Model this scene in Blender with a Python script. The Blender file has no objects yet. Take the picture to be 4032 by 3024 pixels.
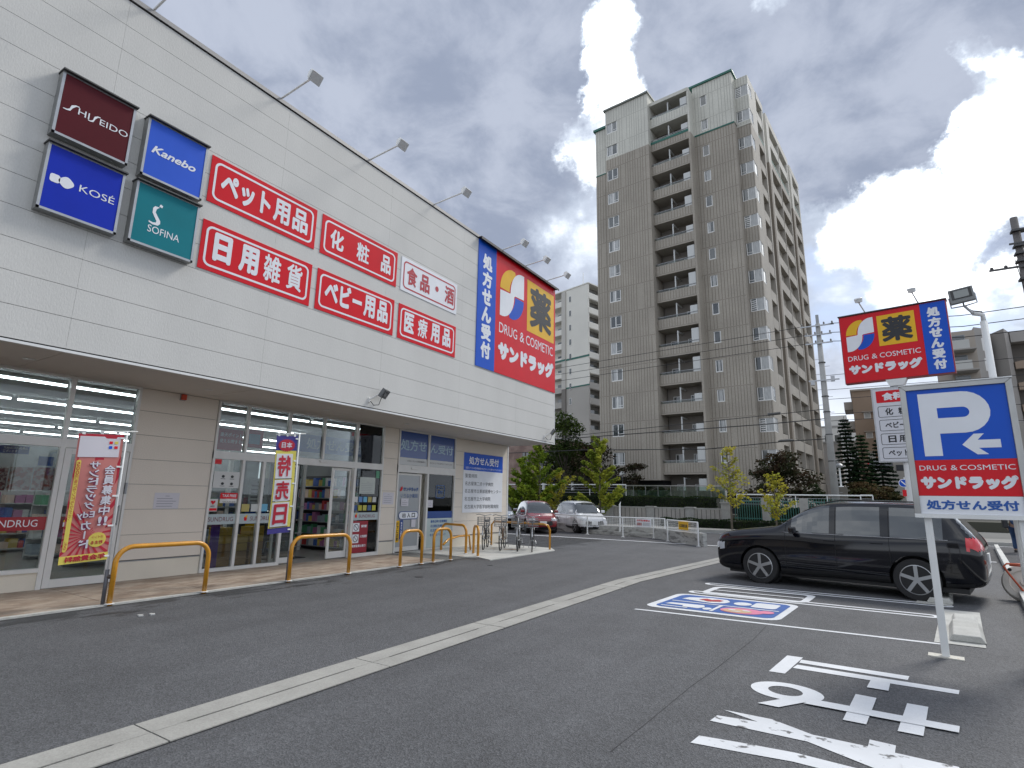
import bpy, bmesh, math, random
from mathutils import Vector, Matrix, noise as mnoise
random.seed(7)
rad = math.radians
SC = bpy.context.scene
COL = SC.collection

# ------------------------------------------------------------------ camera
FPX, PW, PH = 2170.0, 4032.0, 3024.0
cam_d = bpy.data.cameras.new('camera')
cam_d.sensor_fit = 'HORIZONTAL'
cam_d.sensor_width = 36.0
cam_d.lens = 36.0 * FPX / PW
cam_d.clip_start = 0.05
cam_d.clip_end = 3000.0
cam = bpy.data.objects.new('camera', cam_d)
COL.objects.link(cam)
SC.camera = cam
_r = .0175
Zc = Vector((10504 * math.sin(_r), -10504 * math.cos(_r), FPX)).normalized()
Yc = Vector((1406, 473, FPX)).normalized()
Yc = (Yc - Yc.dot(Zc) * Zc).normalized()
Xc = Yc.cross(Zc)
cam.matrix_world = Matrix(((Xc[0], -Xc[1], -Xc[2], 0.0), (Yc[0], -Yc[1], -Yc[2], 0.0),
                           (Zc[0], -Zc[1], -Zc[2], 1.6), (0, 0, 0, 1)))

# ------------------------------------------------------------------ world, sun, exposure
SUN_AZ, SUN_EL = 24.0, 46.0          # degrees from +Y towards +X, elevation
wd = bpy.data.worlds.new('World')
SC.world = wd
wd.use_nodes = True
nt = wd.node_tree
nt.nodes.clear()
def WN(t, **k):
    n = nt.nodes.new(t)
    for a, b in k.items():
        setattr(n, a, b)
    return n
def WL(a, b):
    nt.links.new(a, b)
def wmath(op, a, b=None, clamp=False):
    n = WN('ShaderNodeMath', operation=op, use_clamp=clamp)
    for i, v in enumerate((a, b)):
        if v is None:
            continue
        if isinstance(v, (int, float)):
            n.inputs[i].default_value = v
        else:
            WL(v, n.inputs[i])
    return n.outputs[0]
def wmap(v, a, b, c=0.0, d=1.0, smooth=True):
    n = WN('ShaderNodeMapRange', interpolation_type='SMOOTHSTEP' if smooth else 'LINEAR')
    WL(v, n.inputs['Value'])
    n.inputs['From Min'].default_value = a
    n.inputs['From Max'].default_value = b
    n.inputs['To Min'].default_value = c
    n.inputs['To Max'].default_value = d
    return n.outputs['Result']
def wmix(f, a, b):
    n = WN('ShaderNodeMix', data_type='RGBA')
    if isinstance(f, (int, float)):
        n.inputs['Factor'].default_value = f
    else:
        WL(f, n.inputs['Factor'])
    for s, v in (('A', a), ('B', b)):
        i = [q for q in n.inputs if q.name == s and q.type == 'RGBA'][0]
        if isinstance(v, tuple):
            i.default_value = v + (1.0,)
        else:
            WL(v, i)
    return [q for q in n.outputs if q.type == 'RGBA'][0]
sky = WN('ShaderNodeTexSky', sky_type='NISHITA', sun_disc=False)
sky.sun_elevation = rad(SUN_EL)
sky.sun_rotation = rad(SUN_AZ)
sky.air_density = 1.0
sky.dust_density = 1.5
tc = WN('ShaderNodeTexCoord')
nrm = WN('ShaderNodeVectorMath', operation='NORMALIZE')
WL(tc.outputs['Generated'], nrm.inputs[0])
DIR = nrm.outputs[0]
sep = WN('ShaderNodeSeparateXYZ')
WL(DIR, sep.inputs[0])
# clouds lie on a layer overhead: direction divided by height
zz = wmath('ADD', wmath('MAXIMUM', sep.outputs['Z'], 0.0), 0.22)
cb = WN('ShaderNodeCombineXYZ')
WL(wmath('DIVIDE', sep.outputs['X'], zz), cb.inputs[0])
WL(wmath('DIVIDE', sep.outputs['Y'], zz), cb.inputs[1])
def wnoise(scale, det, rough, dist, seed=0.0):
    n = WN('ShaderNodeTexNoise', noise_dimensions='4D')
    n.inputs['Scale'].default_value = scale
    n.inputs['Detail'].default_value = det
    n.inputs['Roughness'].default_value = rough
    n.inputs['Distortion'].default_value = dist
    n.inputs['W'].default_value = seed
    WL(cb.outputs[0], n.inputs['Vector'])
    return n.outputs['Fac']
n1 = wnoise(1.5, 9.0, .55, .35, 3.3)
n2 = wnoise(.62, 4.0, .5, .2, 8.1)
n3 = wnoise(5.5, 6.0, .6, .3, 1.7)
_wn = WN('ShaderNodeTexNoise'); _wn.inputs['Scale'].default_value = 7.0; _wn.inputs['Detail'].default_value = 9.0; _wn.inputs['Roughness'].default_value = .62
WL(DIR, _wn.inputs['Vector'])
_w2 = WN('ShaderNodeVectorMath', operation='SUBTRACT'); WL(_wn.outputs['Color'], _w2.inputs[0]); _w2.inputs[1].default_value = (.5, .5, .5)
_w3 = WN('ShaderNodeVectorMath', operation='SCALE'); WL(_w2.outputs[0], _w3.inputs[0]); _w3.inputs['Scale'].default_value = .25
_w4 = WN('ShaderNodeVectorMath', operation='ADD'); WL(DIR, _w4.inputs[0]); WL(_w3.outputs[0], _w4.inputs[1])
_w5 = WN('ShaderNodeVectorMath', operation='NORMALIZE'); WL(_w4.outputs[0], _w5.inputs[0])
DIRW = _w5.outputs[0]
def blob(d, r0, r1):
    """1 inside the angle r0 (degrees) of the direction d, fading to 0 at r1"""
    v = Vector(d).normalized()
    n = WN('ShaderNodeVectorMath', operation='DOT_PRODUCT')
    WL(DIRW, n.inputs[0])
    n.inputs[1].default_value = v
    return wmap(n.outputs['Value'], math.cos(rad(r1)), math.cos(rad(r0)))
def azel(az, el):
    return (math.sin(rad(az)) * math.cos(rad(el)), math.cos(rad(az)) * math.cos(rad(el)), math.sin(rad(el)))
SKY_BLOBS = [  # az, el, inner, outer radius, weight (+ thicker, - bright gap)
    (-19.6, 43.5, .2, 3.0, -.55), (-20.6, 39.6, .4, 3.2, -.58), (-22.6, 35.8, .6, 4.2, -.50), (-25.5, 29.0, 1, 8, -.30),
    (-3.2, 44.5, .5, 4.0, -.5),
    (6.8, 23.3, .8, 6.2, -.55), (4.2, 19.5, .3, 4.5, -.38), (10.8, 25.8, .8, 5.0, -.34), (13.0, 30.8, .3, 4.5, -.32), (9.5, 17.5, .5, 5.0, -.22), (15.5, 24.0, 1.0, 6.0, -.2),
    (11.0, 34.2, .3, 2.6, -.42), (14.5, 27.5, .5, 3.5, -.35), (6.2, 31.5, .3, 2.2, -.18), (-48.0, 38.0, 12, 30, .34), (-8.0, 40.0, 3, 11, .22), (1.5, 36.5, 4, 12, .34), (9.0, 35.0, 3, 8, .20), (11.2, 21.6, .8, 3.4, .42), (5.8, 26.8, .3, 2.0, .12), (4.0, 30.0, 1, 6, .25), (-35.0, 34.0, 4, 14, .16), (-70, 45, 5, 30, .12),
]
BLUE_BLOBS = [(0.8, 16.2, 1.5, 6.0), (8.8, 14.2, 1.0, 5.0), (5.0, 13.0, 1.0, 5.0), (11.0, 19.5, .3, 2.5)]

dens = wmath('ADD', wmath('MULTIPLY', n1, 1.0), wmath('MULTIPLY', n2, .8))
dens = wmath('ADD', dens, wmath('MULTIPLY', n3, .42))
for (az, el, r0, r1, w) in SKY_BLOBS:
    dens = wmath('ADD', dens, wmath('MULTIPLY', blob(azel(az, el), r0, r1), w))
grey = wmix(wmap(n3, .35, .65), (.185, .215, .285), (.295, .325, .395))
pale = (.42, .47, .55)
c1 = wmix(wmap(dens, .96, 1.26), pale, grey)
c2 = wmix(wmap(dens, .60, 1.10), (1.75, 1.75, 1.72), c1)
# thin places show the clear sky behind
skb = WN('ShaderNodeVectorMath', operation='SCALE')
WL(sky.outputs[0], skb.inputs[0])
skb.inputs['Scale'].default_value = .10
thin = None
for (az, el, r0, r1) in BLUE_BLOBS:
    b_ = blob(azel(az, el), r0, r1)
    thin = b_ if thin is None else wmath('MAXIMUM', thin, b_)
thin = wmath('MULTIPLY', thin, wmap(n1, .40, .56))
c3 = wmix(wmath('MULTIPLY', thin, .9), c2, wmix(.5, skb.outputs[0], (.24, .33, .52)))
# whitish haze low over the horizon
c4 = wmix(wmap(sep.outputs['Z'], .02, .30, .75, 0.0), c3, (.78, .83, .90))
c5 = wmix(wmap(sep.outputs['Z'], -.02, .0), (.16, .16, .16), c4)
bg = WN('ShaderNodeBackground')
WL(c5, bg.inputs['Color'])
bg.inputs['Strength'].default_value = 1.0
wo = WN('ShaderNodeOutputWorld')
WL(bg.outputs[0], wo.inputs['Surface'])

sl = bpy.data.lights.new('sun', 'SUN')
sl.energy = 1.3
sl.angle = rad(14)
sl.color = (1.0, .96, .90)
so = bpy.data.objects.new('sun', sl)
COL.objects.link(so)
so.rotation_euler = Vector(azel(SUN_AZ, SUN_EL)).to_track_quat('Z', 'Y').to_euler()
SC.view_settings.view_transform = 'Standard'
SC.view_settings.look = 'None'
SC.view_settings.gamma = 1.0
SC.view_settings.exposure = 0.84
SC.view_settings.use_curve_mapping = False
SC.cycles.max_bounces = 8
SC.cycles.transparent_max_bounces = 16
SC.cycles.caustics_reflective = False
SC.cycles.caustics_refractive = False
SC.cycles.sample_clamp_indirect = 4.0
SC.cycles.use_denoising = True

# ------------------------------------------------------------------ materials
MATS = {}
def mat(name, col, rough=.6, metal=0.0, var=0.0, vscale=4.0, var2=0.0, v2scale=60.0, bump=0.0, bscale=80.0,
        emit=None, spec=.5, coat=0.0, col2=None, c2scale=3.0, c2lo=.45, c2hi=.6, transl=0.0, stretch=None, backface=False):
    if name in MATS:
        return MATS[name]
    m = bpy.data.materials.new(name)
    m.use_nodes = True
    t = m.node_tree
    b = t.nodes['Principled BSDF']
    b.inputs['Base Color'].default_value = (*col, 1)
    b.inputs['Roughness'].default_value = rough
    b.inputs['Metallic'].default_value = metal
    b.inputs['Specular IOR Level'].default_value = spec
    if coat:
        b.inputs['Coat Weight'].default_value = coat
        b.inputs['Coat Roughness'].default_value = .05
    if emit:
        b.inputs['Emission Color'].default_value = (*emit[:3], 1)
        b.inputs['Emission Strength'].default_value = emit[3]
    geo = t.nodes.new('ShaderNodeNewGeometry')
    vec = geo.outputs['Position']
    if stretch:
        mp = t.nodes.new('ShaderNodeMapping')
        mp.inputs['Scale'].default_value = stretch
        t.links.new(vec, mp.inputs['Vector'])
        vec = mp.outputs['Vector']
    def nz(s, d=4.0, r=.55):
        n = t.nodes.new('ShaderNodeTexNoise')
        n.inputs['Scale'].default_value = s
        n.inputs['Detail'].default_value = d
        n.inputs['Roughness'].default_value = r
        t.links.new(vec, n.inputs['Vector'])
        return n.outputs['Fac']
    def mr(v, a, b_, c, d):
        n = t.nodes.new('ShaderNodeMapRange')
        t.links.new(v, n.inputs['Value'])
        for k, x in zip(('From Min', 'From Max', 'To Min', 'To Max'), (a, b_, c, d)):
            n.inputs[k].default_value = x
        return n.outputs['Result']
    cur = None
    if col2:
        mx = t.nodes.new('ShaderNodeMix')
        mx.data_type = 'RGBA'
        t.links.new(mr(nz(c2scale, 6), c2lo, c2hi, 0, 1), mx.inputs['Factor'])
        mx.inputs[6].default_value = (*col, 1)
        mx.inputs[7].default_value = (*col2, 1)
        cur = mx.outputs[2]
    for amt, s in ((var, vscale), (var2, v2scale)):
        if not amt:
            continue
        f = mr(nz(s), .3, .7, 1 - amt, 1 + amt)
        n = t.nodes.new('ShaderNodeVectorMath')
        n.operation = 'SCALE'
        if cur is None:
            n.inputs[0].default_value = col
        else:
            t.links.new(cur, n.inputs[0])
        t.links.new(f, n.inputs['Scale'])
        cur = n.outputs[0]
    if cur is not None:
        t.links.new(cur, b.inputs['Base Color'])
    if bump:
        bp = t.nodes.new('ShaderNodeBump')
        bp.inputs['Strength'].default_value = bump
        bp.inputs['Distance'].default_value = .01
        t.links.new(nz(bscale), bp.inputs['Height'])
        t.links.new(bp.outputs['Normal'], b.inputs['Normal'])
    if transl:
        out = t.nodes['Material Output']
        tr = t.nodes.new('ShaderNodeBsdfTranslucent')
        if cur is not None:
            t.links.new(cur, tr.inputs['Color'])
        else:
            tr.inputs['Color'].default_value = (*col, 1)
        ms = t.nodes.new('ShaderNodeMixShader')
        ms.inputs[0].default_value = transl
        t.links.new(b.outputs[0], ms.inputs[1])
        t.links.new(tr.outputs[0], ms.inputs[2])
        t.links.new(ms.outputs[0], out.inputs['Surface'])
    MATS[name] = m
    return m
def glass_mat(name, tint=(.75, .8, .8), ior=1.5, rough=.0, base=.04):
    """thin pane: see-through with mirror reflection by angle"""
    if name in MATS:
        return MATS[name]
    m = bpy.data.materials.new(name)
    m.use_nodes = True
    t = m.node_tree
    t.nodes.clear()
    o = t.nodes.new('ShaderNodeOutputMaterial')
    tr = t.nodes.new('ShaderNodeBsdfTransparent')
    tr.inputs['Color'].default_value = (*tint, 1)
    gl = t.nodes.new('ShaderNodeBsdfGlossy')
    gl.inputs['Roughness'].default_value = rough
    gl.inputs['Color'].default_value = (.9, .93, .95, 1)
    fr = t.nodes.new('ShaderNodeFresnel')
    fr.inputs['IOR'].default_value = ior
    ms = t.nodes.new('ShaderNodeMixShader')
    t.links.new(fr.outputs[0], ms.inputs[0])
    t.links.new(tr.outputs[0], ms.inputs[1])
    t.links.new(gl.outputs[0], ms.inputs[2])
    t.links.new(ms.outputs[0], o.inputs['Surface'])
    MATS[name] = m
    return m

WHITE = mat('white_vinyl', (.78, .80, .84), .45, spec=.4, var=.03)
PAINTW = mat('white_paint', (.76, .77, .76), .5, var=.05, vscale=3)
RED = mat('red_vinyl', (.66, .006, .016), .32, spec=.25, coat=.06, var=.04, vscale=2)
BLUE = mat('blue_vinyl', (.004, .085, .54), .32, spec=.25, coat=.06, var=.04, vscale=2)
YEL = mat('yellow_vinyl', (.80, .46, .02), .3, spec=.25, coat=.05, var=.04, vscale=2)
BLACK = mat('black_vinyl', (.02, .022, .026), .5)
ALU = mat('aluminium', (.42, .43, .44), .35, metal=.85, var=.08, vscale=6)
FRAMEW = mat('frame_offwhite', (.70, .69, .66), .4, var=.04, vscale=5)
DARK = mat('dark_void', (.012, .012, .013), .8)
GREYM = mat('grey_metal', (.30, .31, .32), .45, metal=.5)
GLASS = glass_mat('shop_glass', (.80, .83, .825), 1.48)

# ------------------------------------------------------------------ mesh helpers
FR = {}          # frame (matrix) of each thing, for building parts in world coordinates
def tag(o, label=None, cat=None, group=None, kind=None):
    if label: o['label'] = label
    if cat: o['category'] = cat
    if group: o['group'] = group
    if kind: o['kind'] = kind
    return o
def thing(name, label, cat, loc=(0, 0, 0), rz=0.0, group=None):
    o = bpy.data.objects.new(name, None)
    COL.objects.link(o)
    o.location = loc
    o.rotation_euler = (0, 0, rz)
    o.empty_display_size = .2
    FR[o.name] = Matrix.Translation(Vector(loc)) @ Matrix.Rotation(rz, 4, 'Z')
    return tag(o, label, cat, group)
def frame_of(o):
    while o is not None:
        if o.name in FR:
            return FR[o.name]
        o = o.parent
    return Matrix()
class MB:
    def __init__(s):
        s.v = []; s.f = []; s.m = []
    def add(s, vs, fs, m=0):
        n = len(s.v)
        s.v += [tuple(p) for p in vs]
        s.f += [tuple(i + n for i in f) for f in fs]
        s.m += [m] * len(fs)
        return s
    def box(s, x0, x1, y0, y1, z0, z1, m=0):
        x0, x1 = min(x0, x1), max(x0, x1); y0, y1 = min(y0, y1), max(y0, y1); z0, z1 = min(z0, z1), max(z0, z1)
        return s.add([(x0, y0, z0), (x1, y0, z0), (x1, y1, z0), (x0, y1, z0), (x0, y0, z1), (x1, y0, z1), (x1, y1, z1), (x0, y1, z1)],
                     [(0, 3, 2, 1), (4, 5, 6, 7), (0, 1, 5, 4), (1, 2, 6, 5), (2, 3, 7, 6), (3, 0, 4, 7)], m)
    def obox(s, c, a, b, n, m=0):
        """box with centre c and half-vectors a, b, n"""
        c, a, b, n = Vector(c), Vector(a), Vector(b), Vector(n)
        P = [c + i * a + j * b + k * n for k in (-1, 1) for j in (-1, 1) for i in (-1, 1)]
        P = [P[0], P[1], P[3], P[2], P[4], P[5], P[7], P[6]]
        fs = [(0, 3, 2, 1), (4, 5, 6, 7), (0, 1, 5, 4), (1, 2, 6, 5), (2, 3, 7, 6), (3, 0, 4, 7)]
        if a.cross(b).dot(n) < 0:
            fs = [f[::-1] for f in fs]
        return s.add(P, fs, m)
    def prism(s, pts, fn, c0, c1, m=0):
        """polygon pts (2D, counter-clockwise) pushed from c0 to c1; fn(a, b, c) -> point"""
        ar = sum(pts[i][0] * pts[(i + 1) % len(pts)][1] - pts[(i + 1) % len(pts)][0] * pts[i][1] for i in range(len(pts)))
        if ar < 0:
            pts = pts[::-1]
        n = len(pts)
        vs = [fn(a, b, c0) for a, b in pts] + [fn(a, b, c1) for a, b in pts]
        fs = [tuple(range(n - 1, -1, -1)), tuple(range(n, 2 * n))] + [(i, (i + 1) % n, n + (i + 1) % n, n + i) for i in range(n)]
        return s.add(vs, fs, m)
    def tube(s, pts, r, n=8, m=0, caps=True):
        pts = [Vector(p) for p in pts]
        rs = r if isinstance(r, (list, tuple)) else [r] * len(pts)
        base = len(s.v)
        prev = None
        for i, p in enumerate(pts):
            d = (pts[min(i + 1, len(pts) - 1)] - pts[max(i - 1, 0)]).normalized()
            if prev is None:
                u = d.orthogonal().normalized()
            else:
                u = (prev - prev.dot(d) * d)
                u = u.normalized() if u.length > 1e-6 else d.orthogonal().normalized()
            prev = u
            w = d.cross(u)
            for k in range(n):
                a = 2 * math.pi * k / n
                s.v.append(tuple(p + rs[i] * (math.cos(a) * u + math.sin(a) * w)))
        for i in range(len(pts) - 1):
            for k in range(n):
                a = base + i * n + k; b = base + i * n + (k + 1) % n
                s.f.append((a, b, b + n, a + n)); s.m.append(m)
        if caps:
            s.f.append(tuple(base + k for k in range(n - 1, -1, -1))); s.m.append(m)
            e = base + (len(pts) - 1) * n
            s.f.append(tuple(e + k for k in range(n))); s.m.append(m)
        return s
    def lathe(s, c, axis, prof, n=24, m=0, a0=0.0):
        """prof: list of (radius, distance along axis)"""
        c = Vector(c); ax = Vector(axis).normalized()
        u = ax.orthogonal().normalized(); w = ax.cross(u)
        base = len(s.v)
        for (r, h) in prof:
            for k in range(n):
                a = a0 + 2 * math.pi * k / n
                s.v.append(tuple(c + ax * h + r * (math.cos(a) * u + math.sin(a) * w)))
        for i in range(len(prof) - 1):
            for k in range(n):
                a = base + i * n + k; b = base + i * n + (k + 1) % n
                s.f.append((a, b, b + n, a + n)); s.m.append(m)
        s.f.append(tuple(base + k for k in range(n - 1, -1, -1))); s.m.append(m)
        e = base + (len(prof) - 1) * n
        s.f.append(tuple(e + k for k in range(n))); s.m.append(m)
        return s
    def build(s, name, mats, parent=None, smooth=False, local=False, kind=None, label=None, bevel=0.0):
        me = bpy.data.meshes.new(name)
        vs = s.v
        if parent is not None and not local:
            M = frame_of(parent).inverted()
            vs = [tuple(M @ Vector(p)) for p in vs]
        me.from_pydata(vs, [], s.f)
        if not isinstance(mats, (list, tuple)):
            mats = [mats]
        for q in mats:
            me.materials.append(q)
        if len(mats) > 1:
            me.polygons.foreach_set('material_index', s.m)
        if smooth:
            me.polygons.foreach_set('use_smooth', [True] * len(me.polygons))
        me.update()
        o = bpy.data.objects.new(name, me)
        COL.objects.link(o)
        if parent is not None:
            o.parent = parent
        if kind: o['kind'] = kind
        if label: o['label'] = label
        if smooth == 'auto':
            md = o.modifiers.new('s', 'EDGE_SPLIT'); md.split_angle = rad(35)
        if bevel:
            md = o.modifiers.new('b', 'BEVEL'); md.width = bevel; md.segments = 2; md.limit_method = 'ANGLE'
        return o
def BX(*a, m=0):
    return MB().box(*a, m=m)
def copy_tree(o, parent=None):
    c = o.copy(); COL.objects.link(c)
    if parent is not None: c.parent = parent
    for ch in list(CH.get(o.name, [])) or [x for x in bpy.data.objects if x.parent == o]:
        copy_tree(ch, c)
    return c
CH = {}

# lettering: the default font with its fallbacks, filled and turned to mesh
_gl = {}
def glyphs(s, bold):
    k = (s, bold)
    if k in _gl: return _gl[k]
    cu = bpy.data.curves.new('t', 'FONT')
    cu.body = s; cu.size = 1.0; cu.offset = bold; cu.resolution_u = 3
    o = bpy.data.objects.new('t', cu)
    COL.objects.link(o)
    dg = bpy.context.evaluated_depsgraph_get()
    me = bpy.data.meshes.new_from_object(o.evaluated_get(dg))
    vs = [(v.co.x, v.co.y) for v in me.vertices]
    fs = [tuple(p.vertices) for p in me.polygons]
    bpy.data.objects.remove(o); bpy.data.curves.remove(cu); bpy.data.meshes.remove(me)
    _gl[k] = (vs, fs)
    return _gl[k]
def letter(mb, s, fn, rect, c, m=0, bold=0.0, mirror=False, vertical=False, slant=0.0, gap=.08):
    """fit the text s in rect (a0, a1, b0, b1) of the frame fn, on the height c"""
    a0, a1, b0, b1 = rect
    if vertical:
        n = len(s); h = (b1 - b0) / n
        for i, ch in enumerate(s):
            t1 = b1 - i * h
            if ch == 'ー':
                w = (a1 - a0) * .16; cx = (a0 + a1) / 2
                q = [fn(cx - w / 2, t1 - h * .92, c), fn(cx + w / 2, t1 - h * .92, c), fn(cx + w / 2, t1 - h * .1, c), fn(cx - w / 2, t1 - h * .1, c)]
                mb.add(q, [(0, 1, 2, 3)], m); continue
            if ch == ' ': continue
            letter(mb, ch, fn, (a0, a1, t1 - h * (1 - gap / 2), t1 - h * gap / 2), c, m, bold, mirror)
        return
    vs, fs = glyphs(s, 0.0)
    if bold > .012:
        # heavier strokes: the same outline laid down again in a small circle, a fraction of a millimetre apart
        n_ = 8 if bold > .03 else 5
        em = (b1 - b0) / max(max(v[1] for v in vs) - min(v[1] for v in vs), .3) if vs else 1
        ew = (a1 - a0) / max(max(v[0] for v in vs) - min(v[0] for v in vs), .3) if vs else 1
        ra, rb = bold * ew, bold * em
        for k in range(n_):
            t_ = 2 * math.pi * k / n_; da, db = ra * math.cos(t_), rb * math.sin(t_)
            letter(mb, s, fn, (a0 + ra + da, a1 - ra + da, b0 + rb + db, b1 - rb + db), c + .00025 * (k + 1), m, 0.0, mirror, False, slant)
        return
    if not vs: return
    x0 = min(v[0] for v in vs); x1 = max(v[0] for v in vs); y0 = min(v[1] for v in vs); y1 = max(v[1] for v in vs)
    out = []
    for x, y in vs:
        u = (x - x0) / max(x1 - x0, 1e-6); v = (y - y0) / max(y1 - y0, 1e-6)
        if mirror: u = 1 - u
        a = a0 + u * (a1 - a0) + slant * (v - .5); b = b0 + v * (b1 - b0)
        out.append(fn(a, b, c))
    p = [Vector(fn(0, 0, 0)), Vector(fn(1, 0, 0)), Vector(fn(0, 1, 0)), Vector(fn(0, 0, 1))]
    flip = ((p[1] - p[0]).cross(p[2] - p[0]).dot(p[3] - p[0]) < 0) != mirror
    mb.add(out, [f[::-1] for f in fs] if flip else fs, m)
def rrect(a0, a1, b0, b1, r, n=5):
    P = []
    for cx, cy, t in ((a1 - r, b0 + r, -90), (a1 - r, b1 - r, 0), (a0 + r, b1 - r, 90), (a0 + r, b0 + r, 180)):
        for k in range(n + 1):
            a = rad(t + 90 * k / n); P.append((cx + r * math.cos(a), cy + r * math.sin(a)))
    return P
def ring(mb, outer, inner, fn, c, m=0):
    n = len(outer)
    vs = [fn(a, b, c) for a, b in outer] + [fn(a, b, c) for a, b in inner]
    mb.add(vs, [(i, (i + 1) % n, n + (i + 1) % n, n + i) for i in range(n)], m)
def flat(mb, pts, fn, c, m=0):
    ar = sum(pts[i][0] * pts[(i + 1) % len(pts)][1] - pts[(i + 1) % len(pts)][0] * pts[i][1] for i in range(len(pts)))
    if ar < 0: pts = pts[::-1]
    mb.add([fn(a, b, c) for a, b in pts], [tuple(range(len(pts)))], m)
def ell(cx, cy, rx, ry, n=24, a0=0, a1=360):
    return [(cx + rx * math.cos(rad(a0 + (a1 - a0) * k / n)), cy + ry * math.sin(rad(a0 + (a1 - a0) * k / n))) for k in range(n if a1 - a0 >= 360 else n + 1)]
# ------------------------------------------------------------------ ground
GFN = lambda a, b, c: (a, b, c)
def sheet(name, pts, z, m, kind='structure'):
    mb = MB(); flat(mb, pts, GFN, z)
    o = mb.build(name, m); o['kind'] = kind; return o
def asphalt(name, base, lo, hi, damp_kerb_shade=False):
    m = bpy.data.materials.new(name); m.use_nodes = True
    t = m.node_tree; b = t.nodes['Principled BSDF']
    g = t.nodes.new('ShaderNodeNewGeometry'); P = g.outputs['Position']
    def nz(s, d=3, r=.6, v=None):
        n = t.nodes.new('ShaderNodeTexNoise'); n.inputs['Scale'].default_value = s
        n.inputs['Detail'].default_value = d; n.inputs['Roughness'].default_value = r
        t.links.new(v or P, n.inputs['Vector']); return n.outputs['Fac']
    def mr(v, a, b_, c, d):
        n = t.nodes.new('ShaderNodeMapRange'); t.links.new(v, n.inputs['Value'])
        for k, x in zip(('From Min', 'From Max', 'To Min', 'To Max'), (a, b_, c, d)): n.inputs[k].default_value = x
        return n.outputs['Result']
    def mul(a, c):
        n = t.nodes.new('ShaderNodeMath'); n.operation = 'MULTIPLY'
        for i, q in enumerate((a, c)):
            if isinstance(q, (int, float)): n.inputs[i].default_value = q
            else: t.links.new(q, n.inputs[i])
        return n.outputs[0]
    vor = t.nodes.new('ShaderNodeTexVoronoi'); vor.inputs['Scale'].default_value = 85
    t.links.new(P, vor.inputs['Vector'])
    sc = t.nodes.new('ShaderNodeSeparateColor'); t.links.new(vor.outputs['Color'], sc.inputs[0])
    f = mul(mr(sc.outputs[0], 0, 1, lo, hi), mr(nz(22, 5, .7), .3, .7, .82, 1.18))
    f = mul(f, mr(nz(.45, 5, .6), .3, .7, .84, 1.14))
    mq = t.nodes.new('ShaderNodeMapping'); mq.inputs['Scale'].default_value = (1.6, .16, 1); t.links.new(P, mq.inputs['Vector'])
    f = mul(f, mr(nz(1.1, 5, .6, mq.outputs['Vector']), .35, .62, .90, 1.05))
    f = mul(f, mr(nz(2.6, 5, .65), .35, .65, .93, 1.06))
    if damp_kerb_shade:   # damp trails and a painted shadow line along the kerb of the shop walkway
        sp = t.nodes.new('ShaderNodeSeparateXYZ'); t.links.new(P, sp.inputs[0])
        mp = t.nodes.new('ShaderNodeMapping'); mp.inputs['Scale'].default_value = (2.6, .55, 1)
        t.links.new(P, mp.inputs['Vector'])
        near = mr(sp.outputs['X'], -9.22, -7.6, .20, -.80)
        n = t.nodes.new('ShaderNodeMath'); n.operation = 'ADD'
        t.links.new(mr(nz(2.1, 7, .62, mp.outputs['Vector']), .0, 1.0, -1.5, 1.5), n.inputs[0]); t.links.new(near, n.inputs[1])
        wet = mr(n.outputs[0], -.04, .06, 1.0, .45)
        f = mul(mul(f, wet), mr(sp.outputs['X'], -9.19, -9.16, .38, 1.0))  # dark line at the kerb foot: step shadow and damp put into the colour
        t.links.new(mr(n.outputs[0], -.04, .06, .74, .5), b.inputs['Roughness'])
    else:
        b.inputs['Roughness'].default_value = .9
    v = t.nodes.new('ShaderNodeVectorMath'); v.operation = 'SCALE'; v.inputs[0].default_value = base
    t.links.new(f, v.inputs['Scale']); t.links.new(v.outputs[0], b.inputs['Base Color'])
    bp = t.nodes.new('ShaderNodeBump'); bp.inputs['Strength'].default_value = .9; bp.inputs['Distance'].default_value = .006
    t.links.new(vor.outputs['Distance'], bp.inputs['Height']); t.links.new(bp.outputs[0], b.inputs['Normal'])
    b.inputs['Specular IOR Level'].default_value = .5
    return m
CONC = mat('concrete', (.36, .36, .34), .85, var=.12, vscale=1.5, var2=.1, v2scale=40, bump=.3, bscale=60)
CONCW = mat('pale_concrete', (.50, .50, .47), .85, var=.12, vscale=2.5, var2=.10, v2scale=50, bump=.3, bscale=70, col2=(.40, .395, .36), c2scale=1.2, c2lo=.5, c2hi=.7)
sheet('ground', [(-700, -300), (700, -300), (700, 900), (-700, 900)], -.012, mat('ground_far', (.17, .17, .16), .95, var=.2, vscale=.1))
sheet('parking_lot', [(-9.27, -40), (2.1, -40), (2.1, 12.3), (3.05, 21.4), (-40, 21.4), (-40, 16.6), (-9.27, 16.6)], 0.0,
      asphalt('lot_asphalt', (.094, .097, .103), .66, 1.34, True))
ROADM = asphalt('road_asphalt', (.072, .072, .077), .7, 1.3)
sheet('road', [(-120, 21.5), (3.06, 21.5), (3.06, -40), (9, -40), (9, 18), (60, 18), (60, 31), (-120, 31)], -.004, ROADM)
sheet('pavement', [(2.0, -40), (4.6, -40), (4.6, 21.3), (2.0, 21.3)], -.002, mat('pavement_near', (.125, .125, .13), .85, var=.1, vscale=.8, var2=.12, v2scale=60))
mb = MB(); mb.box(-120, 60, 31, 34.2, -.01, .13)
mb.build('far_pavement', mat('pavement_far', (.24, .235, .22), .9, var=.12, vscale=.7), kind='structure')
mb = MB(); mb.box(-120, 60, 30.82, 31.0, -.01, .14)
mb.build('far_kerb', CONC, kind='structure')
PM = mat('road_paint', (.70, .72, .74), .6, var=.06, vscale=3, var2=.05, v2scale=80)
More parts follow.
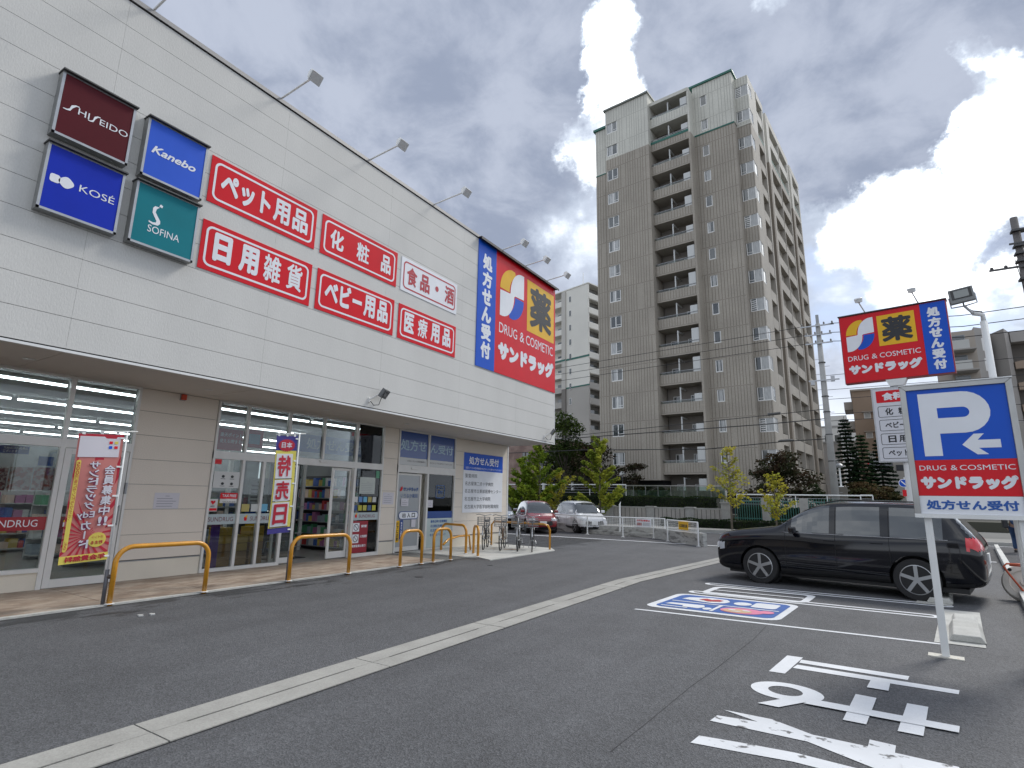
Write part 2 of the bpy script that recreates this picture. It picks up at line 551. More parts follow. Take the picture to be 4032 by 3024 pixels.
PMW = mat('worn_road_paint', (.68, .70, .72), .65, var=.06, vscale=3, col2=(.13, .13, .13), c2scale=9, c2lo=.60, c2hi=.66)
def marking(name, polys, z=.004, m=PM, label=None):
    mb = MB()
    for p in polys: flat(mb, p, GFN, z)
    o = mb.build(name, m); o['kind'] = 'structure'
    if label: o['label'] = label
    return o
marking('road_marking', [[(-40, 21.75), (3, 21.75), (3, 21.95), (-40, 21.95)], [(-40, 30.3), (40, 30.3), (40, 30.45), (-40, 30.45)]], .001)
# stop lettering painted on the lot
E_ = lambda cx, cy, rx, ry, n=28: ell(cx, cy, rx, ry, n)
marking('painted_lettering', [[(-.89, 6.95), (-.74, 6.96), (-.83, 6.23), (-.97, 6.22)],
    [(-.755, 6.72), (.15, 6.70), (.17, 6.85), (-.748, 6.86)], [(-.79, 6.48), (.50, 6.48), (.52, 6.62), (-.762, 6.63)]])
marking('painted_lettering', [[(-.14, 6.48), (-.17, 6.21), (-.01, 6.21), (.01, 6.48)]], .0085)
mb = MB()
ring(mb, [(-.755 + .285 * math.cos(a) , 5.68 + .245 * math.sin(a)) for a in [2 * math.pi * k / 40 for k in range(40)]],
     [(-.765 + .135 * math.cos(a), 5.685 + .125 * math.sin(a)) for a in [2 * math.pi * k / 40 for k in range(40)]], GFN, .004)
mb.build('painted_lettering', PM, kind='structure')
marking('painted_lettering', [[(-.915, 5.215), (-.76, 5.21), (-.50, 5.60), (-.62, 5.64)], [(-.25, 5.94), (-.10, 5.93), (-.17, 5.21), (-.32, 5.21)],
    [(.11, 5.93), (.25, 5.93), (.17, 5.2), (.02, 5.2)]], .0085)
marking('painted_lettering', [[(-.60, 5.415), (.39, 5.41), (.41, 5.56), (-.54, 5.565)]], .0125)
marking('painted_lettering', [[(-1.13, 4.76), (-1.15, 4.62), (-.51, 4.63), (-.14, 4.44), (.02, 4.36), (.02, 4.61), (.32, 4.60), (.32, 4.76), (-.01, 4.77), (0, 4.91), (-.15, 4.92), (-.16, 4.78),
    (-.49, 4.78), (-.77, 4.92), (-1.11, 4.91), (-.85, 4.805)]], .004, PMW)
marking('painted_lettering', [[(-1.15, 4.30), (-1.17, 4.15), (-.80, 4.20), (-.56, 4.24), (-.10, 4.22), (.02, 4.20), (.02, 4.36), (-.24, 4.37), (-.56, 4.39), (-.9, 4.345)]], .004, PMW)
marking('painted_lettering', [[(0.02, 3.7), (.17, 3.7), (.17, 4.6), (.02, 4.6)]], .0085, PM)
# bay lines
marking('bay_line', [[(-3.12, 8.37), (.60, 8.565), (.60, 8.645), (-2.9, 8.46), (-3.1, 8.43)]])
mb = MB()
def loopline(x0, x1, y0, y1, w=.085):
    o = rrect(x0, x1, y0, y1, (y1 - y0) / 2 - .001, 6); i = rrect(x0 + w, x1 - w, y0 + w, y1 - w, (y1 - y0) / 2 - w - .001, 6)
    ring(mb, o, i, GFN, .004)
loopline(-2.9, .74, 10.46, 10.76); loopline(-2.9, 1.0, 11.66, 11.96); loopline(-2.9, 1.0, 15.0, 15.3)
mb.build('bay_line', PM, kind='structure')
PBLUE = mat('painted_blue', (.035, .11, .36), .6, var=.08, vscale=4, var2=.05, v2scale=90)
def skew(pts):  # the painted panel is slightly out of square
    return [(x + (y - 8.8) * .085, y + (x + 3) * .02) for x, y in pts]
panel = tag(bpy.data.objects.new('painted_bay_panel', None), kind='structure'); COL.objects.link(panel); FR[panel.name] = Matrix()
mb = MB(); flat(mb, skew(rrect(-3.10, -1.20, 8.74, 10.30, .2)), GFN, .004); mb.build('border', PM, panel)
mb = MB(); flat(mb, skew(rrect(-2.98, -1.30, 8.86, 10.18, .14)), GFN, .008); mb.build('blue_field', PBLUE, panel)
mb = MB()
flat(mb, skew([(-2.92, 9.44), (-1.34, 9.44), (-1.34, 9.49), (-2.92, 9.49)]), GFN, .012)
flat(mb, skew([(-2.17, 8.90), (-2.12, 8.90), (-2.12, 9.44), (-2.17, 9.44)]), GFN, .012)
flat(mb, skew([(-2.85, 9.72), (-2.55, 9.62), (-2.32, 9.58), (-2.17, 9.68), (-2.13, 9.85), (-2.22, 10.02), (-2.5, 10.06), (-2.8, 9.92)]), GFN, .012)
flat(mb, skew(ell(-1.93, 9.80, .13, .15)), GFN, .012)
flat(mb, skew([(-2.9, 9.12), (-2.62, 9.12), (-2.6, 9.02), (-2.36, 9.0), (-2.3, 9.14), (-2.36, 9.3), (-2.86, 9.26)]), GFN, .012)
flat(mb, skew([(-2.9, 8.93), (-2.5, 8.93), (-2.5, 8.98), (-2.9, 8.98)]), GFN, .012)
flat(mb, skew(ell(-2.24, 9.05, .06, .10)), GFN, .012)
flat(mb, skew(rrect(-1.78, -1.42, 9.6, 10.05, .08)), GFN, .012)
mb.build('white_figures', PM, panel)
mb = MB(); flat(mb, skew([(-2.6, 9.80), (-2.42, 9.68), (-2.26, 9.76), (-2.24, 9.88), (-2.34, 9.94), (-2.42, 9.86), (-2.52, 9.93)]), GFN, .016)
mb.build('red_mark', mat('painted_red', (.42, .04, .04), .6), panel)
mb = MB(); flat(mb, skew(ell(-1.78, 9.17, .30, .235)), GFN, .012); flat(mb, skew(ell(-1.47, 9.26, .11, .12)), GFN, .0135)
mb.build('pink_hair', mat('painted_pink', (.70, .22, .34), .6), panel)
mb = MB(); flat(mb, skew(ell(-1.83, 9.12, .20, .15)), GFN, .016); mb.build('face', mat('painted_skin', (.62, .42, .25), .6), panel)
mb = MB(); flat(mb, skew(ell(-1.92, 9.17, .055, .04)), GFN, .019); flat(mb, skew(ell(-1.72, 9.18, .055, .04)), GFN, .019); flat(mb, skew(ell(-1.83, 9.06, .07, .025)), GFN, .019)
mb.build('face_marks', PM, panel)
mb = MB()
ring(mb, skew(rrect(-2.85, -1.15, 10.52, 11.52, .2)), skew(rrect(-2.73, -1.27, 10.64, 11.40, .12)), GFN, .0085)
flat(mb, skew([(-2.72, 11.0), (-1.28, 11.0), (-1.28, 11.07), (-2.72, 11.07)]), GFN, .009)
mb.build('bay_outline', PM, kind='structure')
mb = MB()
J = [(-1.3, 8.36), (-1.32, 7.46), (-1.42, 5.96), (-1.48, 5.32), (-1.53, 4.33), (-1.57, 3.71)]
for a, b in zip(J[:-1], J[1:]): flat(mb, [(a[0], a[1]), (b[0], b[1]), (b[0] + .007, b[1]), (a[0] + .007, a[1])], GFN, .002)
mb.build('asphalt_joint', mat('joint_dark', (.045, .045, .048), .9), kind='structure')
# wheel stop pads
def wheel_stop(y0, lab):
    p = MB(); flat(p, [(.50, y0), (.98, y0), (1.27, y0 + 2.72), (.80, y0 + 2.72)], GFN, .006); p.build('concrete_pad', CONCW, kind='structure')
    t = thing('wheel_stop', lab, 'wheel stop', (.85, y0 + 1.15, 0), group='concrete wheel stops')
    mb = MB()
    sec = lambda a, b, c: (.64 + a + (c - y0) * .094, c, b)
    mb.prism([(0, .006), (.36, .006), (.31, .085), (.05, .085)], sec, y0 + .2, y0 + 1.35); mb.build('block', CONCW, t, bevel=.012)
    mb = MB(); mb.prism([(.03, .006), (.33, .006), (.28, .055), (.07, .055)], sec, y0 + 1.36, y0 + 2.1); mb.build('block', CONCW, t, bevel=.012)
wheel_stop(8.67, 'low concrete wheel stop on a pale pad behind the foot of the blue parking sign')
wheel_stop(11.80, 'concrete wheel stop beside the rear wheel of the black car')

# drainage channel: pairs of gutter blocks
ch = tag(bpy.data.objects.new('drainage_channel', None), kind='structure'); COL.objects.link(ch); FR[ch.name] = Matrix()
GUT = mat('gutter_concrete', (.34, .335, .31), .85, var=.12, vscale=2.2, var2=.10, v2scale=60, bump=.25, bscale=80)
def seg(x0, y0, L, ang):
    c, s_ = math.cos(ang), math.sin(ang)
    fn = lambda a, b, z: (x0 + a * c + b * s_, y0 - a * s_ + b * c, z)
    for side in (0, 1):
        mb = MB()
        a0, a1 = (0.0, .232) if side == 0 else (.240, .472)
        if side == 0: pts = [(a0, .006), (a1, .006), (a1, .22), (a1 - .009, .24), (a1 - .009, L - .24), (a1, L - .22), (a1, L - .006), (a0, L - .006)]
        else: pts = [(a0, .006), (a1, .006), (a1, L - .006), (a0, L - .006), (a0, L - .22), (a0 + .009, L - .24), (a0 + .009, .24), (a0, .22)]
        mb.prism(pts, fn, -.04, .010 + random.uniform(-.001, .002)); mb.build('gutter_block', GUT, ch)
    # slots show dark underneath
    mb = MB(); flat(mb, [fn(-.012, 0, 0)[:2], fn(.484, 0, 0)[:2], fn(.484, L, 0)[:2], fn(-.012, L, 0)[:2]], GFN, .003); mb.build('gutter_bed', DARK, ch)
for k in range(-4, 4):
    seg(-4.47 + .0, 2.19 + 2.0 * k, 2.0, 0.0)
seg(-4.47, 10.19, .99, 0.0)
for k in range(6):
    a = .105
    seg(-4.47 + 2.0 * k * math.sin(a), 11.19 + 2.0 * k * math.cos(a), 2.0, a)

# shop walkway
WALK = mat('stamped_walkway', (.27, .205, .155), .7, col2=(.40, .33, .265), c2scale=2.4, c2lo=.40, c2hi=.62, var=.16, vscale=5, var2=.12, v2scale=30, bump=.5, bscale=14, stretch=(1.6, .8, 1))
wk = tag(bpy.data.objects.new('walkway', None), kind='structure'); COL.objects.link(wk); FR[wk.name] = Matrix()
ys = [-9.5 + 1.5 * k for k in range(15)]
for i in range(len(ys) - 1):
    y0, y1 = ys[i], min(ys[i + 1], 12.45)
    if y0 >= 12.45: break
    for (xa, xb) in ((-11.45, -10.42), (-10.412, -9.345)):
        mb = MB(); mb.box(xa, xb, y0 + .004, y1 - .004, -.05, .020); mb.build('paving_slab', WALK, wk, bevel=.004)
for i in range(len(ys) - 1):
    y0, y1 = ys[i], min(ys[i + 1], 12.45)
    mb = MB(); mb.box(-9.342, -9.25, y0 + .003, y1 - .003, -.05, .024); mb.build('kerb_strip', CONCW, wk)
mb = MB(); mb.prism([(-11.45, 12.46), (-9.3, 12.46), (-9.05, 12.62), (-8.42, 12.30), (-8.42, 15.85), (-8.9, 16.5), (-14, 16.9), (-14, 12.46)], GFN, -.05, .022)
mb.build('bicycle_pad', mat('pad_concrete', (.50, .50, .47), .8, col2=(.33, .24, .17), c2scale=1.3, c2lo=.62, c2hi=.68, var=.1, vscale=2, bump=.3, bscale=60), kind='structure')

# ------------------------------------------------------------------ drugstore building
SID = mat('facade_siding', (.605, .60, .575), .8, stretch=(1, 1, .45), var=.045, vscale=.9, var2=.045, v2scale=55, bump=.35, bscale=45)
SIDB = mat('beige_siding', (.74, .67, .58), .8, var=.03, vscale=.9, var2=.035, v2scale=60, bump=.3, bscale=60)
PLIN = mat('plinth', (.74, .68, .57), .85, var=.04, vscale=2, var2=.03, v2scale=60)
BACKW = mat('joint_grey', (.20, .20, .19), .9)
SOF = mat('soffit', (.62, .585, .54), .8, var=.03, vscale=1.5)
S = thing('drugstore_building', 'long two-tone drugstore with a grey-white panelled upper wall over a recessed glass shopfront', 'shop building', (-11.45, 4, 0))
mb = MB()
mb.box(-9.51, -9.62, -9.15, 17.80, 3.56, 9.50)             # backing behind the panels
mb.box(-9.62, -27.0, 17.45, 17.78, 3.56, 9.30); mb.box(-27, -26.7, -9.1, 17.45, 0, 9.3); mb.box(-9.62, -26.7, -9.15, -8.9, 0, 9.3)
mb.build('wall', BACKW, S)
mb = MB(); mb.box(-9.63, -26.7, -8.9, 17.44, 9.0, 9.25); mb.build('roof', GREYM, S)
pan = {}
def spanel(x, y0, y1, z0, z1, m, name='siding_panel', t=.018, j=.0035):
    k = (round(y1 - y0, 3), round(z1 - z0, 3), m.name)
    if k not in pan:
        o = BX(0, t, j * .35, (y1 - y0) - j * .35, j, (z1 - z0) - j).build(name, m, None, bevel=.003)
        pan[k] = o.data; bpy.data.objects.remove(o)
    o = bpy.data.objects.new(name, pan[k]); COL.objects.link(o); o.parent = S
    o.location = Vector((x, y0, z0)) - Vector((-11.45, 4, 0))
cols = [-9.12 + .0 + 3.03 * k for k in range(9)] + [17.80]
for i in range(len(cols) - 1):
    for k in range(13):
        spanel(-9.508, cols[i], cols[i + 1], 3.58 + .455 * k, 3.58 + .455 * (k + 1), SID)
COP = mat('coping', (.33, .32, .31), .5, metal=.3)
mb = MB(); mb.box(-9.462, -9.70, -9.2, 17.86, 9.515, 9.60); mb.build('coping', COP, S)
mb = MB(); mb.box(-9.478, -9.53, -9.2, 17.84, 9.50, 9.515); mb.build('coping_shadow_gap', DARK, S)
mb = MB(); mb.box(-9.478, -9.53, -9.2, 17.83, 3.525, 3.562); mb.box(-9.486, -9.53, 17.80, 17.835, 3.562, 9.5); mb.build('trim', PAINTW, S)
mb = MB(); mb.box(-9.495, -9.53, -9.2, 17.80, 3.562, 3.582); mb.build('drip_gap', DARK, S)
for k in range(9):                                            # soffit boards
    y0 = -9.1 + 3.03 * k; y1 = min(y0 + 3.02, 17.80)
    mb = MB(); mb.box(-9.53, -11.5, y0, y1, 3.532, 3.55); mb.build('soffit_panel', SOF, S)
DL = mat('downlight_lens', (.6, .6, .58), .4)
for i, yy in enumerate((-.1, 2.9, 5.63, 8.40, 11.12, 13.9)):
    mb = MB(); mb.lathe((-10.5, yy, 3.532), (0, 0, -1), [(.085, 0), (.085, .006), (.07, .008)], 20)
    mb.build('downlight', DL, S)
# ground floor walls
WX = -11.45
def wallseg(y0, y1, z0=0.0, zs=None, splits=()):
    MB().box(WX - .03, WX - .22, y0, y1, 0, 3.53)
    mb = MB(); mb.box(WX - .022, WX - .22, y0, y1, 0, 3.53); mb.build('wall', BACKW, S)
    mb = MB(); mb.box(WX, WX - .02, y0 + .002, y1 - .002, .0, .345); mb.build('plinth', PLIN, S)
    mb = MB(); mb.box(WX + .008, WX - .02, y0, y1, .347, .36); mb.build('plinth_cap', ALU, S)
    ed = [y0] + list(splits) + [y1]
    zr = [.375, .82, 1.275, 1.73, 2.19, 2.645, 3.10, 3.528]
    for a, b in zip(ed[:-1], ed[1:]):
        for c, d in zip(zr[:-1], zr[1:]):
            spanel(WX - .019, a, b, c, d, SIDB)
wallseg(4.90, 6.40); wallseg(11.27, 11.84); wallseg(14.52, 17.74, splits=(15.26,)); wallseg(-9.1, -1.42, splits=(-6.07, -3.04))
mb = MB(); mb.box(WX - .02, WX - .22, 17.45, 17.74, 0, 3.53); mb.box(WX, -26.7, 17.744, 17.78, 0, 3.53); mb.build('wall', SIDB, S)
mb = MB(); mb.box(WX + .008, WX - .02, 17.70, 17.79, 0, 3.53); mb.build('corner_trim', FRAMEW, S)
# window frames: (y0, y1, z0, z1) bars, panes
def winframe(bars, panes, name='window_frame', mt=FRAMEW, depth=(.035, -.07)):
    mb = MB()
    for (a, b, c, d) in bars:
        q = .003 if (b - a) > (d - c) else 0.0
        mb.box(WX + depth[0] - q, WX + depth[1] + q, a, b, c, d)
    f = mb.build(name, mt, S, bevel=.004)
    for (a, b, c, d) in panes:
        BX(WX - .018, WX - .026, a - .004, b + .004, c - .004, d + .004).build('glass_pane', GLASS, f)
    return f
ZT = 3.49
# left window run
ms = [-1.38, -.34, .70, 1.74, 2.78, 3.79]
mb = MB(); mb.box(WX + .0, WX - .1, -1.42, 3.79, .02, .29); mb.build('plinth', PLIN, S)
bars = [(-1.42, 4.90, ZT, 3.53), (-1.42, 4.90, 2.31, 2.455), (-1.42, 3.79, .29, .355), (4.855, 4.90, 0.02, ZT), (3.79, 3.86, .02, ZT)] + [(m - .03, m + .03, .355, ZT) for m in ms[:-1]]
e = [m for m in ms]
panes = []
for a, b in zip(ms[:-1], ms[1:]):
    a_, b_ = a + .03, (b - .03 if b < 3.7 else b)
    panes += [(a_, b_, .355, 2.31), (a_, b_, 2.455, ZT)]
panes.append((3.86, 4.855, 2.455, ZT))
# split bars so that crossing pieces do not overlap in one plane
def clean(bars): return [(a + .0007 * i, b - .0007 * i, c, d) for i, (a, b, c, d) in enumerate(bars)]
winframe(bars, panes)
def door(y0, y1, z0, z1, w=.09, wb=.14, xo=.02, name='door', mt=FRAMEW, gl=GLASS, handle=None):
    mb = MB()
    X0, X1 = WX + xo, WX + xo - .05
    mb.box(X0, X1, y0, y0 + w, z0, z1); mb.box(X0, X1, y1 - w, y1, z0, z1)
    mb.box(X0 - .001, X1 + .001, y0 + w, y1 - w, z0, z0 + wb); mb.box(X0 - .001, X1 + .001, y0 + w, y1 - w, z1 - w, z1)
    d = mb.build(name, mt, S, bevel=.003)
    BX(X0 - .02, X0 - .028, y0 + w - .004, y1 - w + .004, z0 + wb - .004, z1 - w + .004).build('glass_pane', gl, d)
    if handle is not None:
        mb = MB(); mb.tube([(X0 + .03, handle, 1.0), (X0 + .03, handle, 1.35)], .011, 8); mb.box(X0, X0 + .03, handle - .008, handle + .008, 1.02, 1.04); mb.box(X0, X0 + .03, handle - .008, handle + .008, 1.31, 1.33)
        mb.build('handle', GREYM, d)
    return d
door(3.87, 4.845, .03, 2.30, w=.10, wb=.13, handle=4.80)
mb = MB(); mb.box(WX + .06, WX - .06, 4.85, 4.875, 1.55, 1.75); mb.build('hinge', GREYM, S)
# main entrance run
bars = [(6.41, 11.26, ZT, 3.53), (6.41, 11.26, 2.30, 2.46), (6.41, 6.455, .02, ZT), (11.215, 11.26, .02, ZT), (6.455, 8.20, .02, .09), (10.30, 11.215, .02, .11),
        (7.075, 7.135, .09, ZT), (8.13, 8.20, .02, ZT), (10.22, 10.30, .02, ZT), (9.15, 9.21, 2.46, ZT), (7.57, 7.63, .09, 2.30)]
panes = [(6.455, 7.075, .09, 2.30), (7.135, 7.57, .09, 2.30), (7.63, 8.13, .09, 2.30), (10.30, 11.215, .11, 2.30), (6.455, 7.075, 2.46, ZT), (7.135, 8.13, 2.46, ZT), (8.20, 9.15, 2.46, ZT), (9.21, 10.22, 2.46, ZT), (10.30, 11.215, 2.46, ZT)]
winframe(bars, panes)
door(8.02, 8.60, .04, 2.28, w=.055, wb=.12, xo=-.08, name='sliding_door')
door(9.61, 10.22, .04, 2.28, w=.06, wb=.16, xo=-.08, name='sliding_door')
mb = MB(); mb.box(WX + .075, WX + .036, 9.08, 9.35, 2.385, 2.435); mb.build('door_sensor', FRAMEW, S)
mb = MB(); mb.box(WX + .075, WX + .036, 12.39, 12.67, 2.385, 2.435); mb.build('door_sensor', FRAMEW, S)
# prescription entrance run
bars = [(11.85, 14.52, ZT, 3.53), (11.85, 14.52, 2.28, 2.50), (11.85, 11.895, .02, ZT), (14.475, 14.52, .02, ZT), (13.145, 13.22, .02, ZT), (13.22, 14.475, .02, .07)]
FROST = mat('frosted_film', (.34, .36, .37), .35, spec=.6, coat=.3)
FROSTL = mat('pale_film', (.50, .58, .57), .35, coat=.3)
winframe(bars, [(13.22, 14.475, .07, 2.28), (11.895, 13.145, 2.50, ZT), (13.22, 14.475, 2.50, ZT)])
d = door(11.92, 12.98, .04, 2.26, w=.055, wb=.12, xo=-.06, name='sliding_door', gl=FROST)
# red alarm lamp on the pier
t = thing('alarm_light', 'small red alarm light high on the beige pier under the canopy', 'alarm light', (WX, 5.65, 3.46))
mb = MB(); mb.box(WX, WX + .03, 5.60, 5.70, 3.40, 3.52); mb.build('base', GREYM, t)
mb = MB(); mb.box(WX + .03, WX + .09, 5.605, 5.695, 3.405, 3.515); mb.build('lens', mat('red_lens', (.55, .05, .01), .3, coat=.5), t, bevel=.01)

# ------------------------------------------------------------------ shop interior
mb = MB(); mb.box(WX - .23, -26.7, -9, 17.44, 3.545, 3.60); mb.build('ceiling', mat('shop_ceiling', (.55, .56, .56), .8), S)
mb = MB(); mb.box(WX - .0, -26.7, -9, 17.44, -.02, .015); mb.build('floor', mat('shop_floor', (.38, .36, .33), .25, var=.06, vscale=1), S)
mb = MB(); mb.box(-15.8, -15.7, 11.45, 17.44, 0, 3.54); mb.box(-15.7, WX - .23, 11.40, 11.50, 0, 3.54); mb.box(-26.69, -26.6, -8.9, 17.4, 0, 3.54); mb.build('inner_wall', mat('inner_wall', (.22, .23, .23), .8), S)
LED = mat('led_strip', (.9, .95, 1), .5, emit=(.88, .96, 1.0, 6.5))
for i, xx in enumerate((-12.15, -14.95, -17.8, -20.6, -23.4, -26.0)):
    for j in range(9):
        y0 = -6.4 + 2.62 * j
        if xx > -16 and y0 > 10.3: continue
        y1 = y0 + 2.50
        if xx > -16: y1 = min(y1, 11.2)
        t = thing('ceiling_light', 'long white tube light in the rows across the shop ceiling', 'ceiling light', (xx, y0, 3.46), group='tube lights on the shop ceiling')
        BX(xx - .03, xx + .03, y0, y1, 3.44, 3.475).build('tube', LED, t)
        BX(xx - .05, xx + .05, y0, y1, 3.475, 3.54).build('housing', FRAMEW, t)
prod = [mat('pack_%d' % i, c, .5) for i, c in enumerate([(.5, .05, .05), (.05, .12, .4), (.6, .6, .6), (.55, .4, .08), (.08, .3, .15), (.4, .15, .3), (.25, .3, .35), (.65, .5, .42)])]
SHELFM = mat('shelf_metal', (.45, .45, .44), .5)
def shelf(x0, y0, y1, zt, group, lab, n=4):
    lab += {-14.2: ', first row from the glass', -16.4: ', second row from the glass', -18.6: ', third row from the glass', -21.0: ', farthest row from the glass'}[round(x0, 1) if round(x0, 1) in (-14.2, -16.4, -18.6, -21.0) else round(x0 + .3, 1)]
    t = thing('store_shelf', lab, 'shelf', (x0, (y0 + y1) / 2, 0), group=group)
    mb = MB(); mb.box(x0 - .02, x0 + .02, y0, y1, 0, zt); mb.build('back_panel', SHELFM, t)
    for k in range(n):
        z = .1 + k * (zt - .1) / n
        mb = MB(); mb.box(x0 + .021, x0 + .42, y0, y1, z, z + .03); mb.build('shelf_board', SHELFM, t)
        q = MB(); y = y0 + .02
        hz = (zt - .1) / n - .1
        while y < y1 - .15:
            w = random.uniform(.08, .22); hh = hz * random.uniform(.55, .95)
            q.box(x0 + .03, x0 + random.uniform(.30, .40), y, y + w, z + .031, z + .03 + hh, m=random.randrange(8)); y += w + .012
        o = q.build('packages', prod, t); o['kind'] = 'stuff'
for i, xx in enumerate((-14.2, -16.4, -18.6, -21.0)):
    shelf(xx, -4.5, 3.2, 1.55, 'shelves facing the left shop window', 'grey store shelf of coloured packages behind the left window')
    shelf(xx - .3, 5.2, 10.8, 1.6, 'shelves behind the entrance', 'grey store shelf of coloured packages behind the entrance')
# counter and register behind the left window
t = thing('shop_counter', 'beige shop counter standing behind the leftmost shop window', 'counter', (-12.6, 2.6, 0))
mb = MB(); mb.box(-13.0, -12.3, 1.2, 3.3, .02, .92); mb.build('cabinet', mat('counter_beige', (.42, .39, .34), .6), t)
mb = MB(); mb.box(-13.05, -12.25, 1.15, 3.35, .92, .96); mb.build('counter_top', SHELFM, t)
t = thing('cash_register', 'dark screen and grey cash register on the shop counter', 'cash register', (-12.6, 3.0, .96))
mb = MB(); mb.box(-12.8, -12.45, 2.9, 3.25, .96, 1.08); mb.build('drawer', GREYM, t)
mb = MB(); mb.box(-12.62, -12.58, 2.92, 3.24, 1.2, 1.46); mb.build('screen', BLACK, t, bevel=.01)
mb = MB(); mb.box(-12.65, -12.62, 3.05, 3.11, 1.08, 1.3); mb.build('stand', GREYM, t)
BOXM = mat('cardboard', (.36, .22, .10), .8, var=.08, vscale=4)
GOLD = mat('gold_box', (.50, .33, .05), .5)
k = 0
for (yy, n, lab) in ((6.92, 5, 'behind the heart poster'), (7.28, 4, 'in the middle of the stacks by the entrance'), (7.66, 5, 'beside the sliding door')):
    for j in range(n):
        t = tag(BX(-12.15, -11.75, yy, yy + .32, .02 + j * .17, .02 + j * .17 + .162).build('carton', GOLD if j > n - 3 else BOXM, bevel=.006),
            'flat brown carton in the stacks of cartons behind the entrance glass' if j <= n - 3 else 'yellow printed carton on top of the stacks behind the entrance glass', 'carton', 'cartons stacked behind the entrance glass')
tag(BX(-11.72, -11.66, 6.72, 6.88, .05, .95).build('purple_banner', mat('purple', (.10, .03, .25), .6)), 'narrow purple strip standing beside the stacked cartons', 'banner')
t = thing('shopping_trolley', 'black and chrome shopping trolley inside the open entrance', 'trolley', (-13.0, 9.3, 0))
mb = MB(); mb.box(-13.35, -12.75, 9.1, 9.5, .42, .75); mb.build('basket', mat('basket_black', (.03, .03, .03), .6), t, bevel=.03)
mb = MB()
for a in (9.1, 9.5):
    mb.tube([(-12.75, a, .9), (-12.8, a, .42), (-13.3, a, .38), (-13.35, a, .1)], .012, 6); mb.tube([(-12.8, a, .42), (-12.7, a, .1)], .012, 6)
mb.tube([(-12.75, 9.1, .9), (-12.75, 9.5, .9)], .015, 6); mb.build('frame', ALU, t)
mb = MB()
for a in (9.1, 9.5):
    for b in (-12.7, -13.35): mb.lathe((b, a - .012, .06), (0, 1, 0), [(.05, 0), (.05, .024)], 12)
mb.build('wheel', BLACK, t)
tag(BX(-12.3, -12.9, 8.62, 9.6, .016, .03).build('door_mat', mat('mat_dark', (.03, .03, .03), .9)), 'dark mat on the floor inside the open entrance', 'mat')
t = thing('display_rack', 'tall dark rack of packages against the side wall inside the open entrance', 'rack', (-13.6, 11.2, 0))
mb = MB(); mb.box(-15.6, -12.1, 11.28, 11.38, .02, 2.15); mb.build('back_panel', mat('rack_dark', (.035, .035, .038), .6), t)
for k in range(6):
    z = .12 + k * .34
    mb = MB(); mb.box(-15.6, -12.1, 11.0, 11.279, z, z + .025); mb.build('shelf_board', GREYM, t)
    q = MB(); x = -15.58
    while x < -12.25:
        w_ = random.uniform(.08, .2); q.box(x, x + w_, 11.03, 11.2, z + .026, z + random.uniform(.16, .29), m=random.randrange(8)); x += w_ + .015
    o = q.build('packages', prod, t); o['kind'] = 'stuff'
t = thing('inner_door', 'dark-framed inner automatic door behind the open entrance', 'door', (-13.35, 9.0, 0))
mb = MB(); mb.box(-13.4, -13.32, 8.30, 8.38, .02, 2.4); mb.box(-13.4, -13.32, 9.9, 9.98, .02, 2.4); mb.box(-13.401, -13.319, 8.3, 9.98, 2.4, 2.5); mb.box(-13.4, -13.32, 9.1, 9.16, .02, 2.4); mb.build('frame', mat('inner_frame_dark', (.05, .05, .05), .5), t)
mb = MB(); mb.box(-13.365, -13.355, 9.16, 9.9, .1, 2.4); mb.build('glass_pane', GLASS, t)
# inner vestibule wall with posters
t = thing('vestibule_partition', 'glazed inner partition with off-white frame behind the open entrance', 'partition', (-14.2, 9.5, 0))
mb = MB(); mb.box(-14.2, -14.12, 8.4, 8.5, 0, 2.6); mb.box(-14.2, -14.12, 9.6, 9.7, 0, 2.6); mb.box(-14.2, -14.12, 10.7, 10.8, 0, 2.6); mb.box(-14.201, -14.119, 8.4, 10.8, 2.6, 2.7); mb.build('frame', FRAMEW, t)
mb = MB(); mb.box(-14.17, -14.15, 8.5, 9.6, .05, 2.6); mb.box(-14.17, -14.15, 9.7, 10.7, .05, 2.6); mb.build('glass_pane', GLASS, t)
# ------------------------------------------------------------------ signs on the facade
def facade(X):
    return lambda a, b, c: (X + c, a, b)
def chips(n=1): pass
def lightbox(y0, y1, z0, z1, col, label):
    t = thing('lightbox_sign', label, 'sign', (-9.49, (y0 + y1) / 2, z0), group='cosmetics light box signs on the upper wall')
    fn = facade(-9.49)
    mb = MB(); mb.box(-9.489, -9.345, y0, y1, z0, z1); mb.build('housing', mat('box_side', (.30, .305, .30), .5, metal=.4, var=.1, vscale=8), t)
    mb = MB(); ring(mb, [(y0, z0), (y1, z0), (y1, z1), (y0, z1)], [(y0 + .035, z0 + .035), (y1 - .035, z0 + .035), (y1 - .035, z1 - .03), (y0 + .035, z1 - .03)], fn, .152)
    for a, b, c, d in ((y0, y1, z0, z0 + .035), (y0, y0 + .035, z0, z1), (y1 - .035, y1, z0, z1)):
        mb.box(-9.345, -9.332, a, b, c, d)
    mb.build('frame', ALU, t)
    mb = MB(); mb.box(-9.489, -9.28, y0 - .015, y1 + .015, z1 - .006, z1 + .016); mb.build('rain_hood', mat('hood_dark', (.08, .08, .08), .5, metal=.5), t)
    mb = MB(); mb.box(-9.345, -9.339, y0 + .034, y1 - .034, z0 + .034, z1 - .006); mb.build('face_panel', col, t)
    mb = MB()
    for k in (.2, .5, .8):
        yy = y0 + k * (y1 - y0); mb.lathe((-9.40, yy, z0 + .002), (0, 0, -1), [(.012, 0), (.012, .02)], 8)
    mb.build('screw', GREYM, t)
    return t, facade(-9.339)
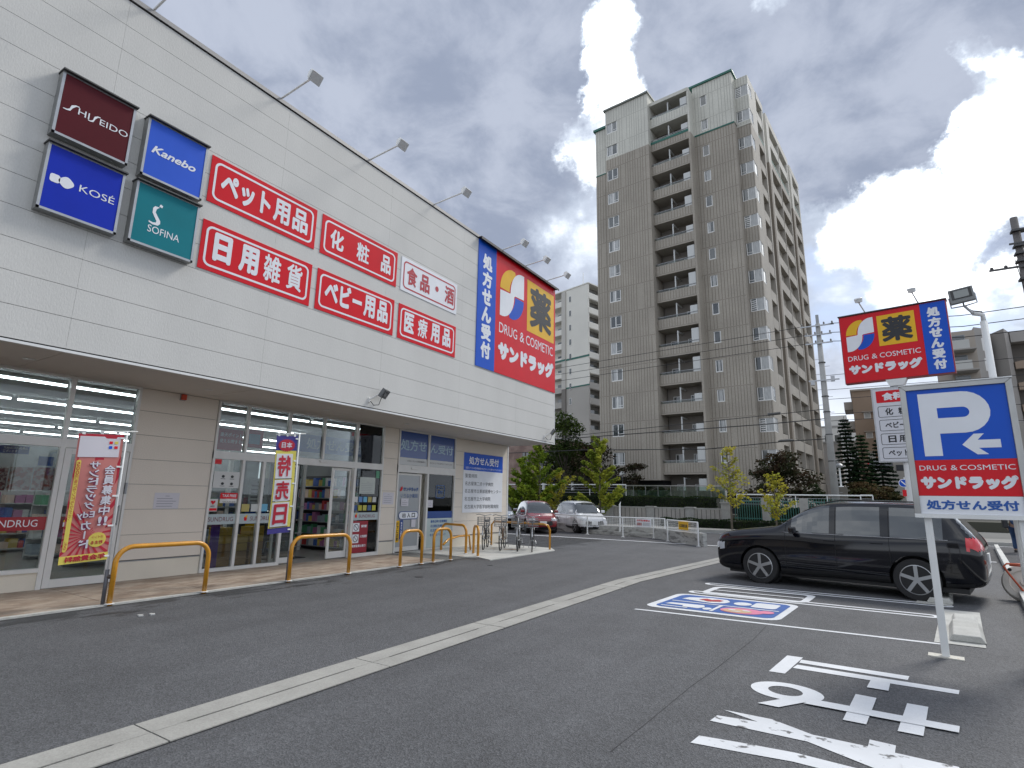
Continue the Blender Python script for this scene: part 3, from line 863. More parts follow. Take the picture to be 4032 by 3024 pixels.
L1, f1 = lightbox(2.32, 3.29, 6.60, 7.61, mat('maroon_panel', (.085, .003, .008), .4, spec=.2, coat=.05, var=.05, vscale=2), 'dark maroon light box with white cosmetics lettering, top left of the four')
mb = MB()
letter(mb, 'HI', f1, (2.575, 2.715, 7.045, 7.145), .003, bold=.01); letter(mb, 'EIDO', f1, (2.85, 3.23, 7.045, 7.145), .003, bold=.01)
for (x0, dx) in ((2.39, .0), (2.70, .0)):
    w = .19 if x0 < 2.5 else .15
    P = [(0, .02), (.25, .0), (.48, .10), (.60, .55), (.80, .95), (1.0, 1.02), (1.0, 1.12), (.75, 1.10), (.50, .85), (.42, .35), (.28, .16), (.05, .12)]
    flat(mb, [(x0 + u * w, 7.025 + v * .125) for u, v in P], f1, .003)
mb.build('lettering', WHITE, L1)
L2, f2 = lightbox(3.48, 4.455, 6.575, 7.61, mat('mid_blue_panel', (.03, .11, .62), .4, spec=.2, coat=.05, var=.05, vscale=2), 'bright blue light box with white script lettering, top right of the four')
mb = MB(); letter(mb, 'Kanebo', f2, (3.61, 4.30, 7.02, 7.16), .003, bold=.028, slant=.05); mb.build('lettering', WHITE, L2)
L3, f3 = lightbox(2.32, 3.30, 5.43, 6.45, mat('deep_blue_panel', (.003, .025, .42), .4, spec=.2, coat=.05, var=.05, vscale=2), 'deep blue light box with two white rounded shapes, bottom left of the four')
mb = MB(); letter(mb, 'KOSÉ', f3, (2.76, 3.21, 5.885, 6.02), .003, bold=.004)
flat(mb, rrect(2.405, 2.525, 5.875, 6.00, .035), f3, .003)
flat(mb, [(2.60 + .088 * math.cos(a) * (1 + .06 * math.cos(4 * a)), 5.935 + .082 * math.sin(a) * (1 + .06 * math.cos(4 * a))) for a in [2 * math.pi * k / 32 for k in range(32)]], f3, .003)
mb.build('lettering', WHITE, L3)
L4, f4 = lightbox(3.465, 4.455, 5.42, 6.465, mat('teal_panel', (.002, .18, .22), .4, spec=.2, coat=.05, var=.05, vscale=2), 'teal light box with a white curved emblem over lettering, bottom right of the four')
mb = MB(); letter(mb, 'SOFINA', f4, (3.71, 4.20, 5.68, 5.80), .003, bold=.006)
P = [(3.745, 6.10), (3.77, 6.14), (3.84, 6.145), (3.80, 6.10), (3.79, 6.04), (3.83, 5.98), (3.875, 5.92), (3.88, 5.87), (3.85, 5.83), (3.77, 5.82), (3.71, 5.84), (3.71, 5.865), (3.77, 5.855), (3.815, 5.87), (3.82, 5.90), (3.78, 5.96), (3.745, 6.02)]
flat(mb, P, f4, .003); flat(mb, [(3.83, 6.16), (3.875, 6.15), (3.885, 6.19), (3.845, 6.205)], f4, .003)
mb.build('emblem', WHITE, L4)

def plate(y0, y1, z0, z1, text_, trect, label, inv=False, bold=.055, extra=None):
    t = thing('wall_sign', label, 'sign', (-9.49, (y0 + y1) / 2, z0), group='product name signs on the upper wall')
    fn = facade(-9.49)
    bgm, fg = (WHITE, mat('red_print', (.45, .03, .045), .4)) if inv else (RED, WHITE)
    mb = MB(); mb.box(-9.489, -9.476, y0, y1, z0, z1); mb.build('panel', bgm, t)
    mb = MB(); fo = facade(-9.476)
    ring(mb, rrect(y0 + .075, y1 - .075, z0 + .08, z1 - .08, .12), rrect(y0 + .115, y1 - .115, z0 + .12, z1 - .12, .085), fo, .0025)
    mb.build('border_line', fg, t)
    mb = MB()
    for s, r, b in text_:
        letter(mb, s, fo, r, .003, bold=b or bold)
    mb.build('lettering', fg, t)
RS = 'red sign with white lettering '
plate(4.61, 6.915, 6.71, 7.615, [('ペット', (4.82, 5.83, 6.93, 7.42), .045), ('用', (5.90, 6.27, 6.93, 7.43), .035), ('品', (6.34, 6.71, 6.93, 7.43), .035)], None, 'red sign with white lettering, right beside the bright blue light box')
plate(4.61, 6.92, 5.44, 6.355, [('日', (4.84, 5.18, 5.66, 6.20), .05), ('用', (5.33, 5.72, 5.65, 6.20), .045), ('雑', (5.83, 6.20, 5.65, 6.20), .025), ('貨', (6.34, 6.70, 5.65, 6.20), .025)], None, 'red sign with white lettering, right beside the teal light box')
plate(7.065, 9.375, 6.705, 7.61, [('化', (7.30, 7.68, 6.93, 7.39), .035), ('粧', (8.06, 8.44, 6.93, 7.39), .025), ('品', (8.83, 9.16, 6.93, 7.39), .035)], None, 'red sign of three wide-spaced white characters in the upper row, left of the white sign')
plate(7.065, 9.365, 5.44, 6.35, [('ベビ', (7.28, 8.00, 5.68, 6.20), .045), ('ー', (8.05, 8.33, 5.88, 5.98), .03), ('用', (8.39, 8.74, 5.67, 6.20), .04), ('品', (8.82, 9.16, 5.67, 6.20), .04)], None, RS + 'in the lower row, under the one with three wide-spaced characters')
plate(9.535, 11.815, 6.705, 7.605, [('食', (9.74, 10.13, 6.92, 7.42), .03), ('品', (10.25, 10.63, 6.92, 7.40), .035), ('・', (10.86, 11.0, 7.1, 7.26), .03), ('酒', (11.27, 11.68, 6.92, 7.42), .03)], None, 'white sign with dark red lettering in the upper row of the wall signs', inv=True)
plate(9.525, 11.825, 5.44, 6.34, [('医', (9.74, 10.10, 5.66, 6.18), .035), ('療', (10.25, 10.62, 5.66, 6.18), .02), ('用', (10.76, 11.12, 5.66, 6.18), .04), ('品', (11.25, 11.60, 5.66, 6.18), .04)], None, RS + 'in the lower row, under the white sign')

def logo(t, fn, a0, a1, b0, b1):
    """two leaves: yellow over white on the left, white over blue on the right"""
    A = lambda u: a0 + u * (a1 - a0); B = lambda v: b0 + v * (b1 - b0)
    arc = lambda cx, cy, rx, ry, t0, t1, n=14: [(cx + rx * math.cos(rad(t0 + (t1 - t0) * k / n)), cy + ry * math.sin(rad(t0 + (t1 - t0) * k / n))) for k in range(n + 1)]
    def put(name, pts, m, c):
        mb = MB(); flat(mb, [(A(u), B(v)) for u, v in pts], fn, c); mb.build(name, m, t)
    # yellow quarter leaf (upper left)
    put('yellow_leaf', arc(.56, .52, .56, .46, 180, 100) + [(.60, .97)] + arc(.92, .52, .54, .44, 122, 180), YEL, .004)
    put('blue_leaf', [(u_, v_) for u_, v_ in [(1 - p, 1 - q) for p, q in (arc(.56, .52, .56, .46, 180, 100) + [(.60, .97)] + arc(.92, .52, .54, .44, 122, 180))]], BLUE, .004)
    # white leaf: upper right down to lower left
    put('white_leaf', arc(.92, .52, .50, .48, 180, 90) + [(1.0, 1.0), (1.0, .52), (.62, .50)] + arc(.08, .48, .50, .48, 0, -90) + [(0, 0), (0, .48), (.40, .50)], WHITE, .006)

# big sign at the end of the facade
B_ = thing('corner_sign', 'large red and blue sign with yellow square at the end of the upper wall', 'sign', (-9.49, 15.3, 5.44))
mb = MB(); mb.box(-9.488, -9.468, 12.80, 13.78, 5.435, 9.50); mb.build('blue_panel', BLUE, B_)
mb = MB(); mb.box(-9.488, -9.468, 13.782, 17.815, 5.435, 9.50); mb.build('red_panel', RED, B_)
mb = MB(); mb.box(-9.49, -9.34, 12.76, 17.90, 9.505, 9.53); mb.box(-9.345, -9.335, 12.76, 17.90, 9.45, 9.53); mb.build('rain_hood', mat('hood_brown', (.07, .065, .06), .5, metal=.3), B_)
fb = facade(-9.468)
logo(B_, fb, 14.02, 15.50, 7.37, 9.18)
mb = MB(); flat(mb, [(15.73, 7.30), (17.70, 7.30), (17.70, 9.19), (15.73, 9.19)], fb, .003); mb.build('yellow_square', YEL, B_)
mb = MB(); letter(mb, '薬', fb, (15.91, 17.50, 7.50, 9.05), .006, bold=.035); mb.build('black_character', BLACK, B_)
mb = MB()
letter(mb, 'DRUG', fb, (14.01, 15.10, 6.79, 7.13), .003, bold=.006); letter(mb, '&', fb, (15.28, 15.56, 6.79, 7.13), .003, bold=.006); letter(mb, 'COSMETIC', fb, (15.68, 17.62, 6.79, 7.13), .003, bold=.006)
letter(mb, 'サンドラッグ', fb, (13.97, 17.68, 5.90, 6.52), .003, bold=.085)
letter(mb, '処方せん受付', fb, (13.03, 13.55, 5.72, 9.15), .003, bold=.05, vertical=True)
mb.build('lettering', WHITE, B_)

# arm lights over the signs
LAMPW = mat('lamp_housing', (.78, .78, .76), .45, var=.05, vscale=9)
def armlight(y, L, label, grp='spotlights on arms along the roof edge'):
    t = thing('spotlight', label, 'spotlight', (-9.55, y, 9.60), group=grp)
    mb = MB(); mb.tube([(-9.58, y, 9.60), (-9.55, y, 9.625), (-9.50 + L, y, 9.69)], .021, 8); mb.box(-9.60, -9.54, y - .04, y + .04, 9.60, 9.612); mb.build('arm', LAMPW, t)
    x = -9.5 + L
    mb = MB()
    mb.prism([(x - .03, 9.76), (x + .07, 9.79), (x + .16, 9.70), (x + .0, 9.58), (x - .06, 9.66)], lambda a, b, c: (a, c, b), y - .10, y + .10); mb.build('head', LAMPW, t, bevel=.008)
    mb = MB(); mb.prism([(x + .10, 9.70), (x + .155, 9.695), (x + .03, 9.54), (x + .005, 9.57)], lambda a, b, c: (a, c, b), y - .13, y + .13); mb.build('visor', mat('lamp_visor', (.62, .63, .62), .5), t)
armlight(3.34, 1.05, 'spotlight on an arm nearest the photographer, above the four light boxes')
armlight(5.81, 1.0, 'spotlight on an arm above the red signs, just right of the light boxes')
armlight(8.27, 1.0, 'spotlight on an arm above the middle of the red signs')
armlight(10.69, 1.05, 'spotlight on an arm above the white wall sign')
armlight(14.08, .85, 'spotlight on an arm above the left side of the big corner sign')
armlight(15.56, .85, 'middle spotlight of the three above the big corner sign')
armlight(17.12, .85, 'spotlight on an arm above the building corner, rightmost of the three over the big sign')
def flood(y, z, label, tw):
    t = thing('floodlight', label, 'floodlight', (-9.49, y, z))
    mb = MB(); mb.box(-9.489, -9.46, y - .28, y - .22, z - .22, z - .12); mb.tube([(-9.46, y - .25, z - .15), (-9.33, y - .10, z - .02)], .018, 6); mb.build('bracket', LAMPW, t)
    c = Vector((-9.27, y, z)); n = Vector((.72, .30, -.52)).normalized(); a = n.cross(Vector((0, 0, 1))).normalized(); b = a.cross(n)
    MB().obox(c, a * .15, b * .11, n * .045).build('body', mat('flood_grey', (.16, .165, .17), .5, metal=.3), t, bevel=.012)
    MB().obox(c + n * .048, a * .10, b * .07, n * .003).build('lens', mat('lens_dark', (.03, .03, .035), .1, coat=.8), t)
    mb = MB(); mb.tube([(-9.45, y - .24, z - .2), (-9.36, y - .22, z - .30), (-9.3, y - .12, z - .28), (-9.29, y - .05, z - .08)], .009, 6); mb.build('cable', BLACK, t)
flood(9.02, 3.92, 'grey floodlight with hanging cable on the lower edge of the upper wall', 0)
flood(17.30, 3.92, 'grey floodlight on the upper wall at the building corner', 0)

# prescription board on the wall and glass
t = thing('prescription_board', 'white board listing hospitals under a blue band, fixed on the beige wall near the corner', 'sign', (WX, 16.2, 1.1))
fw = facade(WX + .006)
mb = MB(); mb.box(WX + .002, WX + .016, 14.98, 17.37, 1.09, 3.09); mb.build('panel', WHITE, t)
fw = facade(WX + .016)
mb = MB(); flat(mb, [(14.98, 2.50), (17.37, 2.50), (17.37, 3.09), (14.98, 3.09)], fw, .002); mb.build('blue_band', BLUE, t)
mb = MB(); letter(mb, '処方せん受付', fw, (15.27, 17.10, 2.70, 2.98), .004, bold=.03); letter(mb, '全国どちらの医療機関の処方せんでも受付けております', fw, (15.08, 17.29, 2.55, 2.62), .004); mb.build('white_lettering', WHITE, t)
mb = MB()
for s, a1, z in (('聖霊病院', 15.76, 2.25), ('名古屋第二赤十字病院', 16.77, 1.99), ('名古屋市立東部医療センター', 17.27, 1.74), ('名古屋市立大学病院', 16.61, 1.48), ('名古屋大学医学部附属病院', 17.14, 1.22)):
    letter(mb, s, fw, (15.08, a1, z, z + .135), .003, bold=.008)
mb.build('black_lettering', BLACK, t)
LBLUE = mat('light_blue_print', (.30, .45, .55), .4, coat=.3)
DBLUE = mat('window_blue', (.010, .06, .26), .3, coat=.4)
fg = facade(WX + .004)
def film(y0, y1, z0, z1, m, name, label, cat='window sticker', x=WX - .012, group=None):
    o = BX(x, x + .003, y0, y1, z0, z1).build(name, m); return tag(o, label, cat, group)
for (a, b, s, r, lab) in ((11.90, 13.14, '処方せ', (11.95, 13.08, 2.93, 3.25), 'left'), (13.225, 14.47, 'ん受付', (13.27, 14.40, 2.93, 3.21), 'right')):
    t = thing('window_sign', 'blue prescription sign with pale lettering in the %s transom pane of the prescription entrance' % lab, 'window sign', (WX, a, 2.5))
    BX(WX - .012, WX - .008, a, b, 2.72, 3.485).build('blue_film', DBLUE, t)
    BX(WX - .012, WX - .008, a, b, 2.505, 2.718).build('white_film', mat('film_white', (.55, .56, .55), .4, coat=.3), t)
    fs = facade(WX - .008)
    mb = MB(); letter(mb, s, fs, r, .002, bold=.02); mb.build('lettering', LBLUE, t)
    mb = MB(); letter(mb, '全国どちらの医療機関の' if lab == 'left' else '処方せんでも受付けております', fs, (a + (.35 if lab == 'left' else .02), b - .08, 2.60, 2.65), .002); mb.build('small_lettering', BLACK, t)
# right glass of the prescription entrance
t = thing('window_sign', 'pale film with blue band and lettering on the lower glass beside the prescription door', 'window sign', (WX, 13.8, .1))
BX(WX - .012, WX - .008, 13.225, 14.47, .94, 1.15).build('blue_band', DBLUE, t)
BX(WX - .012, WX - .008, 13.225, 14.47, .075, .938).build('pale_film', FROSTL, t)
mb = MB(); fs = facade(WX - .008)
for s, z, w in (('最寄近隣の医療機関', .80, .79), ('名古屋記念病院', .665, .6), ('名古屋第二赤十字', .53, .79), ('杁中駅前クリニック', .40, .75)):
    letter(mb, s, fs, (13.43, 13.43 + w, z, z + .085), .002, bold=.02)
mb.build('lettering', mat('blue_print', (.02, .10, .32), .4), t)
t = thing('window_sign', 'rounded outline sign with blue lettering on the glass right of the prescription door', 'window sign', (WX, 13.83, 1.55))
mb = MB(); ring(mb, rrect(13.62, 14.05, 1.55, 1.95, .05), rrect(13.64, 14.03, 1.57, 1.93, .035), fs, .001)
letter(mb, '処方せん', fs, (13.70, 13.97, 1.83, 1.89), .001, bold=.02); letter(mb, '受付', fs, (13.72, 13.95, 1.68, 1.79), .001, bold=.02)
mb.build('print', mat('blue_print', (.02, .10, .32), .4), t)
t = thing('entrance_sign', 'rounded white doorway sign with blue rim on the frosted prescription door', 'sign', (WX - .06, 12.5, .95))
fd = facade(WX - .062)
mb = MB(); flat(mb, rrect(12.07, 12.91, .93, 1.16, .11), fd, .001); mb.build('rim', DBLUE, t)
mb = MB(); flat(mb, rrect(12.09, 12.89, .95, 1.14, .094), fd, .003); mb.build('plate', WHITE, t)
mb = MB(); letter(mb, '出', fd, (12.22, 12.36, .98, 1.11), .005, bold=.03); letter(mb, '入', fd, (12.42, 12.56, .98, 1.11), .005, bold=.03); letter(mb, '口', fd, (12.62, 12.76, .98, 1.11), .005, bold=.03); mb.build('lettering', BLACK, t)
t = thing('door_lettering', 'blue shop name lettering with a small red emblem on the frosted prescription door', 'lettering', (WX - .06, 12.5, 1.55))
mb = MB(); letter(mb, 'サンドラッグ', fd, (12.22, 12.86, 1.74, 1.86), .001, bold=.05); letter(mb, 'いりなか薬局', fd, (12.12, 12.84, 1.55, 1.67), .001, bold=.01); mb.build('lettering', mat('blue_print2', (.03, .10, .30), .4), t)
mb = MB(); flat(mb, [(12.07, 1.75), (12.12, 1.73), (12.18, 1.80), (12.17, 1.88), (12.12, 1.86)], fd, .001); mb.build('red_emblem', RED, t)
def sheetlines(t, fn, a0, a1, b0, b1, n, m=BLACK, h=.008):
    mb = MB()
    for k in range(n):
        z = b1 - (b1 - b0) * (k + .7) / n; w = (a1 - a0) * (random.uniform(.75, .95) if k else .2)
        q = a0 + (a1 - a0) * (.05 if k else .42); flat(mb, [(q, z), (q + w * .95, z), (q + w * .95, z + h), (q, z + h)], fn, .002)
    mb.build('print', m, t)
def notice(y0, y1, z0, z1, label, x=WX + .003, m=None, lines=5, name='notice'):
    t = thing(name, label, 'notice', (x, (y0 + y1) / 2, z0))
    BX(x, x + .002, y0, y1, z0, z1).build('paper', m or mat('paper', (.62, .60, .64), .6), t)
    if lines: sheetlines(t, facade(x + .002), y0 + .03, y1 - .03, z0 + .03, z1 - .03, lines, mat('grey_print', (.20, .20, .24), .6))
    return t
notice(5.39, 5.85, 1.28, 1.58, 'white printed notice on the wide beige pier left of the main entrance')
notice(11.33, 11.76, 1.36, 1.69, 'white printed notice on the narrow beige pier between the two entrances')
notice(12.14, 12.45, 1.31, 1.53, 'small white note taped on the frosted prescription door', x=WX - .058, lines=3)
notice(13.25, 13.50, 1.27, 1.49, 'small white note on the glass edge right of the prescription door', x=WX - .012, lines=3)
notice(12.62, 12.80, .70, .92, 'tiny white guide-dog style sticker below the doorway sign on the prescription door', x=WX - .058, lines=0, name='sticker')
for (a, b, c, d, m, lab) in ((11.98, 12.12, .30, .90, YEL, 'narrow yellow upright sticker at the left edge of the prescription door'), (12.14, 12.27, .38, .91, DBLUE, 'narrow dark blue upright sticker beside the yellow one on the prescription door')):
    t = thing('sticker', lab, 'sticker', (WX, a, c)); BX(WX - .058, WX - .055, a, b, c, d).build('film', m, t)
    mb = MB(); letter(mb, 'ドアに注意' if m is YEL else '処方せん受付', facade(WX - .055), (a + .03, b - .03, c + .04, d - .04), .002, bold=.03, vertical=True); mb.build('lettering', BLACK if m is YEL else WHITE, t)
# window bands of the main shopfront
BANDW = mat('band_white', (.42, .49, .50), .35, coat=.4)
DRED = mat('band_red', (.33, .012, .02), .35, coat=.4)
def emblem(t, fn, a, b, s):
    mb = MB(); flat(mb, [(a, b), (a + .55 * s, b - .05 * s), (a + .6 * s, b + .5 * s), (a + .35 * s, b + .9 * s), (a - .05 * s, b + .6 * s)], fn, .002); mb.build('red_emblem', RED, t)
    mb = MB(); flat(mb, [(a + .15 * s, b + .65 * s), (a + .55 * s, b + .55 * s), (a + .7 * s, b + 1.05 * s), (a + .3 * s, b + 1.0 * s)], fn, .003); mb.build('yellow_emblem', YEL, t)
def band(y0, y1, z0, z1, m, txt, tr, fg, label, emb=None):
    t = thing('window_band', label, 'window band', (WX, y0, z0), group='shop name bands across the shop windows')
    BX(WX - .014, WX - .010, y0, y1, z0, z1).build('film', m, t)
    fn = facade(WX - .010)
    mb = MB(); letter(mb, txt, fn, tr, .002, bold=.012); mb.build('lettering', fg, t)
    if emb: emblem(t, fn, emb[0], emb[1], emb[2])
MAR = mat('maroon_print', (.16, .02, .03), .4)
for k, (a, b) in enumerate(((-.31, .67), (.73, 1.71), (1.77, 2.75))):
    band(a, b, .955, 1.165, DRED, 'SUNDRUG', (a + .32, b - .1, 1.01, 1.12), WHITE, 'red shop name band with white letters on the %s shop window' % ['farthest left', 'second left', 'middle left'][k])
band(2.81, 3.79, .955, 1.165, DRED, 'SUNDRUG', (3.02, 3.68, 1.01, 1.12), WHITE, 'red shop name band with white letters on the window left of the single glass door')
t = thing('window_band', 'short red band with a two-leaf emblem on the single glass door behind the pink banner', 'window band', (WX, 4, .95)); BX(WX - .004, WX - .001, 3.97, 4.745, .955, 1.165).build('film', DRED, t)
logo(t, facade(WX - .001), 4.02, 4.16, 1.00, 1.14)
band(6.46, 7.07, .955, 1.165, BANDW, 'SUNDRUG', (6.48, 7.02, 1.015, 1.105), MAR, 'pale shop name band on the leftmost glass of the main entrance')
band(7.14, 8.12, .955, 1.165, BANDW, 'SUNDRUG', (7.41, 7.95, 1.015, 1.105), MAR, 'pale shop name band behind the sale day banner', (7.27, 1.02, .11))
band(10.305, 11.21, .955, 1.15, BANDW, 'SUNDRUG', (10.52, 11.09, 1.015, 1.095), MAR, 'pale shop name band right of the open main entrance', (10.39, 1.02, .11))
# posters
PAP = mat('poster_paper', (.60, .60, .58), .5, coat=.2)
def poster(y0, y1, z0, z1, m, label, name='poster', x=WX - .045, txt=None, fg=WHITE, cat='poster'):
    t = thing(name, label, cat, (x, y0, z0)); BX(x, x + .003, y0, y1, z0, z1).build('sheet', m, t)
    mb = MB(); fn = facade(x + .003)
    for s, r, b in (txt or []): letter(mb, s, fn, r, .002, bold=b)
    if txt: mb.build('lettering', fg, t)
    return t
FOODM = mat('leaflet_print', (.55, .47, .40), .5, col2=(.36, .10, .06), c2scale=14, c2lo=.45, c2hi=.55, var=.3, vscale=30)
FOODD = mat('leaflet_print_dark', (.16, .06, .06), .5, col2=(.50, .42, .36), c2scale=16, c2lo=.5, c2hi=.56, var=.3, vscale=30)
poster(3.21, 3.50, 1.59, 1.95, FOODM, 'brownish sales leaflet in the window left of the glass door, left one of two')
poster(3.52, 3.79, 1.59, 1.96, FOODM, 'brownish sales leaflet in the window left of the glass door, beside the mullion')
poster(2.85, 3.19, 1.58, 1.93, FOODD, 'dark food leaflet in the window at the left edge of the photograph')
poster(3.05, 3.54, 2.18, 2.31, DBLUE, 'blue hanging board with white lettering high inside the left shop window', name='hanging_board', x=WX - .5, txt=[('化粧品は店内奥に', (3.2, 3.52, 2.255, 2.295), .02), ('ございます', (3.2, 3.38, 2.20, 2.24), .02)], cat='board')
poster(3.55, 3.75, 1.99, 2.14, DBLUE, 'small dark blue card in the window beside the mullion of the glass door')
poster(6.47, 7.06, 2.50, 2.95, mat('dull_red', (.40, .03, .06), .5), 'dull red points poster with pale lettering in the transom above the main entrance', x=WX - .06, txt=[('楽天ポイント', (6.55, 7.04, 2.78, 2.87), .02), ('使える!貯まる!', (6.55, 7.05, 2.65, 2.73), .02)])
t = poster(7.14, 7.55, 2.60, 3.0, mat('dull_red', (.40, .03, .06), .5), 'dull red poster with a pale blue picture in the transom above the main entrance', x=WX - .06)
BX(WX - .056, WX - .053, 7.2, 7.47, 2.68, 2.9).build('picture', mat('pale_blue_print', (.15, .32, .45), .5), t)
poster(8.35, 10.70, 2.62, 3.05, mat('dim_blue', (.03, .10, .36), .5), 'long dark blue prescription board hanging inside above the main entrance', x=WX - .10, name='hanging_board', txt=[('処方せん受付', (8.75, 10.55, 2.70, 2.97), .03)], fg=mat('grey_blue_print', (.45, .52, .60), .5), cat='board')
t = poster(6.49, 7.06, 1.70, 2.04, PAP, 'white poster with four small health pictograms on the entrance glass', x=WX - .008)
mb = MB()
for (a, b) in ((6.69, 1.94), (6.89, 1.94), (6.69, 1.79), (6.89, 1.79)):
    flat(mb, ell(a, b, .035, .03, 10), facade(WX - .005), .002); flat(mb, [(a - .05, b - .055), (a + .05, b - .055), (a + .05, b - .045), (a - .05, b - .045)], facade(WX - .005), .002)
mb.build('pictograms', BLACK, t)
poster(6.68, 7.06, 1.48, 1.60, RED, 'red tax free sticker with white lettering on the entrance glass', name='sticker', x=WX - .008, txt=[('TAX FREE', (6.72, 7.03, 1.515, 1.57), .03)], cat='sticker')
poster(6.68, 7.05, 1.39, 1.475, PAP, 'white payment cards sticker under the tax free sticker', name='sticker', x=WX - .008, txt=[('VCASHER', (6.74, 7.03, 1.40, 1.425), .02)], fg=BLACK, cat='sticker')
t = poster(6.44, 6.64, 1.22, 1.475, PAP, 'white sticker with a red heart showing a defibrillator inside', name='sticker', x=WX - .006, txt=[('AED', (6.49, 6.58, 1.31, 1.34), .03)], fg=BLACK, cat='sticker')
mb = MB(); flat(mb, [(6.54, 1.355), (6.59, 1.41), (6.585, 1.435), (6.56, 1.44), (6.54, 1.425), (6.52, 1.44), (6.495, 1.435), (6.49, 1.41)], facade(WX - .003), .002); flat(mb, [(6.45, 1.235), (6.63, 1.235), (6.63, 1.285), (6.45, 1.285)], facade(WX - .003), .002); mb.build('red_heart', RED, t)
poster(6.46, 6.62, 2.19, 2.29, RED, 'small square red sticker at the top left of the entrance glass', name='sticker', x=WX - .008, cat='sticker')
t = poster(10.47, 11.02, 1.64, 2.08, mat('poster_green', (.46, .50, .46), .5, coat=.2), 'pale store map poster with a green top edge on the glass right of the entrance', x=WX - .008); sheetlines(t, facade(WX - .005), 10.5, 11.0, 1.66, 1.98, 7, mat('grey_print', (.20, .20, .24), .6), .006)
t = poster(10.31, 10.86, .12, .93, mat('notice_red', (.30, .015, .03), .5), 'tall red warning poster with two prohibition rings low on the glass right of the entrance', x=WX - .008, txt=[('禁煙', (10.62, 10.82, .76, .83), .03), ('火気厳禁', (10.60, 10.84, .50, .57), .03), ('無断駐車お断り', (10.34, 10.82, .26, .33), .03)])
mb = MB(); fn = facade(WX - .005)
for b in (.77, .48): flat(mb, rrect(10.34, 10.56, b - .11, b + .11, .01), fn, .002)
mb.build('white_square', WHITE, t)
mb = MB()
for b in (.77, .48):
    ring(mb, ell(10.45, b, .085, .085, 20), ell(10.45, b, .068, .068, 20), fn, .004); flat(mb, [(10.39, b + .05), (10.40, b + .06), (10.51, b - .05), (10.50, b - .06)], fn, .004)
mb.build('ring', BLACK, t)
ccs = [mat('cc_%d' % i, c, .5) for i, c in enumerate([(.6, .6, .58), (.12, .25, .5), (.15, .42, .6), (.45, .38, .12), (.55, .57, .55), (.03, .08, .22), (.45, .42, .05), (.5, .48, .1), (.06, .12, .25), (.50, .48, .05)])]
for k in range(10):
    a = 10.31 + (k % 5) * .165; z = 1.42 if k < 5 else 1.20
    film(a, a + .13, z, z + .14, ccs[k], 'sticker', 'small coloured sticker in the two rows above the pale band right of the entrance', 'sticker', WX - .010, 'small stickers on the glass right of the entrance')
for k in range(3):
    film(7.18 + k * .22, 7.36 + k * .22, 1.21, 1.37, ccs[(3, 4, 2)[k]], 'sticker', 'small pale sticker in the row above the pale band behind the sale day banner', 'sticker', WX - .006, 'small stickers behind the sale day banner')
film(11.04, 11.17, 2.07, 2.27, mat('cc_green', (.10, .30, .18), .5), 'sticker', 'small green and white emergency sticker at the top right of the entrance glass', 'sticker', WX - .010)
t = poster(9.0, 9.55, 1.3, 2.0, mat('poster_grey', (.34, .36, .36), .5), 'grey poster with rows of small pictograms on the inner partition', x=-14.1); sheetlines(t, facade(-14.097), 9.03, 9.5, 1.35, 1.95, 6, BLACK, .04)
poster(8.95, 9.55, .85, 1.2, DBLUE, 'dark blue panel under the pictogram poster on the inner partition', x=-14.1)
poster(9.0, 9.4, .3, .8, YEL, 'yellow poster low on the inner partition behind the trolley', x=-14.1, txt=[('注意', (9.08, 9.3, .5, .62), .03)], fg=BLACK)

# ------------------------------------------------------------------ yellow hoop rails
YP = mat('yellow_rail_paint', (.58, .26, .015), .35, coat=.3, var=.10, vscale=5, var2=.05, v2scale=40)
def hoop_pts(p, q, h, r=.2, n=7):
    p = Vector((*p, 0.0)); q = Vector((*q, 0.0)); d = (q - p).normalized(); P = [p, p + Vector((0, 0, h - r))]
    for k in range(1, n + 1):
        a = rad(90 * k / n); P.append(p + d * (r - r * math.cos(a)) + Vector((0, 0, h - r + r * math.sin(a))))
    for k in range(0, n + 1):
        a = rad(90 * k / n); P.append(q - d * (r - r * math.sin(a)) + Vector((0, 0, h - r + r * math.cos(a))))
    P.append(q); return P
def rail(p, q, h, label, r=.2, rr=.036):
    t = thing('hoop_rail', label, 'guard rail', ((p[0] + q[0]) / 2, (p[1] + q[1]) / 2, 0), group='yellow hoop rails along the shop walkway')
    MB().tube(hoop_pts(p, q, h, r), rr, 12).build('pipe', YP, t, smooth=True)
    for c in (p, q):
        mb = MB(); mb.lathe((c[0], c[1], .024), (0, 0, 1), [(.065, 0), (.065, .006), (.045, .010)], 16); mb.build('base_ring', PAINTW, t)
    return t
rail((-9.27, 3.97), (-9.24, 5.31), .80, 'long yellow hoop rail nearest the photographer, with the pink banner tied to it', .22)
rail((-9.22, 6.87), (-9.19, 8.26), .80, 'long yellow hoop rail before the main entrance, carrying the yellow and blue banner', .22)
rail((-9.18, 9.76), (-9.19, 10.50), .80, 'narrow yellow hoop rail in front of the prescription entrance', .22)
rail((-9.18, 10.92), (-9.18, 11.60), .80, 'narrow yellow hoop rail just left of the bicycle pad', .22)
t = rail((-11.0, 13.43), (-9.86, 13.15), .80, 'yellow hoop rail standing across the bicycle pad', .22)
mb = MB(); mb.tube([(-9.18, 11.3, .42), (-9.5, 11.9, .5), (-10.0, 13.0, .5), (-10.2, 13.75, .48), (-10.25, 13.9, .05)], .028, 8); mb.build('low_bar', YP, t, smooth=True)
t = rail((-9.65, 13.23), (-9.15, 12.76), .80, 'small yellow hoop rail at the near edge of the bicycle pad', .2)
t = thing('bicycle_rail', 'yellow pipe rail around the parked bicycles beside the building corner', 'guard rail', (-8.67, 15.98, 0))
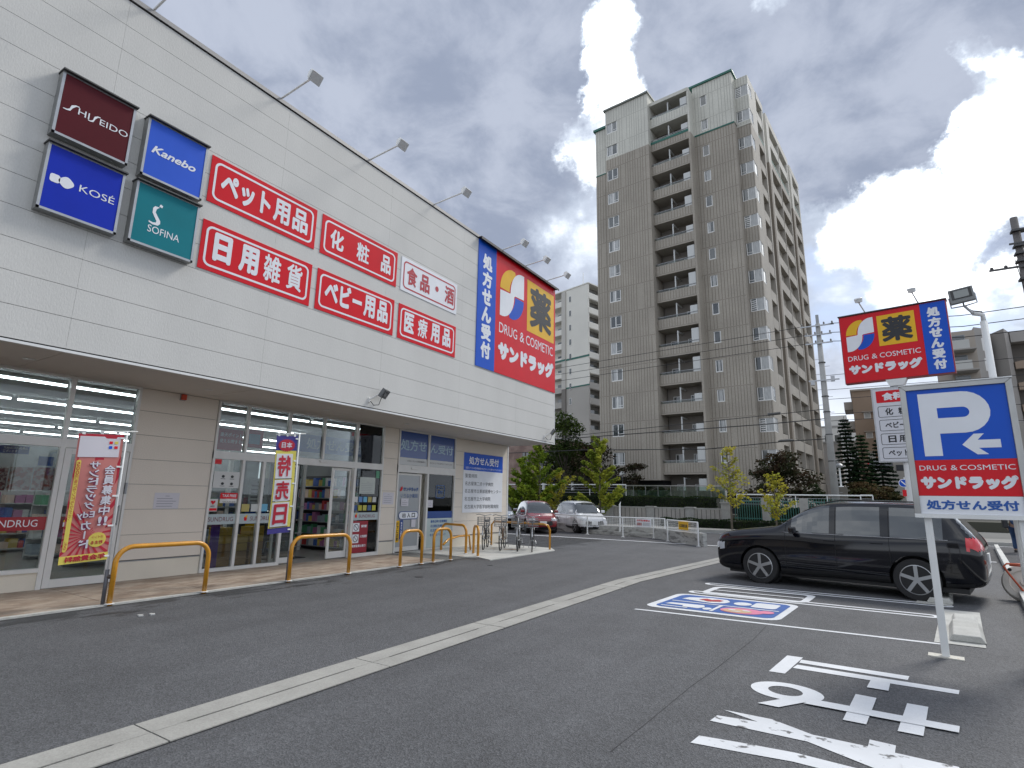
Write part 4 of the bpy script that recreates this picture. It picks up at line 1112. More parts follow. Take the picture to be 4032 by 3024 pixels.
mb = MB(); mb.tube([(-8.67, 15.98, 0), (-8.67, 15.98, .62), (-8.70, 15.9, .76), (-8.8, 15.8, .8), (-9.6, 15.95, .8), (-10.9, 16.1, .8), (-11.0, 16.1, .7), (-11.0, 16.1, 0)], .034, 10); mb.build('pipe', YP, t, smooth=True)

# ------------------------------------------------------------------ banners
def banner(px_, py_, w, zb, zt, lab, tilt, build):
    t = thing('banner_flag', lab, 'banner', (px_, py_, 0))
    P = Vector((px_, py_, 0)); top = Vector((px_, py_ + tilt, zt + .06))
    sl_ = P.lerp(top, .2)
    mb = MB(); mb.tube([P + Vector((0, 0, .02)), sl_], .026, 10); mb.build('sleeve', mat('sleeve_grey', (.10, .10, .11), .5), t, smooth=True)
    mb = MB(); mb.tube([sl_, top], .013, 8); mb.tube([top + Vector((0, -w - .05, -.07)), top + Vector((0, .14, .01))], .008, 6); mb.build('pole', PAINTW, t, smooth=True)
    mb = MB()
    mb.tube([sl_ + Vector((0, 0, -.1)), sl_ + Vector((.02, .09, -.1))], .03, 8); mb.build('strap', mat('strap_dark', (.08, .06, .05), .7), t)
    # cloth frame: a to the left of the pole (towards -Y) is -; b up
    def fn(a, b, c):
        f = (b - zb) / (zt - zb); x = px_ + .006 * math.sin(a * 9 + b * 2.5) + .008 * math.sin(b * 4 + 1) + c
        return (x, py_ + tilt * (b / zt) - .03 + a, b + a * .06)
    def cloth(name, a0, a1, b0, b1, m, c, nx=8, ny=14):
        mb = MB(); n = len(mb.v)
        for j in range(ny + 1):
            for i in range(nx + 1): mb.v.append(fn(a0 + (a1 - a0) * i / nx, b0 + (b1 - b0) * j / ny, c))
        for j in range(ny):
            for i in range(nx):
                q = j * (nx + 1) + i; mb.f.append((q, q + 1, q + nx + 2, q + nx + 1)); mb.m.append(0)
        return mb.build(name, m, t, smooth=True)
    build(t, fn, cloth, -w)
    mb = MB()
    for k in range(5):
        z = zb + .05 + (zt - zb - .1) * k / 4; a = fn(-.03, z, .0); mb.box(a[0] - .012, a[0] + .012, a[1] - .02, a[1] + .05, z - .012, z + .012)
    for k in (.15, .5, .9):
        a = fn(-w * k, zt, 0); mb.box(a[0] - .006, a[0] + .006, a[1] - .02, a[1] + .02, a[2] - .01, a[2] + .05)
    mb.build('loop', PAINTW, t)
PINK = mat('banner_pink', (.62, .22, .20), .7, transl=.25)
BRED = mat('banner_red', (.50, .02, .045), .7, transl=.2)
BYEL = mat('banner_yellow', (.80, .70, .13), .7, transl=.25)
BWH = mat('banner_white', (.74, .74, .80), .7, transl=.25)
BBL = mat('banner_blue', (.06, .05, .26), .7, transl=.2)
def b1(t, fn, cloth, L):
    z0, z1 = .64, 2.42
    cloth('cloth', L, 0, z0, z1, PINK, 0)
    mb = MB(); c = (L * .52, 1.0)
    for k in range(22):
        a = rad(180 * (k + .25) / 22 * 2); b = rad(180 * (k + .62) / 22 * 2)
        def hit(th):
            dx, dz = math.cos(th), math.sin(th); T = 9
            if dx > 1e-6: T = min(T, (0 - c[0]) / dx)
            if dx < -1e-6: T = min(T, (L - c[0]) / dx)
            if dz > 1e-6: T = min(T, (2.12 - c[1]) / dz)
            if dz < -1e-6: T = min(T, (.74 - c[1]) / dz)
            return (c[0] + dx * T, c[1] + dz * T)
        flat(mb, [c, hit(a), hit(b)], fn, .004)
    mb.build('red_rays', BRED, t)
    mb = MB(); flat(mb, [(L, 2.36), (0, 2.36), (0, 2.42), (L, 2.42)], fn, .004); mb.build('red_edge', BRED, t)
    cloth('white_panel', L + .02, -.04, 2.09, 2.385, BWH, .008, 6, 4)
    for i, (a, b, m) in enumerate(((-.16, 2.30, RED), (-.09, 2.30, BYEL), (-.16, 2.23, BLUE), (-.09, 2.23, RED))):
        mb = MB(); flat(mb, [(a - .022, b - .02), (a + .022, b - .02), (a + .022, b + .02), (a - .022, b + .02)], fn, .013); mb.build('colour_square', m, t)
    cloth('yellow_hem', L - .002, .002, z0, .745, BYEL, .006, 6, 2)
    mb = MB(); letter(mb, '年会費無料', fn, (L + .06, -.03, .66, .735), .011, bold=.04, mirror=True); mb.build('red_lettering', BRED, t)
    mb = MB(); flat(mb, rrect(L + .02, L + .075, .80, 2.05, .025), fn, .008); flat(mb, ell(L * .28, .93, .11, .10, 20), fn, .010); mb.build('yellow_patch', BYEL, t)
    def outl(s, r, vert=True, bold=.03):
        mb = MB(); g = .008
        letter(mb, s, fn, r, .010, bold=bold + .07, mirror=True, vertical=vert); mb.build('dark_outline', mat('banner_maroon', (.22, .03, .08), .7), t)
        mb = MB(); letter(mb, s, fn, r, .015, bold=bold - .005, mirror=True, vertical=vert); mb.build('white_lettering', BWH, t)
    outl('会員募集中', (-.20, -.06, 1.26, 1.98)); outl('!!', (-.19, -.07, 1.12, 1.25), False)
    outl('サンドラッグ', (-.39, -.26, 1.35, 2.03)); outl('Edy', (-.45, -.24, 1.22, 1.33), False, .02); outl('カード', (-.38, -.26, .82, 1.20))
    mb = MB(); letter(mb, '500円毎にサンドラッグポイントが貯まる', fn, (L + .028, L + .066, .83, 2.02), .012, mirror=True, vertical=True)
    letter(mb, '貯まる', fn, (L * .28 - .07, L * .28 + .07, .87, .92), .013, mirror=True, bold=.03); letter(mb, 'ポイント', fn, (L * .28 - .07, L * .28 + .07, .95, .99), .013, mirror=True)
    mb.build('small_lettering', BRED, t)
banner(-9.30, 3.90, .57, .64, 2.42, 'pink and red rayed banner with mirrored lettering, tied to the nearest yellow rail', -.03, b1)
def b2(t, fn, cloth, L):
    z0, z1 = .90, 2.70
    cloth('cloth', L, 0, z0, z1, BBL, 0)
    cloth('yellow_field', L + .004, -.004, 1.0, 2.42, BYEL, .004)
    for (a, b) in ((1.90, 2.36), (1.48, 1.875), (1.025, 1.46)): cloth('white_panel', L + .03, -.075, a, b, BWH, .009, 5, 5)
    mb = MB()
    for b in (1.475, 1.885, 1.008): flat(mb, [(L + .02, b), (-.06, b), (-.06, b + .012), (L + .02, b + .012)], fn, .012)
    mb.build('black_rule', BLACK, t)
    mb = MB()
    for s, a, b in (('特', 1.935, 2.33), ('売', 1.51, 1.85), ('日', 1.06, 1.43)): letter(mb, s, fn, (L + .065, -.11, a, b), .015, bold=.03, mirror=True)
    flat(mb, [(L * .5 + (.19 if k % 2 else .165) * math.cos(rad(k * 7.5)), 2.52 + (.125 if k % 2 else .105) * math.sin(rad(k * 7.5))) for k in range(48)], fn, .010)
    mb.build('red_print', BRED, t)
    mb = MB(); letter(mb, '本日', fn, (L * .5 - .115, L * .5 + .115, 2.47, 2.58), .015, bold=.03, mirror=True); mb.build('white_lettering', BWH, t)
banner(-9.26, 6.86, .46, .90, 2.70, 'yellow, blue and white banner with red characters on the rail before the main entrance', -.02, b2)
for i, (a, b) in enumerate(((-8.21, 3.91), (-8.18, 4.04))):
    mb = MB(); mb.prism([(a - .05, b - .02), (a + .03, b - .035), (a + .05, b + .01), (a - .01, b + .03)], GFN, .001, .014); tag(mb.build('paper_scrap', PAP), 'small scrap of white paper lying on the asphalt before the nearest rail', 'litter', 'two paper scraps on the asphalt')
def cover(x, y, r):
    mb = MB(); mb.lathe((x, y, .001), (0, 0, 1), [(r, 0), (r, .004), (r * .8, .005)], 18); o = mb.build('drain_cover', mat('cover_dark', (.03, .03, .032), .6)); tag(o, 'small round dark drain cover set in the asphalt, %s' % ('left of the narrow rails' if y < 10 else 'before the bicycle pad'), 'drain cover')
cover(-7.83, 8.9, .09); cover(-7.85, 11.46, .07)
# ------------------------------------------------------------------ tall apartment tower
TA = rad(-5.24)
def TWP(s, t_, z=0.0):      # tower frame -> world
    a = rad(5.24); return Vector((s * math.cos(a) + t_ * math.sin(a), -s * math.sin(a) + t_ * math.cos(a), z))
TDK = mat('tower_tile_dark', (.37, .335, .285), .8, var=.10, vscale=.35, var2=.10, v2scale=9)
TLT = mat('tower_tile_light', (.60, .59, .53), .8, var=.10, vscale=.35, var2=.08, v2scale=9)
TSD = mat('tower_side_dark', (.39, .36, .315), .8, var=.10, vscale=.35, var2=.06, v2scale=6)
TDD = mat('tower_pilaster_dark', (.22, .19, .155), .8, var=.10, vscale=.35)
TRIB = mat('tower_groove_dark', (.175, .15, .125), .85)
TRIBL = mat('tower_groove_light', (.38, .37, .33), .85)
GRN = mat('tower_green_band', (.02, .13, .10), .5)
TIN = mat('balcony_inner', (.27, .245, .22), .85, var=.1, vscale=.5)
WFR = mat('window_white', (.80, .80, .78), .4)
WGL = mat('window_glass_dark', (.045, .055, .058), .08, spec=.9, coat=.6, col2=(.10, .11, .11), c2scale=.5, c2lo=.4, c2hi=.6)
CUR = mat('curtain', (.40, .41, .41), .8, col2=(.55, .56, .56), c2scale=7, stretch=(4, 4, .3), c2lo=.4, c2hi=.6)
BGL = glass_mat('balcony_glass', (.78, .81, .79), 1.45)
BPAN = mat('balcony_partition', (.58, .59, .58), .6)
W = thing('apartment_tower', 'tall grey-brown apartment tower with ribbed walls, stacked balconies and pale top storeys', 'apartment tower', tuple(TWP(-19.6, 53)), TA)
class TM(MB):   # boxes given in the tower frame
    def fin(s, name, m, parent=None, kind=None, **k):
        s.v = [(p[0] + 19.6, p[1] - 53, p[2]) for p in s.v]
        return s.build(name, m, parent or W, local=True, kind=kind, **k)
ZL = 39.56
def wz(k): return 6.28 + 2.9 * (k - 2) + (.18 if k > 13 else 0)
def slabz(k): return 4.05 + 2.9 * (k - 2)
def wall_front(T, s0, s1, z0, z1, col, hole=None, m=TDK, rm=TRIB, name='wall', ks=range(2, 16), hh=1.3):
    """front wall from s0 to s1; hole=(a, b) window column"""
    mb = TM(); th = .3
    if hole:
        a, b = hole
        if a > s0 + .01: mb.box(s0, a, T, T + th, z0, z1)
        if b < s1 - .01: mb.box(b, s1, T, T + th, z0, z1)
        z = z0
        for k in ks:
            t0, t1 = wz(k) - hh, wz(k)
            if t1 <= z0 or t0 >= z1: continue
            if t0 > z: mb.box(a, b, T + .001, T + th, z, t0)
            z = t1
        if z < z1: mb.box(a, b, T + .001, T + th, z, z1)
    else:
        mb.box(s0, s1, T, T + th, z0, z1)
    mb.fin(name, m)
    # vertical tile grooves broken at each storey joint
    g = TM(); rnd = random.Random(int(abs(s0) * 100 + z0))
    s = s0 + .22
    while s < s1 - .1:
        k = -1
        zb = z0
        while zb < z1 - .05:
            kk = math.floor((zb - 3.55) / 2.9 + 1e-6); zt = min(z1, 3.55 + 2.9 * (kk + 1))
            segs = [(zb + .06, zt - .06)]
            if hole and a - .06 < s < b + .06:
                n_ = []
                for (p, q) in segs:
                    for k2 in ks:
                        t0, t1 = wz(k2) - hh - .08, wz(k2) + .08
                        if t0 < q and t1 > p:
                            if t0 > p: n_.append((p, t0))
                            p = max(p, t1)
                    if q > p + .05: n_.append((p, q))
                segs = n_
            for (p, q) in segs:
                if q - p > .1 and rnd.random() > .04: g.box(s - .022, s + .022, T - .006, T - .0005, p, q)
            zb = zt
        s += rnd.uniform(.25, .36)
    zj = 3.55
    while zj < z1 - .3:
        if zj > z0 + .3 and not hole: g.box(s0 + .02, s1 - .02, T - .005, T - .0005, zj - .018, zj + .018)
        elif zj > z0 + .3: g.box(s0 + .02, s1 - .02, T - .005, T - .0005, zj - .018, zj + .018)
        zj += 2.9
    g.fin('tile_groove', rm, kind='stuff')
def window(s0, s1, T, z0, z1, split=True, curtain=.5, rnd=random, open_=False, fr=.085):
    mb = TM(); f = T + .05
    mb.box(s0, s0 + fr, f, f + .08, z0, z1); mb.box(s1 - fr, s1, f, f + .08, z0, z1); mb.box(s0 + fr, s1 - fr, f + .001, f + .079, z0, z0 + fr); mb.box(s0 + fr, s1 - fr, f + .001, f + .079, z1 - fr * .6, z1)
    if split:
        m_ = (s0 + s1) / 2; mb.box(m_ - fr * .55, m_ + fr * .55, f - .01, f + .07, z0 + fr, z1 - fr * .6)
        if rnd.random() < .8: mb.box(m_ + fr if split == 1 else s0 + fr, s1 - fr if split == 1 else m_ - fr, f + .012, f + .05, z0 + .26, z0 + .31)
    w = mb.fin('window', WFR)
    mb = TM(); mb.box(s0 + fr * .8, s1 - fr * .8, f + .03, f + .04, z0 + fr * .8, z1 - fr * .5); mb.fin('pane', WGL, w)
    if curtain and rnd.random() < curtain:
        c0 = s0 + fr + (s1 - s0) * rnd.uniform(0, .25); c1 = c0 + (s1 - s0) * rnd.uniform(.3, .6)
        mb = TM(); mb.box(c0, min(c1, s1 - fr), f + .024, f + .029, z0 + fr, z1 - fr * .7); mb.fin('curtain', CUR, w)
    return w
rw = random.Random(5)
# left block
wall_front(51.02, -26.5, -21.33, 3.5, ZL, 0, hole=(-26.40, -25.05))
wall_front(51.02, -26.5, -21.33, ZL, 45.90, 0, hole=(-26.40, -25.05), m=TLT, rm=TRIBL)
wall_front(51.30, -27.95, -26.5, 1.0, 38.10, 0); wall_front(51.30, -27.95, -26.5, 38.22, 43.95, 0, m=TLT, rm=TRIBL)
for k in range(2, 16): window(-26.38, -25.07, 51.02, wz(k) - 1.28, wz(k) - .01, True, .85, rw)
mb = TM(); mb.box(-27.98, -26.5, 51.26, 51.6, 38.1, 38.22); mb.box(-28.15, -26.4, 51.1, 60, 43.95, 44.22); mb.fin('green_band', GRN)
mb = TM(); mb.box(-26.7, -21.2, 50.85, 57, 45.90, 46.1); mb.fin('roof_edge', mat('roof_edge', (.20, .215, .20), .6))
mb = TM(); mb.box(-21.62, -21.33, 51.32, 53.4, 3.5, ZL); mb.box(-21.32, -12.9, 53.9, 54.2, 0, ZL); mb.box(-27.9, -21.5, 51.7, 80, 3.5, 38); mb.box(-21.5, -12.0, 54.3, 79, 0, 39); mb.fin('wall', TDK)
mb = TM(); mb.box(-21.62, -21.33, 51.32, 53.4, ZL, 45.9); mb.box(-27.9, -21.5, 51.7, 80, 38, 43.9); mb.box(-26.4, -21.7, 51.4, 57, 43.9, 45.88); mb.box(-21.5, -12.0, 54.3, 79, 39, 45.1); mb.fin('wall', TLT)
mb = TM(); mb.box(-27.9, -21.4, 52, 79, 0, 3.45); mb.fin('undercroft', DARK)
# balcony column
rb = random.Random(11)
for k in range(1, 16):
    zb = slabz(k); m, rm = (TDK, TRIB) if k < 15 else (TLT, TRIBL)
    if k == 14: m, rm = TDK, TRIB
    mb = TM(); mb.box(-21.31, -17.16, 51.60, 51.75, zb, zb + 1.08); b = mb.fin('parapet', m)
    g = TM(); s = -21.2
    while s < -17.25:
        g.box(s - .02, s + .02, 51.594, 51.5995, zb + .2, zb + 1.03); s += rb.uniform(.24, .34)
    g.box(-21.3, -17.17, 51.594, 51.5995, zb + .14, zb + .165)
    g.fin('tile_groove', rm, b, kind='stuff')
    mb = TM(); mb.box(-21.31, -17.16, 51.75, 53.5, zb + .002, zb + .16); mb.fin('balcony_floor', TLT if k >= 15 else TSD)
    mb = TM(); mb.box(-21.28, -17.95, 51.64, 51.655, zb + 1.10, zb + 1.30); mb.fin('glass_rail', BGL, b)
    mb = TM(); mb.box(-21.30, -17.17, 51.62, 51.67, zb + 1.30, zb + 1.345); mb.fin('hand_rail', GREYM, b)
    mb = TM(); mb.box(-19.42, -19.30, 51.85, 51.97, zb + .16, zb + 2.62); mb.box(-19.42, -19.30, 51.97, 53.4, zb + 2.5, zb + 2.62); mb.fin('drain_pipe', BPAN)
    hh = rb.choice([.75, .75, 1.15, .9, 1.45]) if k > 1 else 1.4
    mb = TM(); mb.box(-17.92, -17.2, 51.68, 51.73, zb + 1.10, zb + 1.10 + hh); mb.fin('privacy_panel', BPAN)
    for (a, c) in ((-20.7, -19.9), (-18.9, -18.45)):
        if rb.random() < .85:
            mb = TM(); z1 = zb + 2.05; mb.box(a, a + .07, 53.44, 53.49, zb + .3, z1); mb.box(c - .07, c, 53.44, 53.49, zb + .3, z1); mb.box(a + .07, c - .07, 53.441, 53.489, z1 - .07, z1)
            w = mb.fin('window', WFR); mb = TM(); mb.box(a + .05, c - .05, 53.46, 53.47, zb + .3, z1 - .05); mb.fin('pane', WGL, w)
    mb = TM(); mb.box(-17.88, -17.3, 52.6, 52.9, zb + .16, zb + .8); mb.box(-18.8, -18.2, 53.1, 53.4, zb + .17, zb + .75); mb.fin('air_conditioner', BPAN)
mb = TM(); mb.box(-21.31, -17.0, 53.5, 53.8, 0, 45.0); mb.fin('balcony_back_wall', TIN)
mb = TM(); mb.box(-21.31, -17.0, 51.55, 53.6, slabz(16) - .15, slabz(16) + .25); mb.box(-17.15, -16.95, 51.60, 53.2, ZL, slabz(16) + .2); mb.fin('wall', TLT)
mb = TM(); mb.box(-17.15, -16.95, 51.60, 53.2, 1.0, ZL); mb.box(-21.32, -21.0, 51.62, 51.74, 0, 1); mb.fin('wall', TDK)
mb = TM(); mb.box(-21.31, -17.16, 51.56, 51.598, slabz(14) + .85, slabz(14) + 1.12); mb.fin('green_band', GRN)
# middle wall
wall_front(52.89, -16.95, -12.85, 2.4, ZL, 0, hole=(-16.2, -15.48), hh=1.22)
wall_front(52.89, -16.95, -12.85, ZL + .16, 45.55, 0, hole=(-16.2, -15.48), m=TLT, rm=TRIBL, hh=1.22)
for k in range(2, 16): window(-16.18, -15.5, 52.89, wz(k) - 1.20, wz(k) - .01, False, .35, rw)
mb = TM(); mb.box(-16.94, -12.86, 52.84, 53.1, ZL, ZL + .16); mb.box(-17.3, -12.7, 52.75, 58, 45.55, 45.78); mb.fin('green_band', GRN)
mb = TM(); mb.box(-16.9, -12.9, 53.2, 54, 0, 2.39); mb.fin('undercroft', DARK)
mb = TM(); mb.box(-16.93, -12.9, 53.0, 57.5, 45.1, 45.54); mb.box(-12.87, -12.84, 53.2, 54.2, ZL + .2, 45.5); mb.fin('wall', TLT)
mb = TM(); mb.box(-13.1, -12.851, 53.19, 54.1, 0, ZL); mb.fin('wall', TDK)
# right bay with corner windows
def bay(z0, z1, m, rm, ms):
    z = z0
    for k in range(2, 16):
        t0, t1 = wz(k) - 1.3, wz(k)
        if t1 <= z0 or t0 >= z1: continue
        if t0 > z: mb = TM(); mb.box(-12.84, -11.5, 53.80, 54.05, z, t0); mb.fin('spandrel', m)
        z = t1
    if z < z1: mb = TM(); mb.box(-12.84, -11.5, 53.80, 54.05, z, z1); mb.fin('spandrel', m)
    g = TM(); z = z0
    for k in range(2, 17):
        t0 = wz(k) - 1.34 if k < 16 else z1
        if t0 > z0 and z < z1:
            a, b = max(z, z0) + .04, min(t0, z1)
            if b > a:
                for i in range(5): g.box(-12.72 + .27 * i, -12.68 + .27 * i, 53.794, 53.7995, a, b)
        z = wz(k) + .04 if k < 16 else z
    g.fin('tile_groove', rm, kind='stuff')
    mb = TM(); z = z0                       # side cheek with the wrap-round windows
    mb.box(-11.72, -11.5, 55.15, 56.9, z0, z1)
    for k in range(2, 16):
        t0, t1 = wz(k) - 1.3, wz(k)
        if t1 <= z0 or t0 >= z1: continue
        if t0 > z: mb.box(-11.72, -11.502, 54.05, 55.15, z, t0)
        z = t1
    if z < z1: mb.box(-11.72, -11.502, 54.05, 55.15, z, z1)
    mb.fin('wall', ms)
TSL = mat('tower_side_light', (.56, .54, .49), .8, var=.10, vscale=.35)
bay(.5, ZL - .05, TDK, TRIB, TSD); bay(ZL - .05, 45.15, TLT, TRIBL, TSL)
mb = TM(); mb.box(-12.86, -11.46, 53.76, 54.1, ZL - .12, ZL); mb.fin('sill_band', TLT)
for k in range(2, 16):
    z0, z1 = wz(k) - 1.29, wz(k) - .01
    mb = TM(); fr = .07
    mb.box(-12.80, -12.72, 53.84, 53.92, z0, z1); mb.box(-11.60, -11.51, 53.81, 53.92, z0, z1); mb.box(-12.29, -12.20, 53.83, 53.92, z0 + fr, z1 - .04); mb.box(-12.72, -11.60, 53.85, 53.91, z0, z0 + fr); mb.box(-12.72, -11.60, 53.85, 53.91, z1 - .04, z1)
    if rw.random() < .8: mb.box(-12.70, -12.31, 53.845, 53.90, z0 + .24, z0 + .29)
    if rw.random() < .25:
        for j in range(5): mb.box(-12.70, -12.31, 53.845, 53.90, z0 + .2 + j * .2, z0 + .28 + j * .2)
    mb.box(-11.56, -11.515, 53.92, 55.12, z0 + .001, z0 + fr); mb.box(-11.56, -11.515, 53.92, 55.12, z1 - .04, z1 - .001); mb.box(-11.56, -11.515, 55.05, 55.12, z0 + fr, z1 - .04)
    w = mb.fin('window', WFR)
    mb = TM(); mb.box(-12.75, -11.57, 53.875, 53.885, z0 + .05, z1 - .03); mb.box(-11.55, -11.54, 53.9, 55.08, z0 + .05, z1 - .03); mb.fin('pane', WGL, w)
    mb = TM(); mb.box(-12.18, -11.62, 53.865, 53.872, z0 + fr, z1 - .05); mb.box(-11.538, -11.532, 53.95, rw.uniform(54.3, 54.9), z0 + fr, z1 - .05); mb.fin('curtain', CUR, w)
# long balcony side (faces +s)
def side_section(t0, t1, openings, pil, light_from=39.0):
    """openings: list of (ta, tb); pilasters drawn dark where asked"""
    for k in range(1, 16):
        zb = slabz(k); m = TSD if k < 15 else TSL
        for (a, b) in openings:
            mb = TM(); mb.box(-11.68, -11.5, a, b, zb, zb + 1.08)
            p = mb.fin('parapet', m)
            mb = TM(); mb.box(-11.62, -11.60, a + .02, b - .02, zb + 1.09, zb + 1.2); mb.fin('glass_rail', BGL, p)
            mb = TM(); mb.box(-13.2, -11.69, a, b, zb, zb + .16); mb.fin('balcony_floor', TSL if k >= 15 else TSD)
            if rw.random() < .8:
                mb = TM(); c = (a + b) / 2 + rw.uniform(-.5, .8); mb.box(-13.14, -13.10, c - .7, c + .7, zb + .2, zb + 2.1); mb.fin('window', WFR)
            if rw.random() < .5:
                mb = TM(); c = rw.uniform(a + .3, a + 1.2); mb.box(-12.6, -12.3, c, c + .7, zb + .16, zb + .75); mb.fin('air_conditioner', BPAN)
    mb = TM()
    for (a, b, dark) in pil:
        mb.box(-13.2, -11.46, a, b, .8, 38.9, m=0 if dark else 1)
        mb.box(-13.2, -11.46, a, b, 38.9, 45.15, m=2)
    mb.fin('pilaster', [TDD, TSD, TSL])
    mb = TM(); mb.box(-13.5, -13.21, t0, t1, 0, 45.0); mb.fin('balcony_back_wall', TIN)
    mb = TM(); mb.box(-13.4, -11.44, t0, t1 + .1, slabz(16) - .35, 45.15); mb.fin('roof_edge', TSL)
    mb = TM()
    for (a, b) in openings: mb.box(-11.67, -11.49, a, b, slabz(14) + .9, slabz(14) + 1.14)
    mb.fin('green_band', GRN)
side_section(56.9, 59.6, [(56.95, 59.15)], [(59.15, 59.6, False)])
side_section(61.45, 72.3, [(62.35, 66.75), (66.95, 71.6)], [(61.0, 61.7, True), (61.7, 62.35, False), (66.75, 66.95, False), (71.6, 72.0, False)])
side_section(73.9, 79.0, [(74.7, 78.4)], [(73.4, 74.3, True), (74.3, 74.7, False), (78.4, 79.0, False)])
mb = TM(); mb.box(-13.5, -12.2, 59.6, 61.0, 0, 38.9, 0); mb.box(-13.5, -12.2, 72.0, 73.4, 0, 38.9, 0); mb.box(-13.5, -12.2, 59.6, 61.0, 38.9, 45, 1); mb.box(-13.5, -12.2, 72.0, 73.4, 38.9, 45, 1)
mb.fin('recess_wall', [TDD, TSL])
mb = TM(); mb.box(-12.8, -11.46, 54.1, 79, .5, 3.9); mb.fin('ground_floor_wall', TSD)
mb = TM(); mb.box(-20, -13, 60, 70, 45.1, 47.5); mb.fin('roof_room', TLT)

# ------------------------------------------------------------------ second, farther tower (left)
BA = math.atan2(-1.8, 6.4)
B2 = thing('apartment_tower', 'pale apartment block with small windows half hidden between the drugstore corner and the tall tower', 'apartment tower', (-47.7, 92.8, 0), BA)
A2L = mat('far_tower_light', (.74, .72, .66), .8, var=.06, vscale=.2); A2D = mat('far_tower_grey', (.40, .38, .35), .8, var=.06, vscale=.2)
A2C = mat('far_tower_column', (.52, .50, .46), .8)
def b2(mb, name, m, par=None, **k): return mb.build(name, m, par or B2, local=True, **k)
ZS, Z2 = 22.1, 27.6
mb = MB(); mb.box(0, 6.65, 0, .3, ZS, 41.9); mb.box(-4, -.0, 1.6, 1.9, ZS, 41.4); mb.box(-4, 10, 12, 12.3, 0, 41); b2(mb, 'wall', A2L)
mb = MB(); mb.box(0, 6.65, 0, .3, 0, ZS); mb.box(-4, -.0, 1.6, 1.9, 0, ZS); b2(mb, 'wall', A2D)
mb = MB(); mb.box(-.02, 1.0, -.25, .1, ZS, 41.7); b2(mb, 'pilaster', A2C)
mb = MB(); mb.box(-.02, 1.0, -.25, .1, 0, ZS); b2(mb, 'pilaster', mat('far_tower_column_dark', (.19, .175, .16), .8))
mb = MB(); mb.box(-4.2, 1.0, -.28, -.2, Z2, Z2 + .35); mb.box(1.0, 6.8, -.06, .0, Z2, Z2 + .35); mb.box(6.651, 6.73, -.06, 9, Z2, Z2 + .35); mb.box(1.0, 6.8, -.06, .0, ZS, ZS + .25); mb.box(6.651, 6.73, -.06, 9, ZS, ZS + .25); b2(mb, 'green_band', GRN)
mb = MB(); mb.box(-4.1, 6.8, -.1, 12, 41.9, 42.1); mb.tube([(4.6, 1, 42), (4.6, 1, 45)], .05, 5); b2(mb, 'roof_edge', A2L)
for k in range(15):
    z = 40.47 - 2.9 * k
    if z < 2: break
    m = A2L if z - 1.3 > ZS else A2D
    mb = MB(); mb.box(1.82, 2.38, -.06, .02, z - 1.2, z); w = b2(mb, 'window', WFR); mb = MB(); mb.box(1.87, 2.33, -.075, -.061, z - 1.15, z - .05); b2(mb, 'pane', WGL, w)
    zs = 41.56 - 2.9 * k - 2.6
    mb = MB(); mb.box(6.66, 6.75, .05, 9, zs, zs + 1.15); b2(mb, 'parapet', m)                       # side balconies
    mb = MB(); mb.box(5.4, 6.655, .35, 9, zs - .1, zs + .05); b2(mb, 'balcony_floor', m)
    mb = MB(); mb.box(5.3, 5.35, 1, 4, zs + .2, zs + 2.1); b2(mb, 'window', WGL)
    mb = MB(); mb.box(-4, -.02, -.1, .02, zs - .1, zs + 1.0); b2(mb, 'parapet', m)
    mb = MB(); mb.box(-4, -.02, .03, 1.6, zs - .1, zs + .05); b2(mb, 'balcony_floor', m)
    mb = MB(); mb.box(-2.6, -1.2, 1.52, 1.58, zs + .2, zs + 2.0); b2(mb, 'window', WGL)
mb = MB(); mb.box(5.2, 5.29, .3, 9, 0, 41.8); mb.box(.3, 5.2, .35, 9, 0, 2); b2(mb, 'wall', mat('far_tower_inner', (.22, .21, .195), .8))
mb = MB(); mb.box(5.3, 6.64, 4.5, 4.7, 0, 41.7); mb.box(5.3, 6.64, 9, 9.2, 0, 41.8); b2(mb, 'wall', A2L)

# ------------------------------------------------------------------ other far buildings
def simple_building(name, label, loc, rz, w, d, h, m, floors, cols, cat='building', win=(1.2, 1.3), side='front', roof=True, fh=2.9, z0=1.0):
    t = thing(name, label, cat, loc, rz)
    MB().box(0, w, 0, d, 0, h).build('wall', m, t, local=True)
    if roof: MB().box(-.15, w + .15, -.15, d + .15, h, h + .25).build('roof', mat('flat_roof', (.3, .3, .29), .8), t, local=True)
    for k in range(floors):
        for c in cols:
            z = z0 + k * fh
            o = BX(c, c + win[0], -.06, .02, z, z + win[1]).build('window', WFR, t, local=True)
            BX(c + .07, c + win[0] - .07, -.075, -.061, z + .07, z + win[1] - .07).build('pane', WGL, o, local=True)
    return t
BRK = mat('reddish_stone', (.20, .135, .115), .85, col2=(.29, .21, .18), c2scale=.8, var=.15, vscale=1.2, var2=.1, v2scale=12)
t = thing('brick_building', 'low reddish stone building with tall narrow windows behind the ginkgo trees near the drugstore corner', 'building', (-36, 60, 0))
mb = MB(); mb.box(-46, -30.6, 60, 72, 0, 8.62); mb.build('wall', BRK, t)
mb = MB(); mb.box(-46.1, -30.5, 59.9, 72, 8.62, 8.8); mb.build('roof', GREYM, t)
for x in (-36.5, -33.9, -32.6):
    for (a, b) in ((x, x + .42), (x + .52, x + .94)):
        for (c, d) in ((5.15, 6.15), (6.3, 7.3), (1.5, 4.0)):
            w = BX(a, b, 59.93, 60.02, c, d).build('window', mat('dark_frame', (.10, .10, .10), .5), t); BX(a + .05, b - .05, 59.915, 59.929, c + .05, d - .05).build('pane', WGL, w)
t = thing('entrance_canopy', 'dark flat entrance canopy with white columns behind the bare yellow ginkgo', 'canopy', (-23, 48, 0))
